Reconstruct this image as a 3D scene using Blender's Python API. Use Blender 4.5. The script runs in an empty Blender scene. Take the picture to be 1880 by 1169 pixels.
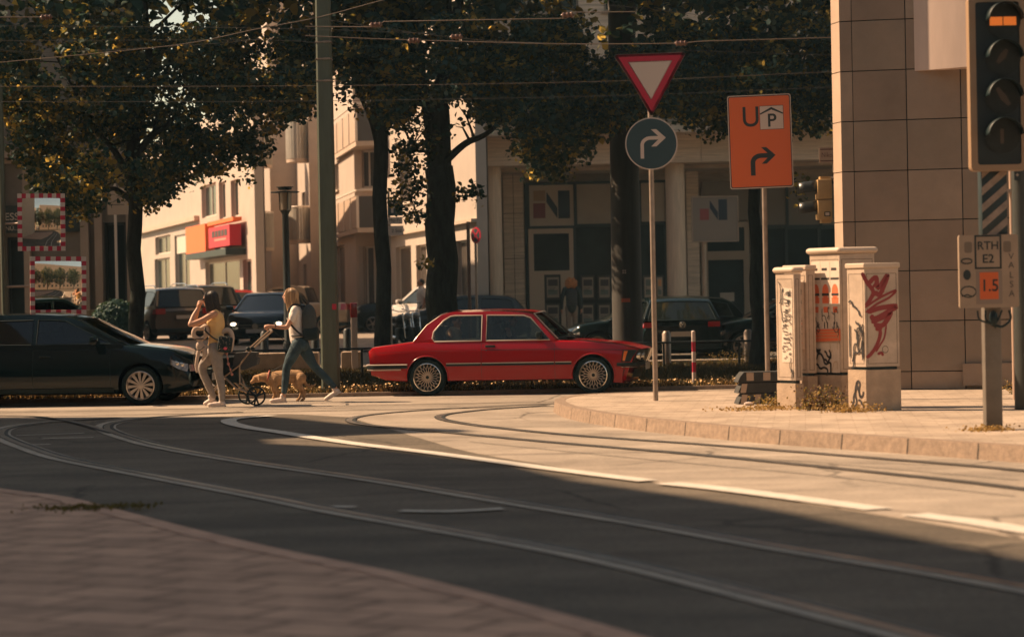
import bpy, bmesh, math, random
import numpy as np
from mathutils import Vector, Matrix
from mathutils.geometry import tessellate_polygon
PI = math.pi; R = math.radians
SC = bpy.context.scene; COL = SC.collection
# ---------------------------------------------------------------- camera
W0, H0, F0 = 1880., 1169., 4439.
CH = 1.58; PIT = 45.5/F0; ROL = 0.020
Fv = Vector((0, math.cos(PIT), -math.sin(PIT)))
U0 = Vector((0, math.sin(PIT), math.cos(PIT))); R0 = Vector((1, 0, 0))
Rv = R0*math.cos(ROL) - U0*math.sin(ROL); Uv = U0*math.cos(ROL) + R0*math.sin(ROL)
cam = bpy.data.cameras.new('camera'); camo = bpy.data.objects.new('camera', cam); COL.objects.link(camo)
cam.lens = 85; cam.sensor_width = 36; cam.clip_start = .1; cam.clip_end = 3000
m = Matrix((Rv, Uv, -Fv)).transposed().to_4x4(); m.translation = (0, 0, CH); camo.matrix_world = m
cam.dof.use_dof = True; cam.dof.focus_distance = 37.3; cam.dof.aperture_fstop = 1.9
SC.camera = camo
# ---------------------------------------------------------------- light
SUN_AZ = Vector((-.955, .295, 0)).normalized(); SUN_EL = R(43)
SD = Vector((SUN_AZ.x*math.cos(SUN_EL), SUN_AZ.y*math.cos(SUN_EL), math.sin(SUN_EL)))   # towards the sun
w = bpy.data.worlds.new('World'); SC.world = w; w.use_nodes = True
nt = w.node_tree; bg = nt.nodes['Background']
sky = nt.nodes.new('ShaderNodeTexSky'); sky.sky_type = 'NISHITA'; sky.sun_disc = False
sky.sun_elevation = SUN_EL; sky.sun_rotation = math.atan2(SUN_AZ.x, SUN_AZ.y); sky.dust_density = 0.6; sky.air_density = 1.0
tint = nt.nodes.new('ShaderNodeMix'); tint.data_type = 'RGBA'; tint.blend_type = 'MULTIPLY'; tint.inputs[0].default_value = 1
tint.inputs[7].default_value = (1.0, .76, .52, 1)
nt.links.new(sky.outputs[0], tint.inputs[6]); nt.links.new(tint.outputs[2], bg.inputs[0]); bg.inputs[1].default_value = .085
sl = bpy.data.lights.new('sun', 'SUN'); sl.energy = 4.6; sl.angle = R(.53); sl.color = (1, .69, .43)
so = bpy.data.objects.new('sun', sl); COL.objects.link(so); so.rotation_euler = SD.to_track_quat('Z', 'Y').to_euler()
vs = SC.view_settings; vs.view_transform = 'Standard'; vs.look = 'None'; vs.gamma = 1; vs.use_curve_mapping = False; vs.exposure = 1.12
# ---------------------------------------------------------------- photo -> place
def ray(x, y): return (Fv*F0 + Rv*(x-W0/2) + Uv*(H0/2-y)).normalized()
def P(x, y, d):
    r = ray(x, y); t = d/r.y; return Vector((r.x*t, d, CH+r.z*t))
def G(x, y, z=0.):
    r = ray(x, y); t = (z-CH)/r.z; return Vector((r.x*t, r.y*t, z))
def gz(d): return min(max((d-52)/20, 0), 1)*.32
# ---------------------------------------------------------------- materials
MATS = {}
def mat(name, col, rough=.6, metal=0, spec=.5, noise=None, bump=None, coat=0, emit=None, trans=None, col2=None, rvar=0):
    if name in MATS: return MATS[name]
    M = bpy.data.materials.new(name); M.use_nodes = True; n = M.node_tree; b = n.nodes['Principled BSDF']; L = n.links
    MATS[name] = M
    b.inputs['Base Color'].default_value = (*col, 1); b.inputs['Roughness'].default_value = rough
    b.inputs['Metallic'].default_value = metal; b.inputs['Specular IOR Level'].default_value = spec
    b.inputs['Coat Weight'].default_value = coat; b.inputs['Coat Roughness'].default_value = .06
    if emit: b.inputs['Emission Color'].default_value = (*emit[0], 1); b.inputs['Emission Strength'].default_value = emit[1]
    tc = n.nodes.new('ShaderNodeTexCoord')
    if noise:
        t = n.nodes.new('ShaderNodeTexNoise'); t.inputs['Scale'].default_value = noise[0]; t.inputs['Detail'].default_value = 6; t.inputs['Roughness'].default_value = .65
        L.new(tc.outputs['Object'], t.inputs[0])
        if len(noise) > 2:
            mp = n.nodes.new('ShaderNodeMapping'); mp.inputs['Scale'].default_value = noise[2]; L.new(tc.outputs['Object'], mp.inputs[0]); L.new(mp.outputs[0], t.inputs[0])
        r = n.nodes.new('ShaderNodeValToRGB'); a = noise[1]
        c2 = col2 if col2 else tuple(min(1, c*(1+a)) for c in col)
        c1 = col if col2 else tuple(c*(1-a) for c in col)
        r.color_ramp.elements[0].position = .3; r.color_ramp.elements[1].position = .7
        r.color_ramp.elements[0].color = (*c1, 1); r.color_ramp.elements[1].color = (*c2, 1)
        L.new(t.outputs[0], r.inputs[0]); L.new(r.outputs[0], b.inputs['Base Color'])
        if rvar:
            mr = n.nodes.new('ShaderNodeMapRange'); mr.inputs[3].default_value = rough-rvar; mr.inputs[4].default_value = rough+rvar
            L.new(t.outputs[0], mr.inputs[0]); L.new(mr.outputs[0], b.inputs['Roughness'])
    if bump:
        t = n.nodes.new('ShaderNodeTexNoise'); t.inputs['Scale'].default_value = bump[0]; t.inputs['Detail'].default_value = 5
        L.new(tc.outputs['Object'], t.inputs[0]); bp = n.nodes.new('ShaderNodeBump'); bp.inputs['Strength'].default_value = bump[1]; bp.inputs['Distance'].default_value = .02
        L.new(t.outputs[0], bp.inputs['Height']); L.new(bp.outputs[0], b.inputs['Normal'])
    if trans:   # translucent share for leaves
        tr = n.nodes.new('ShaderNodeBsdfTranslucent'); tr.inputs[0].default_value = (*trans[0], 1)
        mx = n.nodes.new('ShaderNodeMixShader'); mx.inputs[0].default_value = trans[1]
        L.new(b.outputs[0], mx.inputs[1]); L.new(tr.outputs[0], mx.inputs[2]); L.new(mx.outputs[0], n.nodes['Material Output'].inputs[0])
    return M
def glass_mat(name, tint, gloss=.12):
    M = bpy.data.materials.new(name); M.use_nodes = True; n = M.node_tree; n.nodes.clear(); L = n.links
    o = n.nodes.new('ShaderNodeOutputMaterial'); t = n.nodes.new('ShaderNodeBsdfTransparent'); t.inputs[0].default_value = (*tint, 1)
    g = n.nodes.new('ShaderNodeBsdfGlossy'); g.inputs['Roughness'].default_value = .03
    lw = n.nodes.new('ShaderNodeLayerWeight'); lw.inputs[0].default_value = .25
    ad = n.nodes.new('ShaderNodeMath'); ad.operation = 'ADD'; ad.inputs[1].default_value = gloss; ad.use_clamp = True
    mx = n.nodes.new('ShaderNodeMixShader'); L.new(lw.outputs['Fresnel'], ad.inputs[0]); L.new(ad.outputs[0], mx.inputs[0])
    L.new(t.outputs[0], mx.inputs[1]); L.new(g.outputs[0], mx.inputs[2]); L.new(mx.outputs[0], o.inputs[0]); MATS[name] = M
    return M
# ---------------------------------------------------------------- mesh builder
class MB:
    def __init__(s): s.v = []; s.f = []; s.m = []
    def add(s, vs, fs, mi=0, M=None):
        k = len(s.v); s.v += [tuple(M@Vector(v)) if M else tuple(v) for v in vs]
        s.f += [tuple(i+k for i in f) for f in fs]; s.m += [mi]*len(fs); return s
    def box(s, c, d, rz=0, mi=0, M=None, ch=0):
        x, y, z = d[0]/2, d[1]/2, d[2]/2
        if ch:   # chamfered box
            b = bmesh.new(); bmesh.ops.create_cube(b, size=1)
            for v in b.verts: v.co = (v.co.x*2*x, v.co.y*2*y, v.co.z*2*z)
            bmesh.ops.bevel(b, geom=list(b.edges), offset=ch, segments=2, affect='EDGES', profile=.5)
            b.verts.index_update(); vv = [v.co.copy() for v in b.verts]; ff = [[v.index for v in f.verts] for f in b.faces]; b.free()
        else:
            vv = [Vector((a, b_, c_)) for a in (-x, x) for b_ in (-y, y) for c_ in (-z, z)]
            ff = [(0,1,3,2),(4,6,7,5),(0,4,5,1),(2,3,7,6),(0,2,6,4),(1,5,7,3)]
        T = Matrix.Translation(c) @ Matrix.Rotation(rz, 4, 'Z')
        if M: T = M @ T
        return s.add(vv, ff, mi, T)
    def tube(s, pts, r, seg=8, mi=0, closed=False, M=None, cap=True):
        pts = [Vector(p) for p in pts]; n = len(pts)
        rr = r if hasattr(r, '__len__') else [r]*n
        vs = []; up = None
        for i, p in enumerate(pts):
            a = pts[i-1] if (i > 0 or closed) else p; b = pts[(i+1) % n] if (i < n-1 or closed) else p
            t = (b-a).normalized()
            if up is None: up = t.orthogonal().normalized()
            up = (up - t*up.dot(t))
            up = up.normalized() if up.length > 1e-6 else t.orthogonal().normalized()
            q = t.cross(up)
            for k in range(seg):
                an = 2*PI*k/seg; vs.append(p + (up*math.cos(an)+q*math.sin(an))*rr[i])
        fs = [(i*seg+k, i*seg+(k+1) % seg, ((i+1) % n)*seg+(k+1) % seg, ((i+1) % n)*seg+k) for i in range(n if closed else n-1) for k in range(seg)]
        if cap and not closed: fs += [tuple(range(seg-1, -1, -1)), tuple((n-1)*seg+k for k in range(seg))]
        return s.add(vs, fs, mi, M)
    def cyl(s, a, b, r, seg=16, mi=0, r2=None, M=None): return s.tube([a, b], [r, r if r2 is None else r2], seg, mi, M=M)
    def lathe(s, prof, seg=24, mi=0, M=None, closed=False):
        vs = [(r*math.cos(2*PI*k/seg), r*math.sin(2*PI*k/seg), z) for r, z in prof for k in range(seg)]
        n = len(prof); fs = [(i*seg+k, i*seg+(k+1) % seg, ((i+1) % n)*seg+(k+1) % seg, ((i+1) % n)*seg+k) for i in range(n if closed else n-1) for k in range(seg)]
        if not closed: fs += [tuple(range(seg-1, -1, -1)), tuple((n-1)*seg+k for k in range(seg))]
        return s.add(vs, fs, mi, M)
    def prism(s, poly, t0, t1, M=None, mi=0):      # poly in XY, extruded t0..t1 along Z of M
        n = len(poly); vs = [(x, y, t0) for x, y in poly]+[(x, y, t1) for x, y in poly]
        fs = [tuple(range(n-1, -1, -1)), tuple(range(n, 2*n))]+[(i, (i+1) % n, n+(i+1) % n, n+i) for i in range(n)]
        return s.add(vs, fs, mi, M)
    def holed(s, outer, holes, t0, t1, M=None, mi=0):
        loops = [outer]+holes
        if all(len(l) == 4 and len({round(p[0], 6) for p in l}) == 2 and len({round(p[1], 6) for p in l}) == 2 for l in loops):
            bb = [(min(p[0] for p in l), min(p[1] for p in l), max(p[0] for p in l), max(p[1] for p in l)) for l in loops]; o = bb[0]
            bb = [o]+[(max(h[0], o[0]), max(h[1], o[1]), min(h[2], o[2]), min(h[3], o[3])) for h in bb[1:]]
            xs = sorted({round(v, 5) for b in bb for v in (b[0], b[2])}); ys = sorted({round(v, 5) for b in bb for v in (b[1], b[3])}); idx = {}; vs = []; fs = []
            def V(i, j, k):
                if (i, j, k) not in idx: idx[i, j, k] = len(vs); vs.append((xs[i], ys[j], t1 if k else t0))
                return idx[i, j, k]
            def solid(i, j):
                if i < 0 or j < 0 or i >= len(xs)-1 or j >= len(ys)-1: return False
                cx, cy = (xs[i]+xs[i+1])/2, (ys[j]+ys[j+1])/2
                return not any(h[0] < cx < h[2] and h[1] < cy < h[3] for h in bb[1:])
            for i in range(len(xs)-1):
                for j in range(len(ys)-1):
                    if not solid(i, j): continue
                    fs += [(V(i, j, 1), V(i+1, j, 1), V(i+1, j+1, 1), V(i, j+1, 1)), (V(i, j+1, 0), V(i+1, j+1, 0), V(i+1, j, 0), V(i, j, 0))]
                    for (di, dj, a, b) in ((-1, 0, (0, 0), (0, 1)), (1, 0, (1, 0), (1, 1)), (0, -1, (0, 0), (1, 0)), (0, 1, (0, 1), (1, 1))):
                        if not solid(i+di, j+dj): fs.append((V(i+a[0], j+a[1], 0), V(i+b[0], j+b[1], 0), V(i+b[0], j+b[1], 1), V(i+a[0], j+a[1], 1)))
            return s.add(vs, fs, mi, M)
        rj = random.Random(1); pts = [p for l in loops for p in l]; N = len(pts)
        tris = tessellate_polygon([[Vector((x+rj.uniform(-1e-4, 1e-4), y+rj.uniform(-1e-4, 1e-4), 0)) for x, y in l] for l in loops])
        vs = [(x, y, t0) for x, y in pts]+[(x, y, t1) for x, y in pts]
        fs = [tuple(t) for t in tris]+[tuple(N+i for i in reversed(t)) for t in tris]; k = 0
        for l in loops:
            n = len(l); fs += [(k+i, k+(i+1) % n, N+k+(i+1) % n, N+k+i) for i in range(n)]; k += n
        return s.add(vs, fs, mi, M)
    def grid(s, g, mi=0, M=None, closeu=False):
        nu, nv = len(g), len(g[0]); vs = [p for row in g for p in row]
        fs = [(i*nv+j, i*nv+j+1, ((i+1) % nu)*nv+j+1, ((i+1) % nu)*nv+j) for i in range(nu if closeu else nu-1) for j in range(nv-1)]
        return s.add(vs, fs, mi, M)
    def ball(s, c, r, seg=14, mi=0, M=None):
        r = r if hasattr(r, '__len__') else (r, r, r); n = seg//2
        prof = [(math.sin(PI*i/n), -math.cos(PI*i/n)) for i in range(n+1)]; prof[0] = (.001, -1); prof[-1] = (.001, 1)
        T = Matrix.Translation(c) @ Matrix.Diagonal((*r, 1))
        return s.lathe(prof, seg, mi, (M @ T) if M else T)
    def build(s, name, mats, parent=None, origin=None, angle=38, fix=True, flat=False):
        me = bpy.data.meshes.new(name); o_ = Vector(origin) if origin is not None else Vector()
        v = [(a-o_.x, b-o_.y, c-o_.z) for a, b, c in s.v] if origin is not None else s.v
        me.from_pydata(v, [], s.f)
        for mm in (mats if isinstance(mats, (list, tuple)) else [mats]): me.materials.append(mm)
        if len(set(s.m)) > 1 or (s.m and s.m[0]): me.polygons.foreach_set('material_index', s.m)
        if fix:
            b = bmesh.new(); b.from_mesh(me); bmesh.ops.recalc_face_normals(b, faces=b.faces); b.to_mesh(me); b.free()
        if not flat:
            me.polygons.foreach_set('use_smooth', [True]*len(me.polygons)); me.set_sharp_from_angle(angle=R(angle))
        o = bpy.data.objects.new(name, me); COL.objects.link(o)
        if parent is not None: o.parent = parent
        elif origin is not None: o.location = o_
        return o
def tag(o, label=None, cat=None, group=None, kind=None):
    if label: o['label'] = label
    if cat: o['category'] = cat
    if group: o['group'] = group
    if kind: o['kind'] = kind
    return o
def thing(name, label, cat, loc=(0, 0, 0), rz=0, group=None):
    o = bpy.data.objects.new(name, None); COL.objects.link(o); o.location = loc; o.rotation_euler = (0, 0, rz)
    o.empty_display_size = .1
    return tag(o, label, cat, group)
def structure(name, mb, m, **k): return tag(mb.build(name, m, **k), kind='structure')
def bake(o):
    bpy.context.view_layer.update(); dg = bpy.context.evaluated_depsgraph_get()
    me = bpy.data.meshes.new_from_object(o.evaluated_get(dg)); old = o.data; o.modifiers.clear(); o.data = me; bpy.data.meshes.remove(old)
    return o
def catmull(pts, n=8, closed=False):
    pts = [Vector(p) for p in pts]; N = len(pts); out = []
    for i in range(N if closed else N-1):
        p1, p2 = pts[i], pts[(i+1) % N]
        p0 = pts[i-1] if (i > 0 or closed) else p1*2-p2; p3 = pts[(i+2) % N] if (i < N-2 or closed) else p2*2-p1
        for k in range(n):
            t = k/n; out.append(.5*((2*p1)+(p2-p0)*t+(2*p0-5*p1+4*p2-p3)*t*t+(3*p1-p0-3*p2+p3)*t**3))
    if not closed: out.append(pts[-1])
    return out
def text_mb(s, size, M, depth=.002, mi=0, mb=None, align='CENTER', bold=0., sx=1.):
    c = bpy.data.curves.new('t', 'FONT'); c.body = s; c.size = size; c.extrude = depth; c.align_x = align; c.align_y = 'CENTER'; c.offset = bold; c.space_line = .9
    o = bpy.data.objects.new('t', c); COL.objects.link(o); bpy.context.view_layer.update()
    me = bpy.data.meshes.new_from_object(o.evaluated_get(bpy.context.evaluated_depsgraph_get()))
    mb = mb or MB(); mb.add([(v.co.x*sx, v.co.y, v.co.z) for v in me.vertices], [tuple(p.vertices) for p in me.polygons], mi, M)
    bpy.data.objects.remove(o); bpy.data.meshes.remove(me); bpy.data.curves.remove(c); return mb
def face_M(origin, right, up=(0, 0, 1)):      # local x=right, y=up, z=out of the face
    r = Vector(right).normalized(); u = Vector(up).normalized(); n = r.cross(u)
    mm = Matrix((r, u, n)).transposed().to_4x4(); mm.translation = origin; return mm
def lerp(a, b, t): return a+(b-a)*t
def ribbon(mb, pts, w, mi=0, M=None, t=.003):   # flat painted stroke in XY, tapered ends
    pts = [Vector((p[0], p[1], 0)) for p in pts]; n = len(pts); L = []; Rr = []
    for i, p in enumerate(pts):
        a = pts[max(i-1, 0)]; b = pts[min(i+1, n-1)]; d = (b-a); d = d.normalized() if d.length else Vector((1, 0, 0)); q = Vector((-d.y, d.x, 0))
        ww = w*(.5 if i in (0, n-1) else 1)*.5; L.append((p+q*ww)); Rr.append((p-q*ww))
    vs = [(p.x, p.y, t) for p in L]+[(p.x, p.y, t) for p in Rr]
    mb.add(vs, [(i, i+1, n+i+1, n+i) for i in range(n-1)], mi, M)
# ================================================================ ground
m_asph = mat('asphalt', (.10, .088, .08), .82, spec=.35)
n = m_asph.node_tree; b = n.nodes['Principled BSDF']; L = n.links; tc = n.nodes['Texture Coordinate'] if 'Texture Coordinate' in n.nodes else n.nodes.new('ShaderNodeTexCoord')
def nz(n, L, sc, src, det=5, ro=.6):
    t = n.nodes.new('ShaderNodeTexNoise'); t.inputs['Scale'].default_value = sc; t.inputs['Detail'].default_value = det; t.inputs['Roughness'].default_value = ro; L.new(src, t.inputs[0]); return t
def ramp(n, L, src, p0, c0, p1, c1):
    r = n.nodes.new('ShaderNodeValToRGB'); r.color_ramp.elements[0].position = p0; r.color_ramp.elements[1].position = p1
    r.color_ramp.elements[0].color = (*c0, 1); r.color_ramp.elements[1].color = (*c1, 1); L.new(src, r.inputs[0]); return r
def mulc(n, L, a, b_, f=1):
    m_ = n.nodes.new('ShaderNodeMix'); m_.data_type = 'RGBA'; m_.blend_type = 'MULTIPLY'; m_.inputs[0].default_value = f; L.new(a, m_.inputs[6]); L.new(b_, m_.inputs[7]); return m_
def surface(M, base, patch, sp=(.7, 1.25), patch_scale=.35, stretch=(1, 1, 1), fine=60, bumps=.25, bscale=90, crack=0):
    n = M.node_tree; b = n.nodes['Principled BSDF']; L = n.links; tc = n.nodes.new('ShaderNodeTexCoord')
    mp = n.nodes.new('ShaderNodeMapping'); mp.inputs['Scale'].default_value = stretch; L.new(tc.outputs['Object'], mp.inputs[0])
    t1 = nz(n, L, patch_scale, mp.outputs[0], 6, .6); r1 = ramp(n, L, t1.outputs[0], .32, base, .68, patch)
    t2 = nz(n, L, fine, tc.outputs['Object'], 4, .7); r2 = ramp(n, L, t2.outputs[0], .3, (sp[0],)*3, .72, (sp[1],)*3)
    mm = mulc(n, L, r1.outputs[0], r2.outputs[0])
    if crack:
        w1 = nz(n, L, 1.1, tc.outputs['Object'], 5, .7); ad = n.nodes.new('ShaderNodeMix'); ad.data_type = 'VECTOR'; ad.inputs[0].default_value = .28; L.new(tc.outputs['Object'], ad.inputs[4]); L.new(w1.outputs['Color'], ad.inputs[5])
        vo = n.nodes.new('ShaderNodeTexVoronoi'); vo.feature = 'DISTANCE_TO_EDGE'; vo.inputs['Scale'].default_value = crack; L.new(ad.outputs[1], vo.inputs['Vector']); rc_ = ramp(n, L, vo.outputs['Distance'], .004, (.45,)*3, .012, (1, 1, 1))
        w2 = nz(n, L, .23, tc.outputs['Object'], 3, .5); rb_ = ramp(n, L, w2.outputs[0], .46, (0, 0, 0), .54, (1, 1, 1)); m3 = n.nodes.new('ShaderNodeMix'); m3.data_type = 'RGBA'; m3.inputs[7].default_value = (1, 1, 1, 1); L.new(rb_.outputs[0], m3.inputs[0]); L.new(rc_.outputs[0], m3.inputs[6]); mm = mulc(n, L, mm.outputs[2], m3.outputs[2])
        w3 = nz(n, L, 1.6, tc.outputs['Object'], 4, .75); r3 = ramp(n, L, w3.outputs[0], .3, (.78,)*3, .62, (1.06,)*3); mm = mulc(n, L, mm.outputs[2], r3.outputs[0])
    L.new(mm.outputs[2], b.inputs['Base Color'])
    bp = n.nodes.new('ShaderNodeBump'); bp.inputs['Strength'].default_value = bumps; bp.inputs['Distance'].default_value = .01
    t3 = nz(n, L, bscale, tc.outputs['Object'], 3); L.new(t3.outputs[0], bp.inputs['Height']); L.new(bp.outputs[0], b.inputs['Normal'])
    return mm, tc
surface(m_asph, (.076, .063, .048), (.155, .128, .097), sp=(.62, 1.35), patch_scale=.6, stretch=(.6, 1.9, 1), fine=22, crack=.42)
m_far = mat('far_asphalt', (.1, .09, .08), .85, spec=.3); surface(m_far, (.085, .08, .07), (.13, .115, .1))
m_con = mat('track_concrete', (.3, .25, .2), .75); surface(m_con, (.30, .265, .22), (.44, .38, .31), patch_scale=1.5, bumps=.4)
m_lane = mat('sunlit_road_surface', (.3, .25, .2), .8, spec=.3); surface(m_lane, (.22, .185, .15), (.40, .335, .27), sp=(.8, 1.15), patch_scale=.55, stretch=(.35, 1.6, 1), fine=24, crack=.5)
m_line = mat('road_paint', (.62, .57, .5), .7); surface(m_line, (.5, .46, .4), (.68, .62, .54), sp=(.8, 1.1), patch_scale=6)
m_steel = mat('worn_rail_steel', (.38, .34, .3), .34, metal=.9, noise=(5, .3))
m_groove = mat('rail_groove', (.014, .018, .018), .7)
m_kerb = mat('granite_kerb', (.25, .18, .13), .75, noise=(14, .3), bump=(60, .3))
m_soil = mat('soil', (.07, .05, .03), .95, noise=(3, .4))
def paver_mat(name, c1, c2, cm, bw, rh, ms=.006, rot=0., bumps=.5):
    M = bpy.data.materials.new(name); M.use_nodes = True; n = M.node_tree; b = n.nodes['Principled BSDF']; L = n.links; b.inputs['Roughness'].default_value = .8; b.inputs['Specular IOR Level'].default_value = .3
    tc = n.nodes.new('ShaderNodeTexCoord'); mp = n.nodes.new('ShaderNodeMapping'); mp.inputs['Rotation'].default_value = (0, 0, rot); L.new(tc.outputs['Object'], mp.inputs[0])
    br = n.nodes.new('ShaderNodeTexBrick'); br.inputs['Color1'].default_value = (*c1, 1); br.inputs['Color2'].default_value = (*c2, 1); br.inputs['Mortar'].default_value = (*cm, 1)
    br.inputs['Scale'].default_value = 1; br.inputs['Brick Width'].default_value = bw; br.inputs['Row Height'].default_value = rh; br.inputs['Mortar Size'].default_value = ms; br.inputs['Mortar Smooth'].default_value = .3
    L.new(mp.outputs[0], br.inputs[0]); t2 = nz(n, L, 1.9, tc.outputs['Object'], 6, .7); r2 = ramp(n, L, t2.outputs[0], .3, (.62,)*3, .62, (1.1,)*3)
    mm = mulc(n, L, br.outputs[0], r2.outputs[0]); L.new(mm.outputs[2], b.inputs['Base Color'])
    bp = n.nodes.new('ShaderNodeBump'); bp.inputs['Strength'].default_value = bumps; bp.inputs['Distance'].default_value = .008; bp.invert = True; L.new(br.outputs['Fac'], bp.inputs['Height']); L.new(bp.outputs[0], b.inputs['Normal'])
    MATS[name] = M; return M
m_pav = paver_mat('pale_paving', (.44, .35, .27), (.37, .29, .22), (.28, .21, .155), .34, .2, .005, .12, .3)
m_pav2 = paver_mat('pink_paving', (.60, .37, .26), (.50, .308, .215), (.32, .195, .135), .62, .42, .03, .5, .25)
m_pav3 = paver_mat('far_paving', (.3, .25, .2), (.26, .21, .17), (.16, .13, .1), .4, .4, .01)

def sheet(mb, poly, z=None, t=.2):
    pts = [(p.x, p.y) for p in poly]; mb.prism(pts, z-t, z); return mb
# ground: one big sheet with far rise
mb = MB(); ys = [-300, -50, 0, 30, 50, 54, 58, 62, 66, 70, 74, 120, 400, 1500]
mb.grid([[(x, y, gz(y) if y > 0 else 0) for y in ys] for x in (-1500, -60, 0, 60, 1500)])
structure('ground', mb, m_asph, fix=True)
# sunlit carriageway past the tracks, its brightness put into a paler road colour
def px_poly(pts, z=0., n=6, smooth=True):
    g = [G(x, y, z) for x, y in pts]; return catmull(g, n) if smooth else g
Z1, Z2, Z3 = .004, .008, .012
lane = px_poly([(-250, 771), (0, 769), (280, 768), (420, 764), (530, 760), (640, 765)], Z1) + px_poly([(760, 800), (860, 828), (1000, 852), (1200, 884), (1500, 926), (1880, 988), (2300, 1062)], Z1)
edge = [Vector((12, 14, Z1)), Vector((12, 39.0, Z1)), Vector((-14, 39.0, Z1)), Vector((-14, 33, Z1))]
mb = MB(); pts = [(p.x, p.y) for p in lane]+[(p.x, p.y) for p in edge]
mb.prism(pts, -.05, Z1); structure('pale_carriageway', mb, m_lane)
# rails -----------------------------------------------------------
def off(path, o):
    out = []; n = len(path)
    for i, p in enumerate(path):
        a = path[max(i-1, 0)]; b = path[min(i+1, n-1)]; d = (b-a); d.z = 0; d.normalize(); out.append(p+Vector((-d.y, d.x, 0))*o)
    return out
def band(mb, path, o0, o1, z, mi=0, jag=0.):
    a = off(path, o0); b = off(path, o1); n = len(a)
    if jag:
        rg = random.Random(len(path)+int(o0*100))
        a = [lerp(p, q, -jag*rg.random()) for p, q in zip(a, b)]
    mb.add([(p.x, p.y, z) for p in a]+[(p.x, p.y, z) for p in b], [(i, i+1, n+i+1, n+i) for i in range(n-1)], mi)
def resample(path, step):
    out = [path[0]]; acc = 0
    for a, b in zip(path, path[1:]):
        l = (b-a).length; t = step-acc
        while t <= l: out.append(a+(b-a)*(t/l)); t += step
        acc = (acc+l) % step if l else acc
    return out
RAILS = {
 'A': [(2300, 1165), (2100, 1122), (1880, 1078), (1690, 1045), (1440, 1005), (1190, 961), (940, 921), (700, 882), (450, 846), (300, 820), (235, 803), (205, 792), (197, 785), (207, 778), (250, 770), (330, 763), (450, 757)],
 'B': [(1900, 1225), (1690, 1168), (1540, 1130), (1340, 1080), (1140, 1032), (940, 993), (620, 938), (500, 914), (280, 873), (120, 842), (50, 820), (15, 806), (3, 798), (12, 788), (50, 780), (120, 773), (240, 766)],
 'C': [(2400, 975), (1880, 900), (1600, 868), (1300, 838), (1000, 812), (830, 796), (700, 784), (655, 778), (642, 772), (660, 765), (720, 758), (820, 751), (960, 744), (1100, 738)],
 'D': [(2400, 925), (1880, 866), (1600, 842), (1300, 818), (1050, 800), (900, 785), (830, 775), (806, 768), (815, 762), (850, 757), (900, 752), (960, 748), (1010, 744)],
}
mbc = MB(); mbs = MB(); mbg = MB()
for k, pts in RAILS.items():
    path = resample(catmull([G(x, y, 0) for x, y in pts], 10), .25)
    if k in 'AB':
        band(mbc, path, .06, .165, Z2, jag=.4); band(mbc, path, -.105, -.03, Z2)
    band(mbs, path, -.035, .045, Z3); band(mbg, path, -.075, -.03, Z3+.001); band(mbg, path, .045, .06, Z3+.001)
def straight(x0, x1, y, y2=None):
    p = [Vector((x0, y, 0)), Vector((x1, y2 if y2 else y, 0))]; p = resample(p, .5)
    band(mbs, p, -.03, .03, Z3); band(mbg, p, -.06, -.028, Z3+.001)
for d in (33.55, 34.98): straight(-16, 1.5, d)
path = resample(catmull([G(x, y, 0) for x, y in [(-400, 762), (0, 764), (90, 768), (150, 779), (195, 792), (215, 797)]], 8), .25)
band(mbs, path, -.035, .035, Z3+.003); band(mbg, path, -.08, -.035, Z3+.004)
structure('track_bed', mbc, m_con, fix=False); structure('tram_rails', mbs, m_steel, fix=False); structure('rail_grooves', mbg, m_groove, fix=False)
# painted lines ----------------------------------------------------
def pline(mb, pts, w, z=Z3+.003):
    path = resample(catmull([G(x, y, 0) for x, y in pts], 8), .2); band(mb, path, -w/2, w/2, z)
mb = MB()
pline(mb, [(500, 764), (430, 770), (422, 777), (455, 786), (515, 795), (590, 807), (675, 819), (800, 834), (940, 853), (1055, 868), (1190, 885)], .2)
pline(mb, [(1225, 889), (1330, 900), (1440, 914), (1640, 941)], .24)
pline(mb, [(1678, 947), (1780, 960), (1880, 976), (2060, 1005)], .24)
pline(mb, [(735, 940), (830, 941), (960, 934)], .11); pline(mb, [(610, 932), (690, 934)], .09)
pline(mb, [(75, 807), (190, 804)], .06); pline(mb, [(60, 818), (115, 817)], .06); pline(mb, [(30, 801), (170, 796)], .05)
for i in range(26): 
    x = 640+i*9; pline(mb, [(x, 782.5), (x+4, 782.5)], .12)
structure('road_markings', mb, m_line, fix=False)
# repairs / tar seams
mb = MB(); rg = random.Random(3)
for pts in ([(860, 812), (1200, 846), (1500, 874), (1880, 915)], [(1100, 820), (1500, 851), (1880, 884)], [(420, 800), (560, 801)], [(0, 781), (150, 779)], [(560, 741), (800, 738), (1000, 733)], [(300, 752), (500, 748), (700, 752)]):
    path = resample(catmull([G(x, y, 0) for x, y in pts], 8), .2); band(mb, path, 0, .02, Z3+.0005)
structure('tar_seams', mb, m_groove, fix=False)
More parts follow.
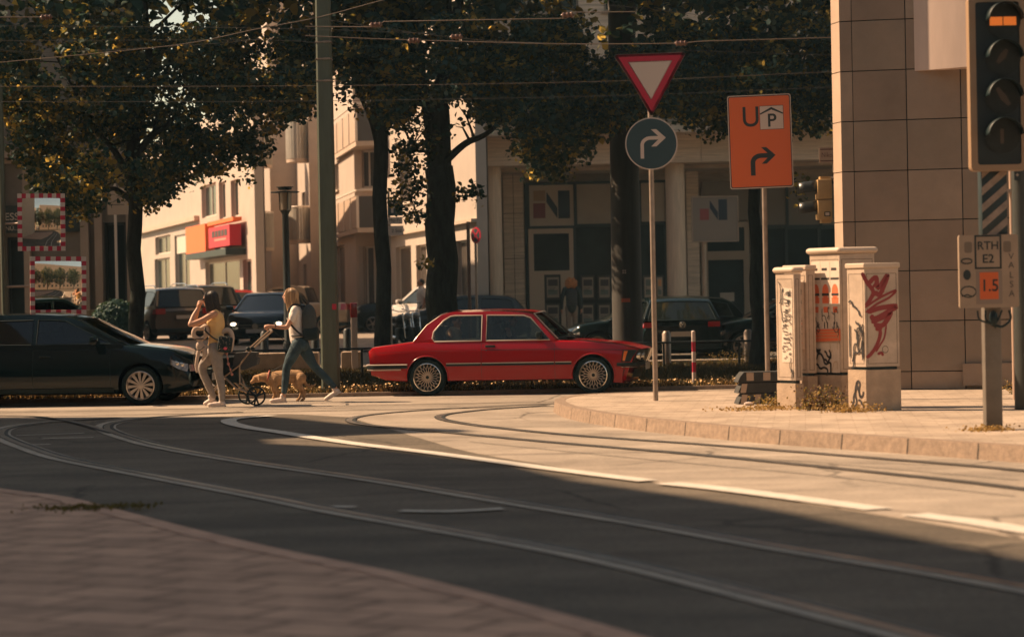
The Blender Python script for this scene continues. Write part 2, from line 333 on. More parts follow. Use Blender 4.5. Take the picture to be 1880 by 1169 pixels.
# dark iron covers
# right pavement with kerb -----------------------------------------
kb = [(1880, 850), (1590, 828), (1390, 813), (1190, 792.5), (1100, 780), (1050, 770), (1025, 761), (1020, 753), (1045, 746), (1100, 741), (1250, 736.5), (1500, 731.5)]
kp = resample([Vector((9, 15.5, 0))]+catmull([G(x, y, 0) for x, y in [(2300, 884)]+kb], 8), .1)
KZ = .15
inner = off(kp, -.14)
mb = MB(); band(mb, kp, 0, -.14, KZ); n_ = len(kp)
a_ = off(kp, 0); b_ = off(kp, .02)
mb.add([(p.x, p.y, KZ) for p in a_]+[(p.x, p.y, -.02) for p in b_], [(i, i+1, n_+i+1, n_+i) for i in range(n_-1)])
structure('kerb', mb, m_kerb)
mb = MB()
for i in range(0, n_, 10):
    p, q = a_[i], b_[i]; d = (kp[min(i+1, n_-1)]-kp[max(i-1, 0)]).normalized()*.005; o_ = Vector((-d.y, d.x, 0)).normalized()*.003
    mb.add([p-d+o_+Vector((0, 0, KZ)), p+d+o_+Vector((0, 0, KZ)), q+d+o_+Vector((0, 0, .002)), q-d+o_+Vector((0, 0, .002))], [(0, 1, 2, 3)])
structure('kerb_joints', mb, m_groove, fix=False)
mb = MB(); pp = [(p.x, p.y) for p in inner]+[(14, 38.6), (14, 15)]
mb.prism(pp, -.1, KZ-.003); structure('pavement', mb, m_pav)
# near left pavement ----------------------------------------------
ne = [(-300, 862), (0, 902), (100, 915), (215, 945), (350, 980), (500, 1015), (700, 1056), (940, 1117), (1100, 1162), (1300, 1225)]
gp = resample(catmull([G(x, y, .03) for x, y in ne], 8), .15)
mb = MB(); pp = [(p.x, p.y) for p in gp]+[(3, 4), (-14, 4), (-14, 20)]
mb.prism(pp, -.1, .03); structure('near_pavement', mb, m_pav2)
mb = MB(); band(mb, gp, -.01, .13, .034, jag=.5); structure('near_kerb', mb, mat('near_kerb_stone', (.5, .3, .21), .8, noise=(2, .3)), fix=False)
# far: grass strip edge, gutter, far path
mb = MB(); mb.prism([(-30, 38.4), (30, 38.4), (30, 52.3), (-30, 52.3)], -.05, .05); structure('verge_soil', mb, m_soil)
mb = MB(); mb.box((0, 38.3, .02), (60, .12, .09)); structure('verge_kerb', mb, m_kerb)
mb = MB(); mb.prism([(-40, 51.0), (40, 51.0), (40, 51.8), (-40, 51.8)], -.05, .1); structure('far_path', mb, m_pav3)
mb = MB(); mb.grid([[(x, y, gz(y)+.05) for y in (62, 66, 70, 74, 90)] for x in (-40, -2, 40)]); structure('far_pavement', mb, m_pav3)

# grass ----------------------------------------------------------
def leaf_mesh(name, centers, dirs, size, mats, mi=None, parent=None, shape='leaf', origin=None, seed=0, fold=.3):
    rs = np.random.RandomState(seed); N = len(centers)
    nrm = dirs/np.linalg.norm(dirs, axis=1, keepdims=True)
    r = rs.normal(size=(N, 3)); t = np.cross(nrm, r); t /= np.linalg.norm(t, axis=1, keepdims=True); b = np.cross(nrm, t)
    base = {'leaf': np.array([[-.5, 0], [-.2, .42], [.18, .36], [.55, 0], [.18, -.36], [-.2, -.42]]), 'quad': np.array([[-.5, -.4], [-.5, .4], [.5, .4], [.5, -.4]])}[shape]
    k = len(base); s = size if isinstance(size, np.ndarray) else np.full(N, size)
    V = (centers[:, None, :] + (t[:, None, :]*base[None, :, :1] + b[:, None, :]*base[None, :, 1:] + nrm[:, None, :]*fold*np.abs(base[None, :, 1:])) * s[:, None, None]).reshape(-1, 3)
    o_ = np.array(origin) if origin is not None else np.zeros(3); V = V-o_
    me = bpy.data.meshes.new(name); me.vertices.add(N*k); me.vertices.foreach_set('co', V.ravel())
    me.loops.add(N*k); me.loops.foreach_set('vertex_index', np.arange(N*k)); me.polygons.add(N)
    me.polygons.foreach_set('loop_start', np.arange(0, N*k, k)); me.polygons.foreach_set('loop_total', np.full(N, k))
    for mm in mats: me.materials.append(mm)
    if mi is not None: me.polygons.foreach_set('material_index', mi.astype(np.int32))
    me.update(calc_edges=True); me.validate()
    o = bpy.data.objects.new(name, me); COL.objects.link(o)
    if parent is not None: o.parent = parent
    elif origin is not None: o.location = origin
    return o
def grass(name, x0, x1, y0, y1, z, N, h, mats, seed, p=(.6, .25, .15), fnz=None):
    rs = np.random.RandomState(seed); X = rs.uniform(x0, x1, N); Y = rs.uniform(y0, y1, N); zz = np.full(N, z) if not callable(z) else np.array([z(a) for a in Y])
    H = h*rs.uniform(.5, 1.3, N); a = rs.uniform(0, 2*PI, N); w_ = .006+.4*.01*rs.rand(N); ln = rs.normal(0, .4, (N, 2))*H[:, None]
    V = np.stack([np.stack([X-np.cos(a)*w_, Y-np.sin(a)*w_, zz], 1), np.stack([X+np.cos(a)*w_, Y+np.sin(a)*w_, zz], 1), np.stack([X+ln[:, 0], Y+ln[:, 1], zz+H], 1)], 1).reshape(-1, 3)
    me = bpy.data.meshes.new(name); me.vertices.add(N*3); me.vertices.foreach_set('co', V.ravel()); me.loops.add(N*3); me.loops.foreach_set('vertex_index', np.arange(N*3))
    me.polygons.add(N); me.polygons.foreach_set('loop_start', np.arange(0, N*3, 3)); me.polygons.foreach_set('loop_total', np.full(N, 3))
    for mm in mats: me.materials.append(mm)
    me.polygons.foreach_set('material_index', rs.choice(len(mats), N, p=p).astype(np.int32)); me.update(calc_edges=True)
    o = bpy.data.objects.new(name, me); COL.objects.link(o); return tag(o, kind='stuff')
mg1 = mat('grass_green', (.055, .05, .018), .9, spec=.15); mg2 = mat('grass_dry', (.14, .085, .03), .9, spec=.15); mg3 = mat('grass_gold', (.5, .3, .09), .8)
tag(grass('grass', -11, 9, 38.5, 50.8, .05, 90000, .07, [mg1, mg2, mg3], 1, (.68, .30, .02)), 'short dry grass on the verge behind the cars', 'grass')
tag(grass('verge_weeds', -11, 6, 38.35, 39.3, .05, 24000, .09, [mg1, mg2, mg3], 2, (.4, .35, .25)), 'golden dry weeds along the edge of the verge', 'weeds')
# small white and yellow clover flowers
rs = np.random.RandomState(5); N = 1500
c = np.stack([rs.uniform(-11, 9, N), 38.4+rs.exponential(.6, N), .09+rs.rand(N)*.07], 1)
m_fl = mat('flower_petals', (.8, .5, .22), .7)
tag(leaf_mesh('verge_flowers', c, rs.normal(size=(N, 3))*.5+np.array([0, -.3, 1]), .03, [m_fl], shape='quad'), 'tiny pale flowers scattered along the verge edge', 'flowers', kind='stuff')
# ================================================================ buildings
m_wall = mat('cream_render', (.43, .36, .305), .85, noise=(1.2, .08), bump=(40, .1))
m_wall2 = mat('tan_render', (.47, .37, .29), .85, noise=(1.5, .1))
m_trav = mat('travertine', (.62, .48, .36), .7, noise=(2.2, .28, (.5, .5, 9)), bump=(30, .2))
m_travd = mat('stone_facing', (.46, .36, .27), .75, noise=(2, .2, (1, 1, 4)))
m_clad = mat('stone_cladding', (.24, .172, .126), .62, noise=(1.6, .13), bump=(25, .08), rvar=.1)
m_cladback = mat('dark_joint', (.02, .02, .02), .9)  # dark colour of the panel backing and the stone joints
m_bay = mat('pink_bay_render', (.52, .4, .34), .7, noise=(1.5, .08, (3, 3, .5)))
m_dark = mat('dark_frame', (.012, .026, .027), .45, noise=(4, .3))
m_glass = mat('shop_glass', (.012, .022, .023), .12, spec=.22, noise=(.7, .7))
m_lglass = mat('curtained_glass', (.08, .068, .06), .2, noise=(2.5, .6, (4, 4, .4)))
m_fr = mat('window_frame_white', (.62, .54, .46), .5)
m_frt = mat('bronze_frame', (.3, .235, .18), .45, noise=(3, .15))
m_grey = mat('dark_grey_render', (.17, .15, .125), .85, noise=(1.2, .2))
m_greyl = mat('brown_grey_render', (.30, .235, .185), .85, noise=(1, .15))
m_balg = mat('grey_balcony_sheet', (.27, .25, .215), .6, noise=(3, .12))
m_bald = mat('shaded_balcony_sheet', (.06, .052, .048), .6)  # front sheets darkened in colour for the side turned from the sun
m_pan = mat('panel_tan', (.40, .33, .26), .55, noise=(2, .08))
m_navy = mat('navy_paint', (.01, .022, .04), .5); m_dred = mat('dull_red_paint', (.22, .05, .05), .5); m_dtan = mat('tan_paint', (.36, .22, .12), .5)
m_orange = mat('orange_sign', (.85, .16, .035), .55); m_red = mat('red_sign', (.5, .012, .03), .5); m_white = mat('white_paint', (.72, .66, .6), .5)
class Wall:
    def __init__(s, xa, da, xb, db, z0=0):   # plan line from px xa at depth da to xb at depth db; local x runs a->b
        a = P(xa, 540, da); b = P(xb, 540, db); s.a = Vector((a.x, a.y, z0)); s.b = Vector((b.x, b.y, z0)); s.dir = (s.b-s.a).normalized(); s.L = (s.b-s.a).length
        s.nrm = s.dir.cross(Vector((0, 0, 1))); s.M = face_M(s.a, s.dir); s.z0 = z0
    def uv(s, x, y):
        r = ray(x, y); C = Vector((0, 0, CH)); t = (s.a-C).dot(s.nrm)/r.dot(s.nrm); p = C+r*t; return ((p-s.a).dot(s.dir), p.z-s.z0)
    def rect(s, x0, y0, x1, y1):
        u0, v1 = s.uv(x0, (y0+y1)/2)[0], s.uv((x0+x1)/2, y0)[1]; u1, v0 = s.uv(x1, (y0+y1)/2)[0], s.uv((x0+x1)/2, y1)[1]
        return (u0, v0, u1, v1) if u0 < u1 else (u1, v0, u0, v1)
def wbox(mb, Wl, r, t0, t1, mi=0): mb.prism([(r[0], r[1]), (r[2], r[1]), (r[2], r[3]), (r[0], r[3])], t0, t1, Wl.M, mi)
def wfacade(root, name, Wl, H, wins, m, thick=.3, fr=None, gl=None, nx=2, ny=1, fw=.06, u0=0, u1=None, sill=True):
    u1 = Wl.L if u1 is None else u1; O = root.location
    mb = MB(); mb.holed([(u0, 0), (u1, 0), (u1, H), (u0, H)], [[(r[0], r[1]), (r[0], r[3]), (r[2], r[3]), (r[2], r[1])] for r in wins], -thick, 0, Wl.M)
    mb.build(name, m, root, O)
    for r in wins: wwin(root, Wl, r, fr or m_fr, gl or m_glass, nx, ny, fw, sill)
def wwin(root, Wl, r, fr, gl, nx=2, ny=1, fw=.06, sill=True, dz=-.16):
    O = root.location; e = .004; r = (r[0]+e, r[1]+e, r[2]-e, r[3]-e)
    mb = MB(); W_, H_ = r[2]-r[0], r[3]-r[1]; cells = []
    for i in range(nx):
        for j in range(ny):
            a, b = r[0]+fw+(W_-fw)*i/nx, r[0]+(W_-fw)*(i+1)/nx; c, d = r[1]+fw+(H_-fw)*j/ny, r[1]+(H_-fw)*(j+1)/ny
            cells.append([(a, c), (a, d), (b, d), (b, c)])
    mb.holed([(r[0], r[1]), (r[2], r[1]), (r[2], r[3]), (r[0], r[3])], cells, dz-.03, dz+.03, Wl.M)
    if sill: mb.prism([(r[0]-.08, r[1]-.07), (r[2]+.08, r[1]-.07), (r[2]+.08, r[1]-.005), (r[0]-.08, r[1]-.005)], .003, .09, Wl.M)
    w_ = mb.build('window', fr, root, O)
    mb = MB(); wbox(mb, Wl, (r[0]+.01, r[1]+.01, r[2]-.01, r[3]-.01), dz-.012, dz+.002); p = mb.build('pane', gl, w_, O)
    return w_
def body(root, name, pts, z0, z1, m, hole=None):
    mb = MB(); mb.prism(pts, z0, z1); return mb.build(name, m, root, root.location)
def xy(px, d): p = P(px, 540, d); return (p.x, p.y)

# --- stone clad corner building on the right
C0 = Vector((*xy(1550, 33.5), .15)); fd = Vector((1, -.22, 0)).normalized(); bd = Vector((-.22, .975, 0)).normalized()
rt = thing('office_building', 'stone clad corner building with square panels and projecting pink bay on the right', 'building', C0)
back = fd.cross(Vector((0, 0, 1)))*-1
q = lambda v: (v.x, v.y)
e1 = C0+bd*.33; inn = .03
nf = Vector((-.22, -1, 0)).normalized()          # out of the front
plan = [C0-nf*inn, C0+fd*12-nf*inn, C0+fd*12-nf*14, e1+Vector((2.6, 14, 0)), e1+Vector((.03, 0, 0))]
body(rt, 'wall', [q(p) for p in plan], .1, 15, m_cladback)
Mf = face_M(C0, fd); zs = [0, .25]+[.25+.6925*k for k in range(1, 21)]; us = [0, .165]+[.165+.735*k for k in range(1, 16)]
mb = MB(); g = .007
for i in range(len(us)-1):
    for j in range(len(zs)-1):
        gg = .001 if i == 0 else g
        mb.prism([(us[i]+(.002 if i == 0 else g), zs[j]+g), (us[i+1]-(.003 if i == 0 else g), zs[j]+g), (us[i+1]-(.003 if i == 0 else g), zs[j+1]-g), (us[i]+(.002 if i == 0 else g), zs[j+1]-g)], -inn, .0, Mf, (i*7+j*5+i*j) % 4)
mb.build('front_cladding', [m_clad]+[mat('stone_cladding_tone', c, .62, noise=(k, .16), bump=(25, .08), rvar=.1) for c, k in (((.215, .158, .115), 1.2),)]+[mat('stone_cladding_pale', (.26, .19, .14), .6, noise=(2.1, .14)), mat('stone_cladding_brown', (.205, .145, .105), .62, noise=(1.1, .18))], rt, C0)
Mb = face_M(e1, -bd); mb = MB()
for j in range(len(zs)-1): mb.prism([(0, zs[j]+.006), (.328, zs[j]+.006), (.328, zs[j+1]-.006), (0, zs[j+1]-.006)], -inn, 0, Mb)
mb.build('corner_cladding', mat('sunlit_stone_cladding', (.42, .31, .23), .65, noise=(2, .1)), rt, C0)  # same stone as the front, made paler to put sunlight into its colour
b0 = C0+fd*1.02; zb = P(1703, 127, 33).z
mb = MB(); mb.prism([q(b0), q(b0+fd*.9+nf*.45), q(b0+fd*5+nf*.75), q(b0+fd*5-nf*.02), ], zb, 15.05); mb.build('bay', m_bay, rt, C0)
mb = MB(); mb.prism([q(C0+fd*1.6+nf*.02), q(C0+fd*3.2+nf*.02), q(C0+fd*3.2+nf*.06), q(C0+fd*1.6+nf*.06)], .2, .5); mb.build('plinth_vent', m_clad, rt, C0)

# --- columned building
D1, D2 = 67., 70.; X0 = xy(875, D1)[0]; ZG = gz(67)+.05
z_b = P(900, 305, D1).z; z_t = P(890, 254, D1).z
co = thing('colonnade_building', 'travertine office building with round columns and a recessed shop front', 'building', (X0, D1, ZG))
O = co.location; WE = Wall(875, D1, 1560, D1, ZG)
mb = MB(); mb.box(((X0+16)/2, D1+.9, (z_b+z_t)/2), (16-X0, 1.8, z_t-z_b)); mb.build('beam', m_trav, co, O)
mb = MB()
for k in range(1, 9): mb.box((X0+k*2.1, D1-.004, (z_b+z_t)/2), (.02, .012, z_t-z_b-.01))
mb.box(((X0+16)/2, D1-.03, z_t+.04), (16-X0+.1, 1.9, .08)); mb.build('cornice', m_travd, co, O)
UW = Wall(875, D1+.35, 1600, D1+.35, z_t+.08)
wins = []
u = .8
while u < 14: wins.append((u, .35, u+2.2, 2.3)); wins.append((u, 3.4, u+2.2, 5.3)); u += 2.9
wfacade(co, 'upper_wall', UW, 9, wins, m_trav, fr=m_frt, gl=m_glass, nx=3)
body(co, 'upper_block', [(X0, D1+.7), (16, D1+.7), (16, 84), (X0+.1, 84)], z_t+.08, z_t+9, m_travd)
def lathe_at(mb, p, prof, seg=28): mb.lathe([(r, z) for r, z in prof], seg, 0, Matrix.Translation(p))
for px in (906.5, 1243):
    c = xy(px, D1+.75); mb = MB(); h = z_b-ZG
    lathe_at(mb, (c[0], c[1], ZG), [(.3, 0), (.3, .25), (.275, .27), (.27, h)]); mb.build('column', mat('column_stone', (.62, .48, .36), .7, noise=(3, .16, (6, 6, .5))), co, O)
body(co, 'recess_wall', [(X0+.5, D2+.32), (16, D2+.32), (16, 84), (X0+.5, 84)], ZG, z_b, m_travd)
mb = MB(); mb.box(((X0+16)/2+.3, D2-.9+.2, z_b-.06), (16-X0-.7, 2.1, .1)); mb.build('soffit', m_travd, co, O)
WS = Wall(925, D2, 1600, D2, ZG)
def wr(*a): return WS.rect(*a)
mb = MB()
for a, b in ((926, 963), (1262, 1284)):
    mb = MB(); r_ = wr(a, 306, b, 640); wbox(mb, WS, r_, 0, .1); mb.build('stone_pier', m_trav, co, O)
mb = MB(); r_ = wr(926, 306, 963, 640)
for k in range(1, 4): wbox(mb, WS, (r_[0], r_[1]+k*1.3, r_[2], r_[1]+k*1.3+.012), .1, .102)
wbox(mb, WS, ((r_[0]+r_[2])/2-.006, r_[1], (r_[0]+r_[2])/2+.006, r_[3]), .1, .1025); mb.build('stone_joint', m_cladback, co, O)
# shopfront frame
mb = MB()
fr_outer = wr(965, 333, 1224, 640); cells = [wr(972, 340, 1053, 415), wr(1059, 338, 1125, 411), wr(1130, 337, 1172, 410), wr(1177, 336, 1221, 407), wr(1059, 417, 1125, 636), wr(1130, 416, 1172, 636), wr(1177, 412, 1221, 636), wr(972, 420, 1054, 636)]
def rp(r): return [(r[0], r[1]), (r[0], r[3]), (r[2], r[3]), (r[2], r[1])]
mb.holed([(fr_outer[0], fr_outer[1]), (fr_outer[2], fr_outer[1]), (fr_outer[2], fr_outer[3]), (fr_outer[0], fr_outer[3])], [rp(c) for c in cells], 0, .1, WS.M)
sf = mb.build('shopfront', m_dark, co, O)
mb = MB()
for c in cells[4:]: wbox(mb, WS, c, .02, .03)
mb.build('pane', m_glass, sf, O)
mb = MB()
for c in cells[1:4]: wbox(mb, WS, c, .03, .05)
mb.build('blank_panel', m_pan, sf, O)
def logo(mb, Wl, x0, y0, x1, y1, t, part=False):   # the block N logo: mats 1 tan 2 red 3 navy
    def rr(a, b, c, d, mi): wbox(mb, Wl, Wl.rect(lerp(x0, x1, a), lerp(y0, y1, b), lerp(x0, x1, c), lerp(y0, y1, d)), t, t+.006, mi)
    if not part: rr(0, 0, .33, .38, 1)
    rr(0, .46, .33, 1, 2); rr(.68, 0, 1, 1, 3)
    pts = [Wl.uv(lerp(x0, x1, a), lerp(y0, y1, b)) for a, b in ((.36, .05), (.36, .42), (.66, 1), (.66, .62))]; mb.prism(pts, t, t+.006, Wl.M, 3)
mb = MB(); wbox(mb, WS, cells[0], .03, .06); logo(mb, WS, 979, 350, 1046, 401, .061)
mb.build('logo_panel', [mat('logo_panel_paint', (.52, .42, .33), .5), m_dtan, m_dred, m_navy], sf, O)
mb = MB(); r = cells[7]; q1 = wr(980, 429, 1045, 497)
mb.holed([(r[0], r[1]), (r[2], r[1]), (r[2], r[3]), (r[0], r[3])], [rp(q1), rp(wr(1000, 504, 1030, 602))], .04, .12, WS.M)
dr = mb.build('door', mat('pale_door_frame', (.58, .44, .32), .5), co, O)
mb = MB(); wbox(mb, WS, q1, .05, .06); mb.build('pane', m_glass, dr, O)
# posters in the windows
rg = random.Random(4)
m_post = [mat('poster_frame', (.03, .028, .025), .5), mat('poster_paper', (.42, .32, .24), .6), mat('poster_ink', (.07, .055, .05), .6), mat('poster_warm', (.75, .34, .14), .6), mat('poster_teal', (.17, .19, .16), .6)]
for (x0, x1) in ((1001, 1029), (1066, 1092), (1097, 1122), (1133, 1158), (1180, 1200), (1203, 1219)):
    mb = MB()
    for (ya, yb) in ((505, 550), (556, 602)):
        wbox(mb, WS, wr(x0, ya, x1, yb), .07, .09, 0); wbox(mb, WS, wr(x0+3, ya+4, x1-3, yb-4), .091, .094, 1)
        wbox(mb, WS, wr(x0+5, ya+8, x1-5, ya+20), .095, .098, rg.choice((2, 3, 4))); wbox(mb, WS, wr(x0+5, yb-18, x1-5, yb-9), .095, .098, 4)
        for k in range(3): wbox(mb, WS, wr(x0+5, ya+23+k*3, x1-7-rg.random()*6, ya+24+k*3), .095, .098, 2)
    mb.build('poster', m_post, co, O)
# door on the right of the second column
WS2 = Wall(1286, D2+.02, 1600, D2+.02, ZG); mb = MB(); a = WS2.rect(1288, 408, 1376, 640); g1 = WS2.rect(1298, 418, 1366, 461); g2 = WS2.rect(1301, 477, 1366, 632)
mb.holed([(a[0], a[1]), (a[2], a[1]), (a[2], a[3]), (a[0], a[3])], [rp(g1), rp(g2)], 0, .12, WS2.M); d2 = mb.build('door', mat('brown_door_frame', (.30, .225, .16), .5), co, O)
mb = MB(); wbox(mb, WS2, g1, .02, .03); wbox(mb, WS2, g2, .02, .03); mb.build('pane', m_glass, d2, O)
mb = MB(); wbox(mb, WS2, WS2.rect(1322, 537, 1348, 553), .031, .034); mb.build('notice', m_pan, d2, O)
mb = MB(); o_ = WS2.rect(1382, 333, 1590, 640); cc = [WS2.rect(x, 420, x+56, 636) for x in (1386, 1447, 1508)]; c2 = [WS2.rect(x, 338, x+56, 413) for x in (1386, 1447, 1508)]
mb.holed([(o_[0], o_[1]), (o_[2], o_[1]), (o_[2], o_[3]), (o_[0], o_[3])], [rp(c) for c in cc+c2], 0, .1, WS2.M); s2 = mb.build('shopfront', m_dark, co, O)
mb = MB(); [wbox(mb, WS2, c, .02, .03) for c in cc]; mb.build('pane', m_glass, s2, O)
mb = MB(); [wbox(mb, WS2, c, .03, .05) for c in c2]; wbox(mb, WS2, WS2.rect(1288, 333, 1376, 405), .03, .1); mb.build('blank_panel', mat('dim_panel', (.17, .135, .105), .6), s2, O)
# hanging logo sign
WH = Wall(1260, 65.5, 1380, 65.5, ZG); r = WH.rect(1272, 362, 1354, 442); c_ = P(1313, 540, 65.5)
mb = MB(); wbox(mb, WH, r, -.12, 0); logo(mb, WH, 1285, 366, 1335, 404, .001, True)
hs = mb.build('hanging_sign', [mat('sign_box_grey', (.19, .16, .135), .5), m_dtan, m_dred, m_navy], None, (c_.x, c_.y, ZG))
tag(hs, 'square grey box sign with a block letter N logo, on a post before the columns', 'sign')
mb = MB(); wbox(mb, WH, (r[0]-.03, r[1]-.03, r[2]+.03, r[1]-.001), -.15, .03); wbox(mb, WH, (r[0]-.03, r[3]+.001, r[2]+.03, r[3]+.03), -.15, .03)
wbox(mb, WH, (r[0]-.03, r[1], r[0]-.001, r[3]), -.15, .03); wbox(mb, WH, (r[2]+.001, r[1], r[2]+.03, r[3]), -.15, .03); mb.build('sign_frame', m_frt, hs, (c_.x, c_.y, ZG))
p_ = xy(1294, 65.6); mb = MB(); mb.cyl((p_[0], p_[1], ZG), (p_[0], p_[1], ZG+r[1]), .06); mb.build('post', m_frt, hs, (c_.x, c_.y, ZG))

# --- pale apartment block with boxed balconies
ZA = gz(80)+.05
ap = thing('apartment_building', 'cream apartment block with boxed balconies behind the large linden trunk', 'building', (*xy(700, 84), ZA)); O = ap.location
WA = Wall(700, 84, 878, 66, ZA); ww = [WA.rect(733, 272, 757, 372), WA.rect(735, 110, 758, 200), WA.rect(797, 60, 815, 150)]
GF = WA.uv(760, 428)[1]
shop = [WA.rect(728, 452, 756, 600), WA.rect(765, 449, 784, 600), WA.rect(790, 446, 828, 600), WA.rect(838, 441, 860, 600)]
ww = [w_ for w_ in ww]
shop2 = [(r[0], .25, r[2], min(r[3], GF-.25)) for r in shop]
wfacade(ap, 'wall', WA, 15, ww+shop2, m_wall, gl=m_lglass, nx=1, fw=.05)
mb = MB(); wbox(mb, WA, (0, GF, WA.L, GF+.09), .002, .16); mb.build('cornice', m_wall2, ap, O)
WB = Wall(655, 84, 700, 84, ZA); wfacade(ap, 'wall', WB, 15, [WB.rect(664, 276, 692, 345), WB.rect(664, 118, 692, 190), WB.rect(660, 452, 690, 600)], m_wall2, gl=m_lglass, nx=2, thick=.28)
WC = Wall(612, 93, 655, 84, ZA); wfacade(ap, 'wall', WC, 15, [WC.rect(613.5, 300, 622, 350), WC.rect(617, 450, 634, 600)], m_wall, gl=m_lglass, nx=1, thick=.25)
WD = Wall(572, 93, 612, 93, ZA); wfacade(ap, 'wall', WD, 15, [WD.rect(592, 300, 606, 352)], m_wall2, nx=1)
def inset(ws, k=.34): return [q(p_-W_.nrm*k) for W_ in ws for p_ in (W_.a, W_.b)]
body(ap, 'rear_block', inset([WD, WC, WB, WA])+[xy(877, 100), xy(572, 100)], ZA, ZA+14.9, m_wall2)
# boxed balconies
for (yt, yb) in ((201, 259), (360, 418), (45, 102)):
    c1, c2, c3 = xy(659, 81.8), xy(700, 81.8), xy(614, 90.5); zt = P(670, yt, 81.8).z; zb_ = P(670, yb, 81.8).z
    a_, b_, e_ = Vector((*c1, 0)), Vector((*c2, 0)), Vector((*c3, 0)); L1 = Wall(659, 81.8, 700, 81.8, zb_); L2 = Wall(614, 90.5, 659, 81.8, zb_)
    mb = MB(); mb.prism([c3, c1, c2, xy(700, 84), xy(655, 84.)], zb_-.16, zb_); bl = mb.build('balcony', m_wall2, ap, O)
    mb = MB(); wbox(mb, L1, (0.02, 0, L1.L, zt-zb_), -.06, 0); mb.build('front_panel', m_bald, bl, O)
    mb = MB()
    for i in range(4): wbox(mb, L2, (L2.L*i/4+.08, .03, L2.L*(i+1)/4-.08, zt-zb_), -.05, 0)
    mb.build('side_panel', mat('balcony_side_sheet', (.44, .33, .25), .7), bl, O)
    mb = MB()
    for i in range(5): wbox(mb, L2, (L2.L*i/4-.05, 0, L2.L*i/4+.05, zt-zb_+.02), -.055, .03)
    k1, k2, k3 = Vector((*c3, zt+.2)), Vector((*c1, zt+.2)), Vector((*c2, zt+.2)); mb.tube([k1, k2, k3], .035, 6)
    mb.build('railing', m_fr, bl, O)
# --- rear block with rounded balconies
rb = thing('apartment_building', 'stepped cream apartment block with rounded grey balconies left of the green pole', 'building', (*xy(520, 104), ZA)); O = rb.location
segs = [(500, 102, 549, 102, m_wall2, 1), (549, 102, 580, 96, m_wall, 0), (455, 112, 500, 102, m_wall, 0), (455, 112.3, 410, 112.3, m_wall2, 0)]
for (xa, da, xb, db, mm, nw) in segs:
    if xa > xb: xa, xb = xb, xa; da, db = db, da
    S_ = Wall(xa, da, xb, db, ZA); wn = []
    for k in range(5):
        z = 1.0+k*2.95
        if S_.L > 1.6: wn.append((S_.L*.3, z+.1, S_.L*.3+min(1.2, S_.L*.4), z+1.6))
    wfacade(rb, 'wall', S_, 16.5, wn, mm, gl=m_lglass, nx=1)
body(rb, 'rear_block', inset([Wall(410, 112.3, 455, 112.3), Wall(455, 112, 500, 102), Wall(500, 102, 549, 102), Wall(549, 102, 580, 96)])+[xy(580, 120), xy(410, 120)], ZA, ZA+16.4, m_wall2)
for (x0, x1, yt, yb, d) in ((451, 505, 390, 453, 98.5), (533, 580, 382, 440, 95), (531, 580, 222, 291, 95), (451, 505, 240, 300, 98.5)):
    c = P((x0+x1)/2, 540, d+.9); w_ = (x1-x0)/2*d/F0; zt, zb_ = P(540, yt, d).z, P(540, yb, d).z
    arc = [(math.cos(a)*w_, -math.sin(a)*1.0) for a in np.linspace(0, PI, 15)]
    mb = MB(); pts = [(c.x+p[0], c.y+p[1]) for p in arc]; mb.prism(pts, zb_-.14, zb_); bl = mb.build('balcony', m_wall2, rb, O)
    mb = MB()
    for i in range(14):
        a, b_ = pts[i], pts[i+1]; mm_ = ((a[0]+b_[0])/2, (a[1]+b_[1])/2); an = math.atan2(b_[1]-a[1], b_[0]-a[0]); mb.box((mm_[0], mm_[1], (zt+zb_)/2), (math.dist(a, b_)-.015, .03, zt-zb_), an)
    mb.build('parapet', m_balg, bl, O)
    mb = MB(); mb.tube([(p[0], p[1], zt+.05) for p in pts], .035, 6); mb.build('railing', m_fr, bl, O)
# --- shop building with orange and red signs
sh = thing('shop_building', 'low cream shop building with orange and red signs behind the parked cars', 'building', (*xy(470, 80), ZA)); O = sh.location
WD = Wall(262, 110, 471, 80, ZA)
up = [WD.rect(370, 338, 397, 398), WD.rect(402, 334, 414, 402), WD.rect(424, 330, 438, 398)]
gr = [WD.rect(285, 433, 313, 466), WD.rect(285, 474, 313, 600), WD.rect(322, 430, 349, 600), WD.rect(378, 478, 441, 600), WD.rect(447, 476, 463, 600)]
gr = [(a, max(b, .5), c, d) for a, b, c, d in gr]
wfacade(sh, 'wall', WD, 8, up+gr, m_wall, gl=m_glass, nx=2, sill=False)
mb = MB(); r = WD.rect(322, 430, 349, 464); wbox(mb, WD, r, -.1, -.06); mb.build('blind', m_fr, sh, O)
mb = MB(); r = WD.rect(262, 404, 366, 412); wbox(mb, WD, (0, WD.uv(310, 418)[1], WD.uv(366, 405)[0], WD.uv(310, 410)[1]), .002, .2); mb.build('cornice', m_wall2, sh, O)
mb = MB(); r = WD.rect(375, 462, 452, 472); wbox(mb, WD, (r[0], r[1], r[2], r[1]+.22), .002, .7); mb.build('awning', m_dark, sh, O)
body(sh, 'rear_block', inset([WD])+[xy(470.5, 84.5), xy(262, 116)], ZA, ZA+7.9, m_wall2)
def wsign(x0, y0, x1, y1, name, label, m, t=.35, o=.15):
    r = WD.rect(x0, y0, x1, y1); c = WD.a+WD.dir*((r[0]+r[2])/2)+WD.nrm*o; mb = MB(); wbox(mb, WD, r, o, o+t); ob = mb.build(name, m, None, (c.x, c.y, ZA+r[1])); return tag(ob, label, 'sign'), r
wsign(365, 414, 402, 466, 'shop_sign', 'plain orange square sign on the cream shop front', m_orange)
wsign(403, 403, 452, 410, 'shop_sign', 'thin orange fascia strip above the red shop sign', m_orange, .3)
rs_, r = wsign(411, 415, 451, 453, 'shop_sign', 'red box sign with dark and pale lettering above the dark awning', m_red, .4)
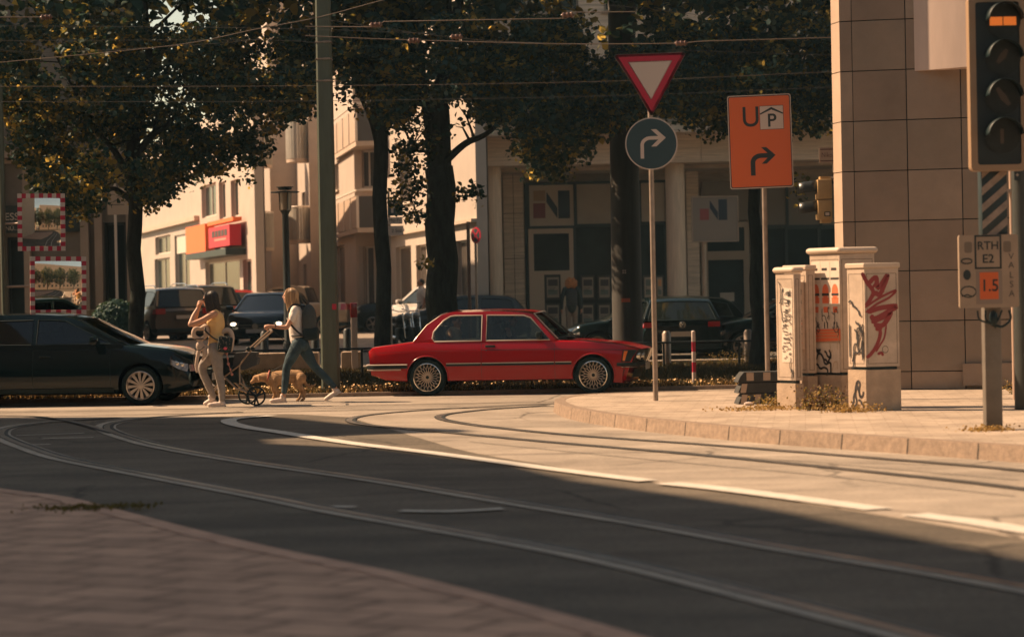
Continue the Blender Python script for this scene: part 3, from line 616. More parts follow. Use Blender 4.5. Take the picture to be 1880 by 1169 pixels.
mb = MB(); w_ = r[2]-r[0]; h_ = r[3]-r[1]
for i in range(5): wbox(mb, WD, (r[0]+w_*(.18+.15*i), r[1]+h_*.5, r[0]+w_*(.29+.15*i), r[1]+h_*.8), .552, .56, 0)
wbox(mb, WD, (r[0]+w_*.3, r[1]+h_*.3, r[0]+w_*.86, r[1]+h_*.4), .552, .56, 1); mb.build('lettering', [m_dark, mat('pale_lettering', (.6, .25, .2), .5)], rs_, (WD.a+WD.dir*((r[0]+r[2])/2)+WD.nrm*.15).to_2d().to_3d()+Vector((0, 0, ZA+r[1])))
# --- dark shop building at the left edge
ZF = gz(58)+.03; DF = 58.
lf = thing('shop_building', 'shaded grey brown shop building with dark fascia at the left edge', 'building', (*xy(0, DF), ZF)); O = lf.location
WF = Wall(-120, DF, 243, DF, ZF)
op = [WF.rect(14, 435, 46, 585), WF.rect(192, 408, 233, 600), WF.rect(-100, 435, -6, 585), WF.rect(60, 215, 100, 285), WF.rect(-60, 215, -20, 285)]; op = [(a, max(b, .15), c, d) for a, b, c, d in op]
wfacade(lf, 'wall', WF, 12, op, m_grey, gl=m_glass, fr=m_dark, nx=1, sill=False)
mb = MB()
for (y0, y1, t) in ((186, 192, .2), (204, 208, .12), (277, 290, .3), (292, 300, .15)): wbox(mb, WF, WF.rect(-120, y0, 243, y1), .002, t)
for (a, b_) in ((-8, 9), (46, 58), (150, 165), (176, 190), (234, 243)): wbox(mb, WF, WF.rect(a, 301, b_, 630), .002, .16)
mb.build('stone_trim', m_greyl, lf, O)
mb = MB(); wbox(mb, WF, WF.rect(-100, 378, 150, 428), .002, .1); fb = mb.build('fascia', m_dark, lf, O)
mb = MB(); s_ = DF/F0; u, v = WF.uv(9.5, 399); text_mb('ESS', 19*s_, WF.M @ Matrix.Translation((u, v, .101)), mb=mb, align='LEFT', bold=.002)
u, v = WF.uv(11, 420); text_mb('NÜ...', 11*s_, WF.M @ Matrix.Translation((u, v, .101)), mb=mb, align='LEFT'); mb.build('lettering', mat('fascia_letters', (.42, .36, .3), .5), fb, O)
body(lf, 'rear_block', [xy(-120, DF+.32), xy(242.5, DF+.32), xy(242.5, 74), xy(-120, 74)], ZF, ZF+12, m_grey)
mb = MB(); u, v = WF.uv(215, 430); wbox(mb, WF, (u-.03, .3, u+.03, v+1.2), .17, .23); mb.build('downpipe', m_fr, lf, O)
WG = Wall(190, 56, 245, 56, ZF); r = WG.rect(197, 350, 235, 394); mb = MB(); wbox(mb, WG, r, -.06, 0); c = xy(216, 56)
hs2 = tag(mb.build('hanging_sign', mat('cream_sign', (.42, .34, .27), .6), None, (*c, ZF)), 'small blank cream panel sign hanging left of the dark tree trunk', 'sign')
mb = MB(); rr = WG.rect(200, 375, 228, 377); wbox(mb, WG, rr, .001, .004)
ribbon(mb, [WG.uv(x, y) for x, y in ((206, 372), (211, 369), (215, 367), (219, 363))], .03, 0, WG.M @ Matrix.Translation((0, 0, .002))); mb.build('emblem', m_grey, hs2, (*c, ZF))
mb = MB(); a = P(216, 346, 56.0); mb.box((a.x, 57.0, a.z), (.05, 1.98, .05)); mb.build('bracket', m_dark, hs2, (*c, ZF))
# --- unseen block added out of frame, plan shaped to shade the near road
def shade_block(name, label, gpts, h, m):
    off_ = SD*(h/SD.z); pts = [(p[0]+off_.x, p[1]+off_.y) for p in gpts]; c = (sum(p[0] for p in pts)/len(pts), sum(p[1] for p in pts)/len(pts), 0)
    mb = MB(); mb.prism(pts, 0, h); ob = mb.build(name, m, None, c); return tag(ob, label, 'building')
g_ = lambda x, y: q(G(x, y))
shade_block('office_building', 'long rendered block beside the near carriageway, throwing the shade over the tram tracks', [(-34, 32.9), g_(0, 771.5), g_(280, 769), g_(430, 765), g_(520, 766), g_(620, 776), g_(700, 783.5), g_(860, 789), g_(870, 793), g_(700, 797), g_(490, 806), g_(500, 814), g_(690, 823), g_(940, 853), g_(1060, 882), g_(1400, 930), g_(1600, 970), g_(1880, 1024), (5.5, 6), (6.5, -6), (-34, -6)], 15, m_wall2)
# ================================================================ trees
from mathutils import noise as mnoise
m_bark = mat('bark', (.04, .045, .04), .95, spec=.1, noise=(5, .45, (3, 3, .7)), bump=(18, .9))
m_lf = [mat('leaf_dark', (.016, .056, .05), .6, spec=.25, trans=((.06, .10, .03), .2)), mat('leaf_mid', (.028, .066, .05), .5, spec=.35, trans=((.34, .27, .06), .3)), mat('leaf_sunlit_gold', (.13, .12, .035), .45, spec=.4, trans=((.8, .55, .12), .5))]
LOW = [(-400, 250), (-50, 215), (20, 255), (55, 330), (70, 395), (100, 425), (150, 410), (185, 395), (200, 335), (232, 330), (262, 400), (300, 385), (345, 345), (400, 330), (470, 345), (490, 290), (520, 240), (560, 215), (580, 235), (600, 165), (640, 160), (690, 185), (715, 240), (780, 250), (800, 205), (870, 205), (900, 235), (960, 255), (975, 325), (1010, 345), (1050, 320), (1085, 280), (1120, 255), (1180, 240), (1230, 215), (1260, 240), (1300, 262), (1340, 250), (1400, 240), (1460, 262), (1530, 245), (1700, 200)]
def clump_leaves(cs, rad, n, size, rs):
    N = len(cs); c = np.repeat(cs, n, 0); r = rs.normal(size=(N*n, 3)); r /= np.linalg.norm(r, axis=1, keepdims=True); r *= (rs.rand(N*n, 1)**.45)*np.repeat(rad, n)[:, None]*np.array([1.15, 1.15, .75])
    return c+r, rs.normal(size=(N*n, 3))*.75+np.array([0, 0, .8])+r*.6, np.repeat(size, n)*rs.uniform(.5, 1.35, N*n)
def tree(name, label, px, d, r0, crown, seed, limbs, lean=0, extra=(), nlow=900, nhigh=500, holes=(), h=12.5, base=.05, thin=1.):
    rs = np.random.RandomState(seed); b = P(px, 540, d); bx = b.x; root = thing(name, label, 'tree', (bx, d, base), 0, 'linden trees along the verge'); O = root.location
    mb = MB(); pts = []; rr = []
    for k in range(12):
        t = k/11; pts.append((bx+lean*t*4+math.sin(k*1.7+seed)*.03, d+math.cos(k*1.3+seed)*.04, base+t*limbs[0][0])); rr.append(r0*(1.28 if k == 0 else 1.08 if k == 1 else 1-.16*t))
    mb.tube(pts, rr, 14)
    top = Vector(pts[-1]); X0, X1, Y0, Y1 = crown
    for (z0, tx, ty, tz, r) in limbs:
        k = min(11, max(0, (z0-base)/(limbs[0][0]-base)*11)); i = int(k); s = Vector(pts[min(i, 11)]); e = Vector((tx, ty, tz)); mid = (s+e)/2+Vector((0, 0, -.25))+Vector(rs.normal(0, .15, 3))
        L_ = catmull([s, s.lerp(mid, .5)+Vector((0, 0, .1)), mid, e], 5); mb.tube(L_, [r*(1-.75*j/(len(L_)-1)) for j in range(len(L_))], 8)
        for q_ in range(4):
            j = rs.randint(len(L_)//3, len(L_)-1); e2 = L_[j]+Vector((rs.normal(0, 1.1), rs.normal(0, .9), rs.uniform(-.2, 1.2))); mb.tube([L_[j], L_[j].lerp(e2, .5)+Vector((0, 0, .12)), e2], [r*.35, r*.2, r*.06], 5)
    mb.build('trunk', m_bark, root, O)
    # crown: clumps of leaves above the ragged lower edge
    def low(px_): return np.interp(px_, [a for a, _ in LOW], [b_ for _, b_ in LOW])
    cs = []; nlow = int(nlow*.88)
    while len(cs) < nlow:
        x, y = rs.uniform(X0, X1), rs.uniform(Y0, Y1); z = rs.uniform(2.4, 6.6); px_ = W0/2+x*F0/y; hor = 539-(px_-940)*.02
        py = hor-(z-CH)*F0/y; e = (x-(X0+X1)/2)/((X1-X0)/2); 
        if abs(y-(Y0+Y1)/2) > (Y1-Y0)/2*math.sqrt(max(0, 1.05-e*e*.6)): continue
        if py > low(px_)-14+rs.normal(0, 6): continue
        if py > low(px_)-60 and rs.rand() < .35: continue
        if mnoise.noise(Vector((x*.75+seed*3, y*.75, z*.95))) < .04: continue
        if any(a <= px_ <= c and b_ <= py <= d_ and rs.rand() < .96 for a, b_, c, d_ in holes): continue
        cs.append((x, y, z))
    for (px_, py, dd, n_, sp) in extra:
        for _ in range(n_):
            p = P(px_+rs.normal(0, sp), py+rs.normal(0, sp), dd+rs.normal(0, .25)); cs.append(tuple(p))
    cs = np.array(cs); c1, n1, s1 = clump_leaves(cs, rs.uniform(.15, .36, len(cs)), 25, np.full(len(cs), .098), rs)
    hi = []; nhigh = int(nhigh*.42)
    while len(hi) < nhigh:
        u = rs.normal(size=3); u /= np.linalg.norm(u); u *= rs.rand()**.4
        x, y, z = (X0+X1)/2+u[0]*(X1-X0)/2*1.02, (Y0+Y1)/2+u[1]*(Y1-Y0)/2*1.05, (6.6+h)/2-.6+u[2]*(h-5.4)/2
        if z < 6.5: continue
        hi.append((x, y, z))
    hi = np.array(hi); c2, n2, s2 = clump_leaves(hi, rs.uniform(.4, .75, len(hi)), 44, np.full(len(hi), .2), rs)
    C = np.vstack([c1, c2]); ck = np.concatenate([np.repeat(rs.rand(len(cs)), 25), np.repeat(rs.rand(len(hi)), 44)]); gp_ = np.where(ck > .82, .55, .05); u_ = rs.rand(len(C)); mi = np.where(u_ < gp_, 2, np.where(u_ < gp_+.36, 1, 0))  # gold-heavy clumps put sunlit patches into the leaf colour
    leaf_mesh('crown', C, np.vstack([n1, n2]), np.concatenate([s1, s2]), m_lf, mi, root, origin=tuple(O), seed=seed)
    return root
GAP = [(777, 20, 808, 178), (840, 175, 876, 260), (592, 128, 625, 200), (655, 20, 680, 70)]
def X(px, d): return (px-940)*d/F0
tree('linden_tree', 'linden with a slim dark trunk, crown hanging over the traffic mirrors', 250, 46, .155, (X(20, 46), X(560, 46), 42.3, 50), 1, [(4.6, X(270, 46), 46, 8.5, .12), (4.0, X(130, 46), 45, 6.2, .08), (4.2, X(420, 46), 45.5, 6.4, .09), (3.6, X(350, 46), 47, 5.3, .06), (3.4, X(100, 46), 46.4, 5, .06)], nlow=1500, nhigh=520)
tree('linden_tree', 'linden tree crown reaching in from beyond the left edge', -160, 47, .18, (X(-420, 47), X(60, 47), 43, 51), 2, [(4.5, X(-150, 47), 47, 8.5, .13), (4, X(0, 47), 46, 6.5, .1)], nlow=800, nhigh=380)
tree('linden_tree', 'slim straight linden trunk between the green pole and the forked linden', 703, 46, .15, (X(520, 46), X(760, 46), 42.8, 49.5), 3, [(7.5, X(705, 46), 46, 9.5, .11), (4.6, X(640, 46), 45.5, 6.4, .06), (5.0, X(755, 46), 46.3, 6.6, .05)], nlow=520, nhigh=330, holes=GAP, extra=[(592, 180, 45, 4, 10), (640, 175, 45, 5, 14)])
tree('linden_tree', 'thick forked linden trunk with sprouting leaves behind the red car roof', 812, 47, .33, (X(690, 47), X(1090, 47), 43, 51), 4, [(4.0, X(765, 47), 47, 7.6, .2), (4.0, X(868, 47), 46.8, 7.8, .25), (4.6, X(1000, 47), 45.5, 5.6, .09), (4.6, X(720, 47), 46, 5.6, .05)], nlow=1150, nhigh=450, holes=GAP,
     extra=[(752, 300, 46.4, 6, 12), (757, 350, 46.5, 7, 12), (765, 395, 46.6, 4, 9), (735, 372, 46.2, 3, 7), (770, 270, 46.4, 6, 14), (730, 265, 46.2, 5, 12), (856, 352, 46.6, 5, 8), (775, 484, 46.4, 1, 2), (860, 215, 46.6, 3, 8)])
tree('linden_tree', 'linden with a thin dark trunk beside the orange detour sign', 1389, 48, .13, (X(1060, 48), X(1330, 48), 44, 51.5), 5, [(4.8, X(1385, 48), 48, 8.5, .1), (4.4, X(1240, 48), 47.5, 6.4, .08), (4.2, X(1480, 48), 47, 6.2, .07)], nlow=800, nhigh=340)
tree('linden_tree', 'linden crown hanging between the orange sign and the stone corner building', 1640, 48, .2, (X(1280, 48), X(1640, 48), 43.6, 51), 6, [(4.6, X(1600, 48), 48, 8.5, .12), (4.4, X(1480, 48), 47.5, 6.3, .08)], nlow=900, nhigh=380, extra=[(1466, 360, 47, 1, 2), (1460, 330, 47, 1, 2)])
# ================================================================ cars
m_tyre = mat('tyre_rubber', (.008, .019, .02), .8, spec=.2, bump=(50, .2)); m_blk = mat('black_plastic', (.008, .02, .022), .5, spec=.3)
m_chrome = mat('chrome', (.75, .7, .62), .18, metal=1); m_trim = mat('bright_trim', (.62, .53, .45), .32, metal=.35); m_alu = mat('silver_rim', (.55, .48, .42), .32, metal=.75); m_bbs = mat('pale_mesh_rim', (.55, .45, .36), .35, metal=.7)
m_head = mat('headlight_lens', (.22, .21, .2), .1, spec=.8, coat=1, noise=(14, .7)); m_tail = mat('tail_light_red', (.33, .006, .008), .2, coat=.8); m_amber = mat('indicator_amber', (.85, .2, .03), .2, coat=.8)
m_plate = mat('number_plate', (.45, .4, .35), .5); m_seat = mat('car_seat_fabric', (.04, .042, .042), .9); m_int = mat('car_interior', (.015, .018, .018), .9)
m_cglass = mat('dark_car_glass', (.012, .018, .018), .06, spec=.6); glass_mat('clear_car_glass', (.74, .78, .74), .02); glass_mat('tinted_car_glass', (.30, .35, .33), .04)
m_hlon = mat('lit_headlight', (.9, .8, .7), .2, emit=((1, .78, .5), 2.5))
def paint(name, col, rough=.28, metal=.0, coat=1.): return mat(name, col, rough, metal, spec=.22, coat=coat, noise=(1.3, .06), rvar=.03)
def wheel(parent, x, y, r, w, rim, side, rr=None):   # side -1: outer face towards -y
    rr = rr or r*.7; T = Matrix.Translation((x, y, r)) @ Matrix.Rotation(PI/2 if side < 0 else -PI/2, 4, 'X')   # local z -> outwards
    mb = MB(); hw = w/2
    mb.lathe([(rr, -hw*.9), (r*.93, -hw), (r*.985, -hw*.75), (r, -hw*.3), (r, hw*.3), (r*.985, hw*.75), (r*.93, hw), (rr*1.05, hw*.97), (rr, hw*.85), (rr*.98, 0)], 40, 0, T, closed=True)
    wh = mb.build('wheel', m_tyre, parent, angle=30)
    mb = MB(); mb.lathe([(rr*.995, hw*.55), (rr*1.02, hw*1.0), (rr*.965, hw*1.06), (rr*.90, hw*.80), (rr*.84, hw*.5)], 40, 0, T, closed=True)
    mb.lathe([(.001, -.02), (rr*.97, -.02), (rr*.97, 0), (.001, 0)], 30, 1, T)
    if rim == 'mesh':
        mb.lathe([(.001, hw*.75), (rr*.24, hw*.75), (rr*.27, hw*.55), (rr*.27, hw*.3), (.001, hw*.3)], 24, 2, T); mb.lathe([(.001, hw*.8), (rr*.12, hw*.8), (rr*.12, hw*.7)], 16, 1, T)
        for k in range(20):
            a = 2*PI*k/20
            for s in (-1, 1):
                b_ = a+s*2*PI/20*1.1; p = [(math.cos(a)*rr*.25, math.sin(a)*rr*.25, hw*.6), (math.cos((a+b_)/2)*rr*.6, math.sin((a+b_)/2)*rr*.6, hw*.68), (math.cos(b_)*rr*.93, math.sin(b_)*rr*.93, hw*.62)]
                mb.tube(p, rr*.022, 5, 2, M=T)
        for k in range(30):
            a = 2*PI*k/30; mb.ball((math.cos(a)*rr*.915, math.sin(a)*rr*.915, hw*.8), rr*.014, 6, 2, T)
        mats = [m_chrome, m_blk, m_bbs]
    elif rim == 'multi':
        mb.lathe([(.001, hw*.85), (rr*.2, hw*.82), (rr*.24, hw*.6), (.001, hw*.5)], 20, 2, T)
        for k in range(12):
            a = 2*PI*k/12+.1; c, s = math.cos(a), math.sin(a); wi, wo = rr*.05, rr*.125
            vs = []
            for (q_, ww, zz) in ((rr*.18, wi, hw*.8), (rr*.93, wo, hw*.8)):
                for (o_, dz) in ((-ww, 0), (ww, 0), (ww, -.02), (-ww, -.02)): vs.append((c*q_-s*o_, s*q_+c*o_, zz+dz))
            mb.add(vs, [(0, 1, 5, 4), (1, 2, 6, 5), (2, 3, 7, 6), (3, 0, 4, 7)], 2, T)
        mats = [m_alu, m_blk, m_alu]
    else:
        mb.lathe([(.001, hw*.8), (rr*.2, hw*.8), (rr*.24, hw*.5), (.001, hw*.4)], 20, 2, T)
        for k in range(5):
            a = 2*PI*k/5+.3
            for s in (-.12, .12): mb.tube([(math.cos(a)*rr*.15, math.sin(a)*rr*.15, hw*.65), (math.cos(a+s)*rr*.93, math.sin(a+s)*rr*.93, hw*.7)], [rr*.09, rr*.06], 6, 2, M=T)
        mats = [m_alu, m_blk, m_alu]
    mb.build('rim', mats, wh)
    return wh
class Shell:
    def __init__(s, top, bot, plan, drop=.03, tum=.06, xs=None, n=70, fb=.12, rb=.08, lean=0., leanz=.6, rlean=0., crown=.0, bell=.1, blend=.55, sline=.62):
        s.top, s.bot, s.plan = top, bot, plan; s.drop, s.tum, s.fb, s.rb, s.lean, s.leanz, s.rlean, s.crown, s.bell, s.blend, s.sl = drop, tum, fb, rb, lean, leanz, rlean, crown, bell, blend, sline
        s.x0, s.x1 = top[0][0], top[-1][0]; s.n = n
    def i(s, arr, x): return float(np.interp(x, [a for a, _ in arr], [b for _, b in arr]))
    def ism(s, arr, x, h=.05): return (s.i(arr, x-h)+2*s.i(arr, x)+s.i(arr, x+h))/4
    def warp(s, x, y, z, w):
        f = max(0, 1-(s.x1-x)/s.blend); r = max(0, 1-(x-s.x0)/s.blend); f = f*f*(3-2*f); r = r*r*(3-2*r); k = (y/max(w, .01))**2
        return (x-s.fb*k*f+s.lean*(z-s.leanz)*f+s.rb*k*r+s.rlean*(z-s.leanz)*r, y, z)
    def side(s, x, z):      # half width at (x, z)
        zb, zs, w = s.i(s.bot, x), s.i(s.top, x)-s.drop, s.i(s.plan, x); t = min(1, max(0, (z-zb)/max(.05, zs-zb)))
        return w*(1-s.bell*(1-min(t/.4, 1))**2-s.tum*(max(t-s.sl, 0)/(1-s.sl))**1.3)
    def pt(s, x, z, sg, o=0):
        y = s.side(x, z); p = s.warp(x, y, z, s.i(s.plan, x)); return (p[0], sg*(p[1]+o), p[2])
    def build(s, parent, paint_, wells, name='body', rw=.2):
        xs = list(np.linspace(s.x0, s.x1, s.n)); g = []
        for x in xs:
            zb, zt, w = s.ism(s.bot, x), s.ism(s.top, x, .03), s.i(s.plan, x); zs = zt-s.drop; ring = []
            half = [(.001*0+0., zb), (s.side(x, zb)*.9, zb)]
            for t in (.03, .1, .2, .32, .45, .58, s.sl, s.sl+.02, .78, .88, .95, 1): z = zb+(zs-zb)*t; half.append((s.side(x, z), z))
            ye = half[-1][0]
            for t in (.25, .6, .85): half.append((ye-t*.05, zs+s.drop*.6*math.sin(t*PI/2)))
            for t in (.85, .6, .3, 0): half.append(((ye-.05)*t, zs+s.drop*.6+(s.drop*.4+s.crown)*(1-t*t)))
            ring = [(y, z) for y, z in half]+[(-y, z) for y, z in half[-2:0:-1]]
            g.append([s.warp(x, y, z, w) for y, z in ring])
        mb = MB(); k = len(g[0]); vs = [p for r in g for p in r]
        fs = [(i*k+j, i*k+(j+1) % k, (i+1)*k+(j+1) % k, (i+1)*k+j) for i in range(len(g)-1) for j in range(k)]+[tuple(range(k)), tuple((len(g)-1)*k+j for j in range(k))]
        mb.add(vs, fs); o = mb.build(name, [paint_, m_blk], parent, angle=24)
        cm = MB()
        for (x, z, r, y) in wells:
            for sg in (-1, 1): cm.cyl((x, sg*(y-rw), z), (x, sg*(y+.3), z), r, 48)
        c = cm.build('cutter', m_blk); md = o.modifiers.new('b', 'BOOLEAN'); md.operation = 'DIFFERENCE'; md.object = c; md.solver = 'EXACT'; bake_world(o); bpy.data.objects.remove(c)
        me = o.data
        for f in me.polygons:
            ct = f.center
            for (x, z, r, y) in wells:
                if math.hypot(ct.x-x, ct.z-z) < r*1.004 and all(math.hypot(me.vertices[v].co.x-x, me.vertices[v].co.z-z) < r*1.006 for v in f.vertices): f.material_index = 1
        me.set_sharp_from_angle(angle=R(24)); return o
def bake_world(o):
    p = o.parent; o.parent = None; bake(o); o.parent = p
def strip(mb, sh, xs, zf, h, off, sg, mi=0, t=.0):    # band along the side, zf(x) its centre line
    xs = np.linspace(xs[0], xs[1], 24); vs = []
    for x in xs:
        z = zf(x); vs += [sh.pt(x, z-h/2, sg, 0), sh.pt(x, z-h/2, sg, off), sh.pt(x, z+h/2, sg, off), sh.pt(x, z+h/2, sg, 0)]
    n = len(xs); mb.add(vs, [(i*4+a, i*4+a+1, (i+1)*4+a+1, (i+1)*4+a) for i in range(n-1) for a in range(3)]+[(0, 1, 2, 3), tuple((n-1)*4+a for a in range(4))], mi)
def seam(mb, sh, pts, sg, w=.005, off=.0015):
    for (a, b) in zip(pts, pts[1:]):
        n = 8; P1 = [(lerp(a[0], b[0], i/n), lerp(a[1], b[1], i/n)) for i in range(n+1)]; d = Vector((b[0]-a[0], 0, b[1]-a[1])).normalized(); q_ = (-d.z*w/2, d.x*w/2)
        vs = [sh.pt(x+q_[0], z+q_[1], sg, off) for x, z in P1]+[sh.pt(x-q_[0], z-q_[1], sg, off) for x, z in P1]
        mb.add(vs, [(i, i+1, n+1+i+1, n+1+i) for i in range(n)])
def cabin(parent, prof, rg_, wg, zb, zr, yb, yr, wins, paint_, glass, trim=None, crown=.03, bw=.2, br=.08, trimr=.008, rubber=True, gl_frac=.88):
    """prof: side outline rear base -> roof -> front base; rg_ / wg: index ranges of rear and front glass; wins: side glass outlines"""
    def Y(z): return yb+(yr-yb)*min(1.1, max(0, (z-zb)/(zr-zb)))
    # resample
    rows = []; 
    for i in range(len(prof)-1):
        seg = 'r' if rg_[0] <= i < rg_[1] else 'w' if wg[0] <= i < wg[1] else 'b'; n = 6 if seg != 'b' else 3
        for k in range(n): rows.append((lerp(prof[i][0], prof[i+1][0], k/n), lerp(prof[i][1], prof[i+1][1], k/n), seg))
    rows.append((*prof[-1], 'w')); S = [-1, -.97, -gl_frac, -.7, -.45, -.2, 0, .2, .45, .7, gl_frac, .97, 1]
    def pt(r, s_):
        x, z, sg = r; hz = min(1, max(0, (z-zb)/(zr-zb))); fr = 1 if x > (prof[0][0]+prof[-1][0])/2 else -1
        return (x+(bw*(1-hz*.75) if fr > 0 else -br*(1-hz*.6))*(1-s_*s_), s_*Y(z), z+crown*(1-s_*s_)*hz)
    body_, gls = MB(), []
    n = len(rows); m_ = len(S); vs = [pt(r, s_) for r in rows for s_ in S]; fb, fg = [], {'r': [], 'w': []}
    for i in range(n-1):
        seg = rows[i][2]; first = i == 0 or rows[i-1][2] != seg; last = i == n-2 or rows[i+1][2] != seg
        for j in range(m_-1):
            f = (i*m_+j, i*m_+j+1, (i+1)*m_+j+1, (i+1)*m_+j)
            (fg[seg] if seg in 'rw' and 2 <= j < m_-3 else fb).append(f)
    body_.add(vs, fb); roof = body_.build('roof', paint_, parent, angle=30, fix=True)
    sol = roof.modifiers.new('s', 'SOLIDIFY'); sol.thickness = .012; sol.offset = -1; bake_world(roof)
    for nm, fl in (('rear_window', fg['r']), ('windscreen', fg['w'])):
        if fl:
            g = MB(); used = sorted({i for f in fl for i in f}); mp = {u: k for k, u in enumerate(used)}
            g.add([vs[u] for u in used], [tuple(mp[i] for i in f) for f in fl]); gg = g.build(nm, glass, parent, angle=60)
            if rubber:
                bm_ = bmesh.new(); bm_.from_mesh(gg.data); lp = [e for e in bm_.edges if len(e.link_faces) == 1]; start = lp[0]; loop = [start.verts[0]]; cur = start.verts[1]; pe = start
                while cur != loop[0]:
                    loop.append(cur); pe = next(e for e in cur.link_edges if e in lp and e != pe) if True else None; cur = pe.other_vert(cur)
                t_ = MB(); t_.tube([v.co.copy() for v in loop], .011, 6, closed=True); bm_.free(); t_.build('seal', trim or m_blk, gg)
    for sg in (-1, 1):
        out = [(x, z) for x, z in prof]; mb = MB()
        lo = [(prof[-1][0], zb-.03), (prof[0][0], zb-.03)]; outer = out+lo; holes = wins; k0 = len(mb.v)
        mb.holed(outer, holes, 0, .03)
        mb.v = [(x, sg*(Y(z)-t), z) for x, z, t in mb.v]; fr = mb.build('side_frame', paint_, parent, angle=30)
        for wpoly in wins:
            g = MB(); g.prism(wpoly, .012, .016); g.v = [(x, sg*(Y(z)-t), z) for x, z, t in g.v]; sw = g.build('side_window', glass, parent)
            t_ = MB(); t_.tube([(x, sg*(Y(z)+.002), z) for x, z in wpoly], trimr, 6, closed=True); t_.build('window_trim', trim or m_blk, sw)
    return Y
def seat(parent, x, y, z0, h, name='seat', m=None):
    mb = MB(); M_ = Matrix.Translation((x, y, z0)) @ Matrix.Rotation(R(-14), 4, 'Y'); mb.box((0, 0, h/2), (.13, .48, h), ch=.04, M=M_); mb.box((0, 0, h+.09), (.1, .26, .16), ch=.035, M=M_); mb.build(name, m or m_seat, parent)

# --- the red two-door classic
red = paint('red_car_paint', (.30, .002, .006), .2, coat=.5)
g0 = G(786, 727); yw = R(10); hd = Vector((math.cos(-yw), math.sin(-yw), 0)); rt_ = Vector((hd.y, -hd.x, 0))    # right-hand side vector points to the camera
orig = g0 - rt_*.76
rc = thing('parked_car', 'red two door classic saloon with chrome trim and mesh rims, driving past the verge', 'car', (orig.x, orig.y, .004), -yw); rc.scale = (1.025,)*3
sh = Shell(top=[(-1.0, .69), (-.96, .755), (-.6, .795), (-.25, .838), (2.1, .828), (2.4, .82), (2.9, .768), (3.2, .712), (3.35, .672)], bot=[(-1.0, .32), (-.7, .24), (-.35, .215), (2.3, .215), (2.9, .15), (3.1, .14), (3.35, .19)],
           plan=[(-1.0, .735), (-.6, .775), (0, .80), (2.5, .80), (3.0, .785), (3.35, .70)], drop=.03, tum=.055, fb=.13, rb=.08, lean=.42, leanz=.66, rlean=-.1, blend=.4, sline=.75, bell=.07)
WR = .285
sh.build(rc, red, [(0, .285, .318, .76), (2.563, .285, .318, .76)])
for x in (0, 2.563):
    for sg in (-1, 1): wheel(rc, x, sg*.695, WR, .19, 'mesh', sg, rr=.213)
prof = [(-.21, .838), (-.02, 1.07), (.2, 1.222), (.36, 1.262), (.97, 1.272), (1.45, 1.252), (1.62, 1.222), (1.79, 1.035), (2.0, .812)]
w1 = [(.117, .828), (.082, .875), (.10, .98), (.247, 1.145), (.35, 1.207), (.42, 1.216), (.845, 1.216), (.848, .828)]
w2 = [(.922, .828), (.918, 1.216), (1.49, 1.205), (1.60, 1.165), (1.905, .828)]
Yr = cabin(rc, prof, (0, 2), (6, 8), .815, 1.27, .75, .60, [w1, w2], red, MATS['clear_car_glass'], trim=m_trim, crown=.035, bw=.24, br=.06, trimr=.011, gl_frac=.9)
mb = MB(); mb.box((1.0, 0, .836), (2.3, 1.36, .012)); mb.box((1.93, 0, .855), (.45, 1.3, .05), ch=.02); mb.build('interior_tray', m_int, rc)
seat(rc, .16, .3, .80, .26); seat(rc, .16, -.3, .80, .26); seat(rc, 1.02, .34, .76, .32); seat(rc, 1.02, -.34, .76, .32)
mb = MB(); T = Matrix.Translation((1.62, .34, .93)) @ Matrix.Rotation(R(-62), 4, 'Y'); mb.tube([(math.cos(a)*.18, math.sin(a)*.18, 0) for a in np.linspace(0, 2*PI, 24, endpoint=False)], .013, 6, closed=True, M=T); mb.tube([(0, -.18, 0), (0, .18, 0)], .013, 6, M=T); mb.build('steering_wheel', m_blk, rc)
for sg in (-1, 1):
    mb = MB()
    for (a, b_) in ((.30, .845), (.855, 1.975), (1.985, 2.24)): strip(mb, sh, (a+.004, b_-.004), lambda x: .468, .034, .013, sg, 0)
    for (a, b_) in ((.30, .845), (.855, 1.975), (1.985, 2.24)): strip(mb, sh, (a+.004, b_-.004), lambda x: .491, .012, .016, sg, 1)
    mb.build('rub_strip', [m_blk, m_trim], rc)
    mb = MB(); seam(mb, sh, [(.85, .80), (.85, .235)], sg); seam(mb, sh, [(1.98, .80), (1.98, .235)], sg); seam(mb, sh, [(-.8, .67), (-.2, .685), (.8, .69)], sg, .004); seam(mb, sh, [(.85, .69), (1.95, .685), (2.9, .665), (3.1, .65)], sg, .009)
    mb.build('panel_gap', m_blk, rc)
    # flared lips round the wheel openings
    for x in (0, 2.563):
        mb = MB(); pts = []
        for a in np.linspace(R(-8), R(188), 30):
            X_, Z_ = x+math.cos(a)*.326, .285+math.sin(a)*.326; pts.append(sh.pt(X_, max(Z_, .2), sg, .001))
        mb.tube(pts, .011, 6); mb.build('arch_lip', red, rc)
    mb = MB(); p = sh.pt(.99, .745, sg, .012); mb.box(p, (.155, .03, .034), ch=.012); mb.ball(sh.pt(.93, .68, sg, .001), .009, 8); mb.build('door_handle', m_blk, rc)
    mb = MB(); y = Yr(.93)
    mb.box((1.75, sg*(y+.10), .905), (.09, .17, .105), ch=.03); mb.tube([(1.78, sg*y, .85), (1.76, sg*(y+.06), .875)], .015, 6); mb.build('mirror', m_blk, rc)
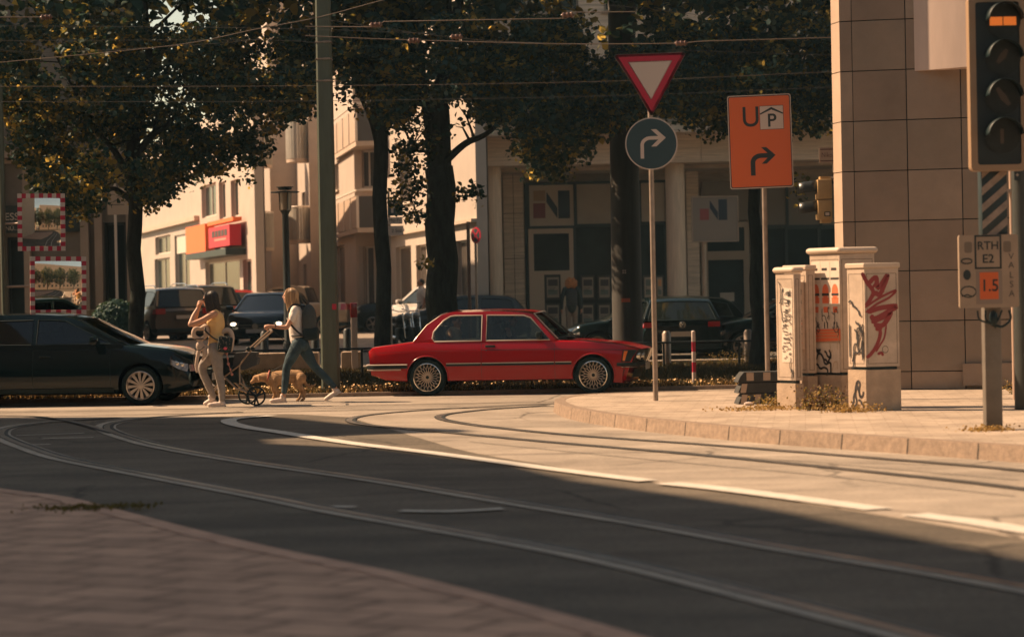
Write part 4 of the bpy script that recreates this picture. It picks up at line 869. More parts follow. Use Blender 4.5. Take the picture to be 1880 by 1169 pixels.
# bumpers
def wrap_band(mb, sh, x_in, z0, z1, front, off, t=.03, mi=0, n=40, rnd=.04):
    """a bar following the end of the car at heights z0..z1, ends at x_in on both sides"""
    xe = sh.x1 if front else sh.x0; z = (z0+z1)/2; path = []
    for k in range(10): x = lerp(x_in, xe, k/10); p = sh.pt(x, z, 1, off); path.append((p[0], p[1]))
    w_ = sh.side(xe, z); 
    for k in range(17):
        y = w_*(1-2*k/16)*.97; p = sh.warp(xe, y, z, sh.i(sh.plan, xe)); path.append((p[0]+(off if front else -off), p[1]))
    for k in range(9, -1, -1): x = lerp(x_in, xe, k/10); p = sh.pt(x, z, -1, off); path.append((p[0], p[1]))
    path = [Vector((a, b, 0)) for a, b in path]; nn = len(path); vs = []
    for i, p in enumerate(path):
        a = path[max(i-1, 0)]; b = path[min(i+1, nn-1)]; d = (b-a).normalized(); q_ = Vector((-d.y, d.x, 0)); q_ = q_ if q_.dot(p-Vector(((sh.x0+sh.x1)/2, 0, 0))) > 0 else -q_
        for (o_, zz) in ((0, z0), (t, z0+.008), (t, z1-.008), (0, z1)): v = p+q_*o_; vs.append((v.x, v.y, zz))
    mb.add(vs, [(i*4+a, i*4+(a+1) % 4, (i+1)*4+(a+1) % 4, (i+1)*4+a) for i in range(nn-1) for a in range(4)]+[(0, 1, 2, 3), tuple((nn-1)*4+a for a in range(4))], mi)
mb = MB(); wrap_band(mb, sh, 2.93, .415, .465, True, .012, .03, 0); wrap_band(mb, sh, 3.0, .386, .41, True, .01, .02, 1); mb.build('front_bumper', [m_blk, m_chrome], rc)
mb = MB(); wrap_band(mb, sh, -.3, .425, .468, False, .03, .035, 0); wrap_band(mb, sh, -.3, .47, .492, False, .03, .04, 1); wrap_band(mb, sh, -.4, .395, .422, False, .03, .03, 1); mb.build('rear_bumper', [m_blk, m_trim], rc)
# nose: black panel, twin lamps, kidneys
def nose(y, z, o=0): xe = sh.x1; p = sh.warp(xe, y, z, sh.i(sh.plan, xe)); return Vector((p[0]+o, p[1], p[2]))
mb = MB(); ys = np.linspace(-.665, .665, 31); mb.grid([[nose(y, z, .006) for z in np.linspace(.478, .655, 6)] for y in ys]); gp_ = mb.build('grille', mat('grille_black', (.01, .014, .014), .6, noise=(8, .4)), rc)
mb = MB()
for k in range(9): z = .49+k*.019; mb.tube([nose(y, z, .012) for y in np.linspace(-.28, .28, 9)], .003, 4)
mb.build('grille_bars', m_blk, gp_)
for y in (-.56, -.40, .40, .56):
    c = nose(y, .567, .0); M_ = Matrix.Translation(c) @ Matrix.Rotation(PI/2, 4, 'Y'); mb = MB()
    mb.lathe([(.074, -.02), (.076, .028), (.068, .032), (.064, .02)], 24, 0, M_); mb.lathe([(.001, .045), (.04, .038), (.064, .02)], 24, 1, M_); mb.build('headlight', [m_chrome, m_head], rc)
for sg in (-1, 1):
    mb = MB(); fr = [nose(sg*a, z, .03) for a, z in ((.015, .475), (.135, .475), (.135, .663), (.015, .663))]; mb.tube(fr, .012, 6, closed=True); fr2 = [p+Vector((-.03, 0, 0)) for p in fr]; mb.tube(fr2, .01, 6, closed=True)
    for k in range(5): y = .03+k*.022; mb.tube([nose(sg*y, .482, .02), nose(sg*y, .655, .02)], .003, 4)
    mb.build('kidney_grille', m_chrome, rc)
    # wrap-round black corner and amber indicator
    def skew(x, z): return x+.18*(z-.57)
    mb = MB(); g = [[sh.pt(min(3.345, skew(x, z)), z, sg, .006) for z in np.linspace(.478, .655, 6)] for x in np.linspace(3.02, 3.34, 10)]; mb.grid(g); mb.build('corner_panel', m_blk, rc)
    mb = MB(); g = [[sh.pt(skew(x, z), z, sg, .014) for z in np.linspace(.495, .64, 5)] for x in np.linspace(3.05, 3.15, 4)]; mb.grid(g); mb.build('indicator', m_amber, rc)
    mb = MB()
    for k in range(3): strip(mb, sh, (3.12, 3.28), lambda x: .35-k*.034, .018, .004, sg)
    mb.build('air_slots', m_blk, rc)
    mb = MB(); g = [[sh.pt(x, z, sg, .008) for z in np.linspace(.56, .70, 4)] for x in np.linspace(-.985, -.89, 4)]; mb.grid(g); mb.build('tail_light', m_tail, rc)
    mb = MB(); yy = [sg*a for a in (.36, .68)]; g = [[sh.warp(sh.x0, y, z, .72) for z in (.56, .63, .70)] for y in np.linspace(*yy, 5)]; g = [[(p[0]-.012, p[1], p[2]) for p in r_] for r_ in g]; mb.grid(g); mb.build('rear_lamp', m_tail, rc)
    mb = MB(); mb.tube([(2.1+k*.03, sg*.1*0+(-.25 if sg < 0 else .2)+k*.03*0, .885+.02*k) for k in range(2)]+[(1.93, (-.5 if sg < 0 else -.05), 1.0)], .006, 5); mb.build('wiper', m_blk, rc)
mb = MB(); mb.grid([[nose(y, z, .006) for z in np.linspace(.235, .36, 4)] for y in np.linspace(-.5, .5, 21)]); mb.build('lower_intake', m_blk, rc)  # black panel added over the valance to hide its bright ground reflection
mb = MB(); p = nose(0, .40, .06); mb.box(p, (.012, .5, .11)); mb.build('number_plate', m_plate, rc)
mb = MB(); mb.ball(nose(0, .672, -.03), (.02, .03, .01)); mb.build('bonnet_badge', m_chrome, rc)
# --- generic modern car ------------------------------------------------
def modern(name, label, loc, yaw, L, W, H, pnt, style='hatch', wr=.32, rim='five', group='cars parked and passing behind the verge', glass=None, on=False, plate=True, rails=False, logo=None, zoff=0, midx=None):
    rt = thing(name, label, 'car', (loc[0], loc[1], loc[2]), yaw, group)
    s = L/4.25; hs = H/1.46; F = .86*s; Rr = -L+F; wb = L*.617; bz = .93*hs; w = W/2
    sed = style == 'sedan'; pick = style == 'pickup'
    tail = [(Rr, .8*hs), (Rr+.04, bz+.02), (Rr+.5, bz+.03)] if not (sed or pick) else [(Rr, .8*hs), (Rr+.05, bz+.02), (Rr+.9 if sed else Rr+1.5, bz+.05)]
    top = tail+[(-.3, bz+.03), (-.02, bz+.01), (.4*s, bz-.05), (F-.16, bz-.16), (F-.03, bz-.27), (F, bz-.36)]
    bot = [(Rr, .30), (Rr+.3, .2), (-wb/2, .17), (F-.4, .17), (F, .24)]
    plan = [(Rr, w-.06), (Rr+.4, w-.01), (Rr+1.2, w), (.1, w), (F-.4, w-.03), (F, w-.12)]
    sh = Shell(top, bot, plan, drop=.06, tum=.07, fb=.22, rb=.12, lean=-.12, leanz=.4, blend=.6, sline=.7, n=56)
    sh.build(rt, pnt, [(0, wr, wr+.045, w), (-wb, wr, wr+.045, w)], rw=.24)
    for x in (0, -wb):
        for sg in (-1, 1): wheel(rt, x, sg*(w-.11), wr, .21, rim, sg, wr*.72)
    zr = H-.03
    if sed: pr = [(Rr+.55, bz), (Rr+1.05, zr-.1), (Rr+1.35, zr-.03)]
    elif pick: pr = [(Rr+1.45, bz), (Rr+1.6, zr-.08), (Rr+1.7, zr-.02)]
    elif style == 'suv': pr = [(Rr+.12, bz), (Rr+.35, zr-.07), (Rr+.5, zr-.02)]
    else: pr = [(Rr+.12, bz), (Rr+.42, zr-.12), (Rr+.6, zr-.04)]
    rx = pr[-1][0]; pr += [(rx+.5, zr), (-1.5*s, zr), (-1.12*s, zr-.03), (-.92*s, zr-.1), (-.25*s, bz)]
    zt = zr-.085; b1 = (rx-.28 if not pick else rx-.02); mid = (rx+(-1.2*s))/2 if midx is None else midx
    fw_ = [(-.42*s, bz+.03), (-1.08*s, zt-.02), (-1.3*s, zt), (mid+.05, zt), (mid+.05, bz+.03)]; rw_ = [(mid-.03, bz+.03), (mid-.03, zt), (rx+.25, zt-.01), (b1+.2, zt-.06), (b1+.08, bz+.05)]
    gl = glass or m_cglass
    if sed: rw_ = [(mid-.03, bz+.03), (mid-.03, zt), (rx+.1, zt-.03), (rx-.32, bz+.05)]
    Yc = cabin(rt, pr, (0, 1), (len(pr)-2, len(pr)-1), bz-.02, zr, w-.05, w-(.2 if style in ('suv', 'pickup') else .27), [rw_, fw_], pnt, gl, trim=m_blk, crown=.03, bw=.22, br=.07, trimr=.008)
    mb = MB(); mb.box(((rx-1.2)/2-.1, 0, bz+.036), (2.0*s, W*.8, .01)); mb.build('interior_tray', m_int, rt)
    for (xx) in (-1.45*s, rx+.55):
        if pick and xx != -1.45*s: continue
        for yy in (-.36, .36): seat(rt, xx, yy, bz-.1, .30)
    # lamps, grille, plates
    def fp(y, z, o=.01): p = sh.warp(sh.x1, y, z, plan[-1][1]); return (p[0]+o, p[1], p[2])
    def bp_(y, z, o=.01): p = sh.warp(sh.x0, y, z, plan[0][1]); return (p[0]-o, p[1], p[2])
    zh = bz-.33
    mb = MB(); mb.grid([[fp(y, z, .008) for z in np.linspace(.36, zh-.03, 4)] for y in np.linspace(-w*.5, w*.5, 9)]); mb.build('grille', m_blk, rt)
    mb = MB(); [mb.tube([fp(y, z, .018) for y in np.linspace(-w*.48, w*.48, 7)], .008, 5) for z in (zh-.06, zh-.14)]; mb.lathe([(.001, -.01), (.085, -.01), (.085, .02), (.07, .02), (.07, .005), (.001, .005)], 24, 0, Matrix.Translation(fp(0, zh-.1, .015)) @ Matrix.Rotation(PI/2, 4, 'Y')); mb.build('front_badge', m_chrome, rt)
    for sg in (-1, 1):
        mb = MB(); g = [[fp(sg*y, z, .012) for z in np.linspace(zh-.08, zh+.02, 3)] for y in np.linspace(w*.52, w*.84, 4)]; mb.grid(g)
        xs = np.linspace(F-.02, F-.42, 6); mb.grid([[sh.pt(x, z, sg, .01) for z in (zh-.09+(F-x)*.28, zh-.03+(F-x)*.22, zh+.03+(F-x)*.17)] for x in xs]); hl = mb.build('headlight', m_head, rt)
        mb = MB(); [mb.ball(sh.pt(F-o_, zh+.0+o_*.18, sg, .008), (.045, .012, .035), 10) for o_ in (.12, .24)]; mb.build('reflector', m_chrome, hl)
        if on: mb = MB(); mb.ball(fp(sg*w*.68, zh-.03, .03), (.02, .09, .045)); mb.build('bulb', m_hlon, hl)
        zt_ = bz-.08; mb = MB(); hh = .075 if style != 'pickup' else .16
        if style == 'suv': hh = .13
        mb.grid([[bp_(sg*y, z, .012) for z in np.linspace(zt_-hh, zt_+.04, 3)] for y in np.linspace(w*.62, w*.92, 5)]); mb.grid([[sh.pt(x, z, sg, .012) for z in np.linspace(zt_-hh, zt_+.05, 3)] for x in np.linspace(Rr+.015, Rr+.26, 4)]); mb.build('tail_light', m_tail, rt)
        mb = MB(); seam(mb, sh, [(-.42*s, bz-.03), (-.42*s, .3)], sg, .007); seam(mb, sh, [(mid, bz-.03), (mid, .3)], sg, .007); seam(mb, sh, [(-.42*s, .27), (-wb+.45, .27)], sg, .006)
        mb.build('panel_gap', m_blk, rt)
        mb = MB(); [mb.box(sh.pt(x, bz-.15, sg, .015), (.19, .03, .03), ch=.012) for x in (mid+.2, )]; mb.build('door_handle', pnt, rt)
        mb = MB(); mb.box((-.60*s, sg*(w+.12), bz+.08), (.13, .22, .14), ch=.045); mb.tube([(-.58*s, sg*(w-.06), bz+.02), (-.6*s, sg*(w+.04), bz+.05)], .022, 6); mb.build('mirror', pnt, rt)
        mb = MB(); strip(mb, sh, (-wb+.42, -.42), lambda x: .235, .07, .012, sg); mb.build('sill', m_blk, rt)
        if rails: mb = MB(); mb.tube([(rx+.15, sg*(w-.26), zr+.02), (rx+.35, sg*(w-.26), zr+.085), (-1.6*s, sg*(w-.26), zr+.085), (-1.35*s, sg*(w-.26), zr+.02)], .018, 8); mb.build('roof_rail', m_chrome, rt)
    mb = MB(); mb.box(bp_(0, bz-.3, .02), (.012, .52, .11)); mb.build('number_plate', m_plate, rt)
    mb = MB(); wrap_band(mb, sh, Rr+.35, .30, .42, False, .0, .03, 0); mb.build('rear_bumper', m_blk, rt)
    mb = MB(); mb.box(fp(0, .4, .03), (.012, .52, .11)); mb.build('front_plate', m_plate, rt)
    if logo:
        T = Matrix.Translation(bp_(0, bz-.1, .02)) @ Matrix.Rotation(-PI/2, 4, 'Z') @ Matrix.Rotation(PI/2, 4, 'X'); mb = MB(); mb.tube([(math.cos(a)*.065, math.sin(a)*.065, 0) for a in np.linspace(0, 2*PI, 24, endpoint=False)], .009, 6, closed=True, M=T)
        for pts in ([(-.04, .045, 0), (0, .0, 0), (.04, .045, 0)], [(-.055, .02, 0), (-.03, -.045, 0), (0, .0, 0), (.03, -.045, 0), (.055, .02, 0)]): mb.tube(pts, .007, 5, M=T)
        mb.build('rear_badge', m_chrome, rt)
        mb = text_mb('GOLF', .07, Matrix.Translation(bp_(.5, bz-.24, .004)) @ Matrix.Rotation(-PI/2, 4, 'Z') @ Matrix.Rotation(PI/2, 4, 'X'), .004); mb.build('badge_lettering', m_chrome, rt)
    return rt, sh
blk = paint('black_car_paint', (.004, .012, .014), .12, coat=.4); dgr = paint('dark_grey_paint', (.02, .03, .031), .3, .4, .3); brn = paint('brown_grey_paint', (.11, .085, .065), .35, .5); wht = paint('white_car_paint', (.6, .55, .5), .3); bei = paint('beige_car_paint', (.38, .3, .22), .35, .3); redm = paint('dark_red_paint', (.3, .015, .015), .28); grn = paint('olive_black_paint', (.03, .034, .03), .3, .4)
# black estate entering on the left
a_ = R(5); g1 = G(261, 744); hd = Vector((math.cos(-a_), math.sin(-a_), 0)); rr_ = Vector((hd.y, -hd.x, 0)); o1 = g1-rr_*.80
modern('passing_car', 'black estate car cut off by the left edge, with a silver many spoked wheel', (o1.x, o1.y, .004), -a_, 4.65, 1.8, 1.43, blk, 'hatch', .30, 'multi', glass=MATS['tinted_car_glass'], rails=False, midx=-1.66)
# cars in the parking rows behind: (px of front axle centre, depth) and heading
def park(px, d, yaw, *a, **k):
    p = P(px, 540, d); return modern('parked_car', a[0], (p.x, p.y, gz(d)+k.pop('dz', .0)), yaw, *a[1:], **k)
def rearpark(px, d, yaw, label, L, W, H, *a, **k):   # px,d = middle of the rear bumper
    p = P(px, 540, d); l_ = L-.86*L/4.25; c = Vector((p.x, p.y, 0))+Vector((math.cos(yaw), math.sin(yaw), 0))*l_
    return modern('parked_car', label, (c.x, c.y, gz(d)), yaw, L, W, H, *a, **k)
rearpark(1252, 52.3, R(92), 'black hatchback seen from behind with red tail lights beside the round column', 4.26, 1.8, 1.46, blk, 'hatch', logo=True)
park(1352, 53.5, R(184), 'black car half hidden behind the thin linden trunk right of the hatchback', 4.3, 1.8, 1.42, blk, 'hatch', glass=MATS['tinted_car_glass'])
park(1092, 54.5, R(181), 'black car whose nose shows between the red bonnet and the grey mast', 4.3, 1.78, 1.40, blk, 'hatch')
rearpark(893, 71, R(128), 'white estate car with roof rails and dark rear window above the red car roof', 4.5, 1.85, 1.60, wht, 'suv', rails=True)
park(752, 66, R(181), 'dark olive car with its front wheel showing left of the forked linden', 4.1, 1.76, 1.36, grn, 'hatch')
rearpark(652, 82, R(172), 'beige pickup with its red tail light beside the green pole', 4.9, 1.85, 1.68, bei, 'pickup')
park(686, 84, R(180), 'silver topped dark car glimpsed between the green pole and the slim trunk', 4.4, 1.8, 1.62, dgr, 'suv', rails=True)
p = P(480, 540, 68); modern('parked_car', 'black saloon facing the camera with lit headlamps behind the two walkers', (p.x, p.y, gz(70)), R(-96), 4.6, 1.88, 1.5, blk, 'sedan', on=True)
rearpark(435, 80, R(108), 'dark red hatchback behind the walker in the yellow top', 4.2, 1.8, 1.6, redm, 'hatch')
rearpark(395, 74, R(118), 'black van like car with bright roof edge left of the red hatchback', 4.4, 1.85, 1.72, dgr, 'suv', rails=True)
rearpark(338, 73, R(116), 'brown grey off roader seen from behind right of the left linden trunk', 4.5, 1.88, 1.66, brn, 'suv', rails=True)
# ================================================================ people and animals
def limb(mb, pts, rs, seg=12, n=5, M=None, mi=0):
    """tapered limb with rounded ends"""
    L_ = catmull(pts, n); r_ = []
    for i in range(len(pts)-1):
        for k in range(n): t = k/n; r_.append(lerp(rs[i], rs[i+1], t*t*(3-2*t)))
    r_.append(rs[-1]); mb.tube(L_, r_, seg, mi, M=M); mb.ball(L_[0], r_[0]*.99, 12, mi, M=M); mb.ball(L_[-1], r_[-1]*.99, 12, mi, M=M)
def fuse(mb, name, m, parent, vox=.011, sm=6):
    o = mb.build(name, m, parent); rm = o.modifiers.new('r', 'REMESH'); rm.mode = 'VOXEL'; rm.voxel_size = vox; rm.use_smooth_shade = True
    s_ = o.modifiers.new('s', 'SMOOTH'); s_.iterations = sm; s_.factor = .5; bake_world(o)
    for p_ in o.data.polygons: p_.use_smooth = True
    return o
m_skin = mat('skin', (.48, .25, .16), .5, noise=(6, .06)); m_hair_d = mat('dark_brown_hair', (.022, .017, .014), .45, noise=(30, .4, (6, 6, .6))); m_hair_b = mat('blonde_hair', (.33, .19, .09), .5, noise=(22, .45, (7, 7, .5)))
m_tank = mat('yellow_cotton', (.74, .47, .20), .85, bump=(14, .9)); m_tee = mat('white_cotton', (.78, .68, .6), .85, bump=(13, 1.)); m_jg = mat('grey_denim', (.27, .23, .2), .85, noise=(12, .2), bump=(16, .9)); m_jb = mat('blue_denim', (.03, .058, .072), .85, noise=(8, .45), bump=(16, .9))
m_shoe = mat('white_trainers', (.62, .5, .43), .6); m_sole = mat('shoe_sole', (.5, .42, .36), .7); m_bagg = mat('grey_backpack_cloth', (.055, .062, .06), .85, bump=(40, .3)); m_bagb = mat('black_cloth', (.006, .018, .02), .8)
m_cream = mat('cream_cloth', (.5, .38, .3), .85, bump=(18, .35)); m_strap = mat('black_strap', (.015, .018, .02), .7); m_pink = mat('pink_patch', (.7, .08, .12), .6)
def hand(mb, w, dr, nrm, curl=.5, s=1., sg=1):
    """palm and five bent fingers; w wrist, dr direction of fingers, nrm palm normal"""
    w = Vector(w); d = Vector(dr).normalized(); nn = Vector(nrm); nn = (nn-d*nn.dot(d)).normalized(); side = d.cross(nn)*sg
    limb(mb, [w, w+d*.045*s, w+d*.085*s], [.021*s, .030*s, .028*s], 8, 3); limb(mb, [w+d*.03*s+side*.018*s, w+d*.085*s+side*.026*s], [.018*s, .016*s], 8, 2); limb(mb, [w+d*.03*s-side*.018*s, w+d*.08*s-side*.028*s], [.018*s, .016*s], 8, 2)
    for k, (o, l) in enumerate(((-.031, .062), (-.011, .078), (.010, .074), (.029, .066))):
        a = w+d*.085*s+side*o*s; b_ = a+(d*math.cos(curl*.6)+nn*math.sin(curl*.6))*l*.45*s; c = b_+(d*math.cos(curl*1.6)+nn*math.sin(curl*1.6))*l*.55*s
        limb(mb, [a, b_, c], [.0105*s, .0095*s, .008*s], 8, 3)
    a = w+d*.03*s+side*.03*s; limb(mb, [a, a+(side*.7+d*.6+nn*.2)*.035*s, a+(side*.55+d*.9+nn*.5)*.062*s], [.013*s, .0115*s, .009*s], 8, 3)
def head(mb, c, yaw=0, pitch=0, s=1.):
    """face towards +x"""
    T = Matrix.Translation(c) @ Matrix.Rotation(yaw, 4, 'Z') @ Matrix.Rotation(pitch, 4, 'Y')
    mb.ball((-.008, 0, .03), (.093*s, .074*s, .09*s), 20, M=T); mb.ball((.03, 0, -.03), (.06*s, .056*s, .078*s), 16, M=T)
    mb.ball((.06, 0, -.085), (.022, .026, .02), 10, M=T)   # chin
    mb.tube([(.078, 0, .035), (.098, 0, -.005), (.103, 0, -.018), (.085, 0, -.026)], [.009, .0125, .0145, .01], 8, M=T)   # nose
    mb.ball((.08, 0, -.048), (.012, .022, .0065), 8, M=T); mb.ball((.077, 0, -.058), (.012, .019, .0075), 8, M=T)      # lips
    for s_ in (-1, 1): mb.ball((.062, s_*.03, .026), (.026, .022, .008), 8, M=T); mb.ball((.055, s_*.042, -.02), (.024, .02, .022), 8, M=T); mb.ball((-.01, s_*.077, -.005), (.017, .009, .028), 8, M=T)
    return T
def eyes(parent, T):
    mb = MB()
    for s_ in (-1, 1): mb.ball((.081, s_*.029, .012), (.008, .012, .0075), 8, 0, M=T)
    mb.build('eyes', mat('eye_dark', (.03, .02, .015), .2), parent)
def shoe(parent, heel, toe, ankle, up=Vector((0, 0, 1))):
    h, t = Vector(heel), Vector(toe); d = (t-h); l = d.length; d.normalize(); sd = d.cross(up).normalized(); u = sd.cross(d).normalized()
    M_ = Matrix((d, -sd, u)).transposed().to_4x4(); M_.translation = h; mb = MB()
    mb.ball((.05, 0, .045), (.055, .036, .045), 12, M=M_); mb.ball((l*.5, 0, .04), (l*.4, .04, .036), 12, M=M_); mb.ball((l-.05, 0, .036), (.06, .042, .032), 12, M=M_); limb(mb, [M_@Vector((.05, 0, .05)), M_@Vector((.06, 0, .10))], [.042, .036], 10, 2)
    s_ = fuse(mb, 'shoe', m_shoe, parent, .008, 4); mb = MB(); pts = [(0.0, -.025), (.03, -.036), (l*.5, -.036), (l-.06, -.045), (l-.01, -.028), (l+.005, 0), (l-.01, .028), (l-.06, .045), (l*.5, .036), (.03, .036), (0, .025), (-.008, 0)]
    mb.prism(pts, .0, .022, M_); mb.build('sole', m_sole, s_)
def strands(name, m, parent, T, paths, r=.006):
    mb = MB(); rs_ = random.Random(2)
    for p_ in paths: L_ = catmull([T@Vector(q_) for q_ in p_], 4); n = len(L_); mb.tube(L_, [r*(1.25 if 0 < i < n-1 else .5) for i in range(n)], 5, rs_.choice((0, 0, 1, 2)))
    return mb
PG = 'people walking behind the tram tracks'
# ---- walker in the yellow top, facing left (-x): built facing +x then turned
f1 = G(398, 747); w1_ = thing('person', 'walker in a yellow sleeveless top and grey jeans, both hands raised to her face', 'person', (f1.x, f1.y, .004), PI); w1_.scale = (1, -1, 1)
def A(x, z, y=0): return (x, y, z)      # x forward
mb = MB(); T = head(mb, (.075, 0, 1.575), 0, R(2))
limb(mb, [A(.03, 1.50), A(-.02, 1.42)], [.05, .052], 12, 3)
limb(mb, [A(-.01, 1.38), A(-.03, 1.22), A(-.015, 1.08), A(-.01, .97), A(0, .86)], [.085, .10, .088, .10, .11], 14, 4)
for s_ in (-1, 1):
    mb.ball((-.01, s_*.12, 1.365), (.055, .06, .052), 12)
    el = (.33, s_*.17, 1.20) if s_ > 0 else (.34, s_*.19, 1.22); wr_ = (.25, s_*.10, 1.44) if s_ > 0 else (.235, s_*.085, 1.46)
    limb(mb, [A(-.005, 1.37, s_*.15), A(.17, 1.275, s_*.18), el], [.05, .043, .036], 12, 4); limb(mb, [el, ((el[0]+wr_[0])/2+.01, (el[1]+wr_[1])/2, (el[2]+wr_[2])/2), wr_], [.037, .033, .023], 12, 4)
    hand(mb, wr_, (-.25, -s_*.12, 1), (-1, 0, -.2), 1.0, 1., -s_)
fuse(mb, 'body', m_skin, w1_, .009, 4); eyes(w1_, T)
mb = MB(); limb(mb, [A(-.012, 1.40), A(-.03, 1.30), A(-.03, 1.2), A(-.015, 1.08), A(-.012, .97), A(-.005, .90)], [.07, .105, .115, .10, .113, .118], 16, 4); mb.ball((.055, .06, 1.24), (.065, .06, .065), 12); mb.ball((.055, -.06, 1.24), (.065, .06, .065), 12)
for s_ in (-1, 1): mb.ball((-.02, s_*.08, 1.33), (.075, .055, .09), 12); limb(mb, [A(.02, 1.36, s_*.075), A(-.02, 1.42, s_*.08), A(-.07, 1.34, s_*.075)], [.028, .026, .03], 8, 3)
fuse(mb, 'tank_top', m_tank, w1_, .011, 5)
mb = MB(); mb.ball((-.005, 0, .885), (.118, .15, .10), 16); mb.ball((-.06, .065, .84), (.085, .085, .095), 14); mb.ball((-.06, -.065, .84), (.085, .085, .095), 14)
limb(mb, [A(.0, .84, -.075), A(-.03, .66, -.08), A(-.055, .47, -.085), A(-.085, .28, -.08), A(-.09, .10, -.08)], [.098, .088, .062, .06, .046], 14, 4)
limb(mb, [A(.02, .84, .075), A(.12, .70, .08), A(.215, .57, .085), A(.14, .35, .08), A(.06, .155, .08)], [.098, .088, .064, .06, .046], 14, 4)
fuse(mb, 'jeans', m_jg, w1_, .011, 3)
shoe(w1_, (-.14, -.08, .004), (.12, -.085, .0), None); shoe(w1_, (.015, .08, .075), (.19, .085, .01), None, Vector((.35, 0, 1)))
paths = []; rg = random.Random(8)
for k in range(130):
    a = rg.uniform(-1, 1)*2.35+PI; rr = .1; x0, y0 = math.cos(a)*.04-.015, math.sin(a)*.03; x1, y1 = math.cos(a)*.102-.02, math.sin(a)*.085; ln = rg.uniform(-.19, -.145)
    paths.append([(x0, y0, .125), (x1*.95, y1*.95, .07), (x1*1.03, y1*1.04, -.02), (x1*1.0-.015, y1*1.05, -.1), (x1*.95-.02+rg.uniform(-.02, .02), y1*1.0, ln)])
mb = strands('h', m_hair_d, w1_, T, paths, .013); mb.ball((-.02, 0, .045), (.1, .083, .09), 16, M=T); hr = mb.build('hair', [m_hair_d, mat('brown_hair_light', (.07, .042, .025), .4), mat('brown_hair_deep', (.012, .01, .009), .5)], w1_)
mb = MB(); mb.tube([T@Vector(p_) for p_ in ((.08, -.075, .02), (.09, -.04, .02), (.095, 0, .018), (.09, .04, .02), (.08, .075, .02))], .007, 6)
for s_ in (-1, 1): mb.ball(T@Vector((.094, s_*.032, .008)), (.008, .026, .018), 10); mb.tube([T@Vector((.085, s_*.06, .02)), T@Vector((0, s_*.082, .01))], .004, 5)
mb.build('sunglasses', m_strap, w1_)
# bag and cream jacket
bg_ = MB(); bg_.box((-.015, -.175, .93), (.21, .085, .235), 0, ch=.03, M=Matrix.Rotation(R(-9), 4, 'Y')); bag = bg_.build('shoulder_bag', m_bagb, w1_)
mb = MB(); mb.tube(catmull([A(.14, 1.13, -.10), A(.03, 1.03, -.135), A(-.06, .98, -.16), A(-.02, 1.10, -.14)][:3], 5), .013, 6); mb.tube(catmull([A(.14, 1.13, -.10), A(.10, 1.25, -.02), A(-.05, 1.38, .08), A(-.12, 1.25, .1), A(-.14, 1.05, .02), A(-.17, 1.02, -.14)], 5), .011, 6); mb.build('strap', m_strap, bag)
mb = MB(); rg = random.Random(5)
for k in range(34): mb.ball((-.155+rg.uniform(-.085, .085), -.221, .93+rg.uniform(-.1, .1)), .0045, 6, 0)
mb.ball((-.17, -.221, .86), (.028, .004, .022), 8, 1); mb.build('bag_pattern', [m_cream, m_pink], bag)
mb = MB(); limb(mb, [A(.20, 1.15, -.02), A(.29, 1.15, -.05), A(.31, 1.06, -.06), A(.22, 1.0, -.05), A(.15, 1.03, -.03)], [.03, .034, .035, .032, .03], 10, 5); limb(mb, [A(.19, 1.16, -.03), A(.13, 1.18, -.04), A(.12, 1.08, -.04)], [.035, .045, .05], 10, 4)
mb.ball((.22, -.05, .90), (.065, .05, .075), 14); limb(mb, [A(.2, .93, -.05), A(.25, .78, -.06), A(.28, .63, -.05), A(.275, .52, -.05)], [.035, .03, .028, .018], 8, 4); limb(mb, [A(.16, .88, -.05), A(.15, .78, -.06), A(.19, .70, -.05)], [.04, .035, .02], 8, 4)
limb(mb, [A(-.10, 1.10, -.02), A(-.2, 1.12, -.03), A(-.25, 1.04, -.03), A(-.245, .92, -.03), A(-.235, .82, -.02)], [.04, .045, .038, .034, .02], 10, 5); fuse(mb, 'cream_jacket', m_cream, w1_, .01, 5)
mb = MB(); mb.tube(catmull([A(.29, .86, -.11), A(.22, .84, -.12), A(.15, .89, -.1)], 4), .007, 5); mb.tube(catmull([A(.28, .86, -.1), A(.31, .72, -.08), A(.32, .58, -.07)], 4), .006, 5); mb.tube([A(.3, 1.0, -.09), A(.15, 1.0, -.09)], .007, 5); mb.build('jacket_strap', m_strap, w1_)
# ---- walker with backpack, pushing the stroller
f2 = G(552, 739); w2_ = thing('person', 'striding walker in a white t-shirt and blue jeans with a backpack, pushing the stroller', 'person', (f2.x, f2.y, .004), PI); w2_.scale = (1, -1, 1)
dx = .07    # local origin under px 552 -> crop4 x 953
mb = MB(); T = head(mb, (.135, 0, 1.60), 0, R(-3))
limb(mb, [A(.095, 1.53), A(.055, 1.45)], [.05, .052], 12, 3); limb(mb, [A(.05, 1.40), A(.05, 1.25), A(.045, 1.10), A(.02, .98), A(.0, .90)], [.085, .10, .085, .1, .11], 14, 4)
for s_, el, wr_, hd_ in ((-1, (.165, -.20, 1.14), (.40, -.20, 1.165), (1, .1, -.1)), (1, (.17, .20, 1.14), (.42, .18, 1.15), (1, -.1, -.1))):
    mb.ball((.045, s_*.125, 1.40), (.055, .06, .055), 12); limb(mb, [A(.045, 1.40, s_*.155), A(.09, 1.27, s_*.19), el], [.05, .044, .036], 12, 4); limb(mb, [el, ((el[0]+wr_[0])/2, el[1]*1.02, (el[2]+wr_[2])/2-.01), wr_], [.037, .033, .023], 12, 4); hand(mb, wr_, hd_, (0, 0, -1), 1.5, 1., -s_)
limb(mb, [A(-.515, .22, .08), A(-.53, .14, .08)], [.034, .034], 10, 2); limb(mb, [A(.245, .17, -.08), A(.25, .10, -.08)], [.034, .034], 10, 2)
fuse(mb, 'body', m_skin, w2_, .009, 4); eyes(w2_, T)
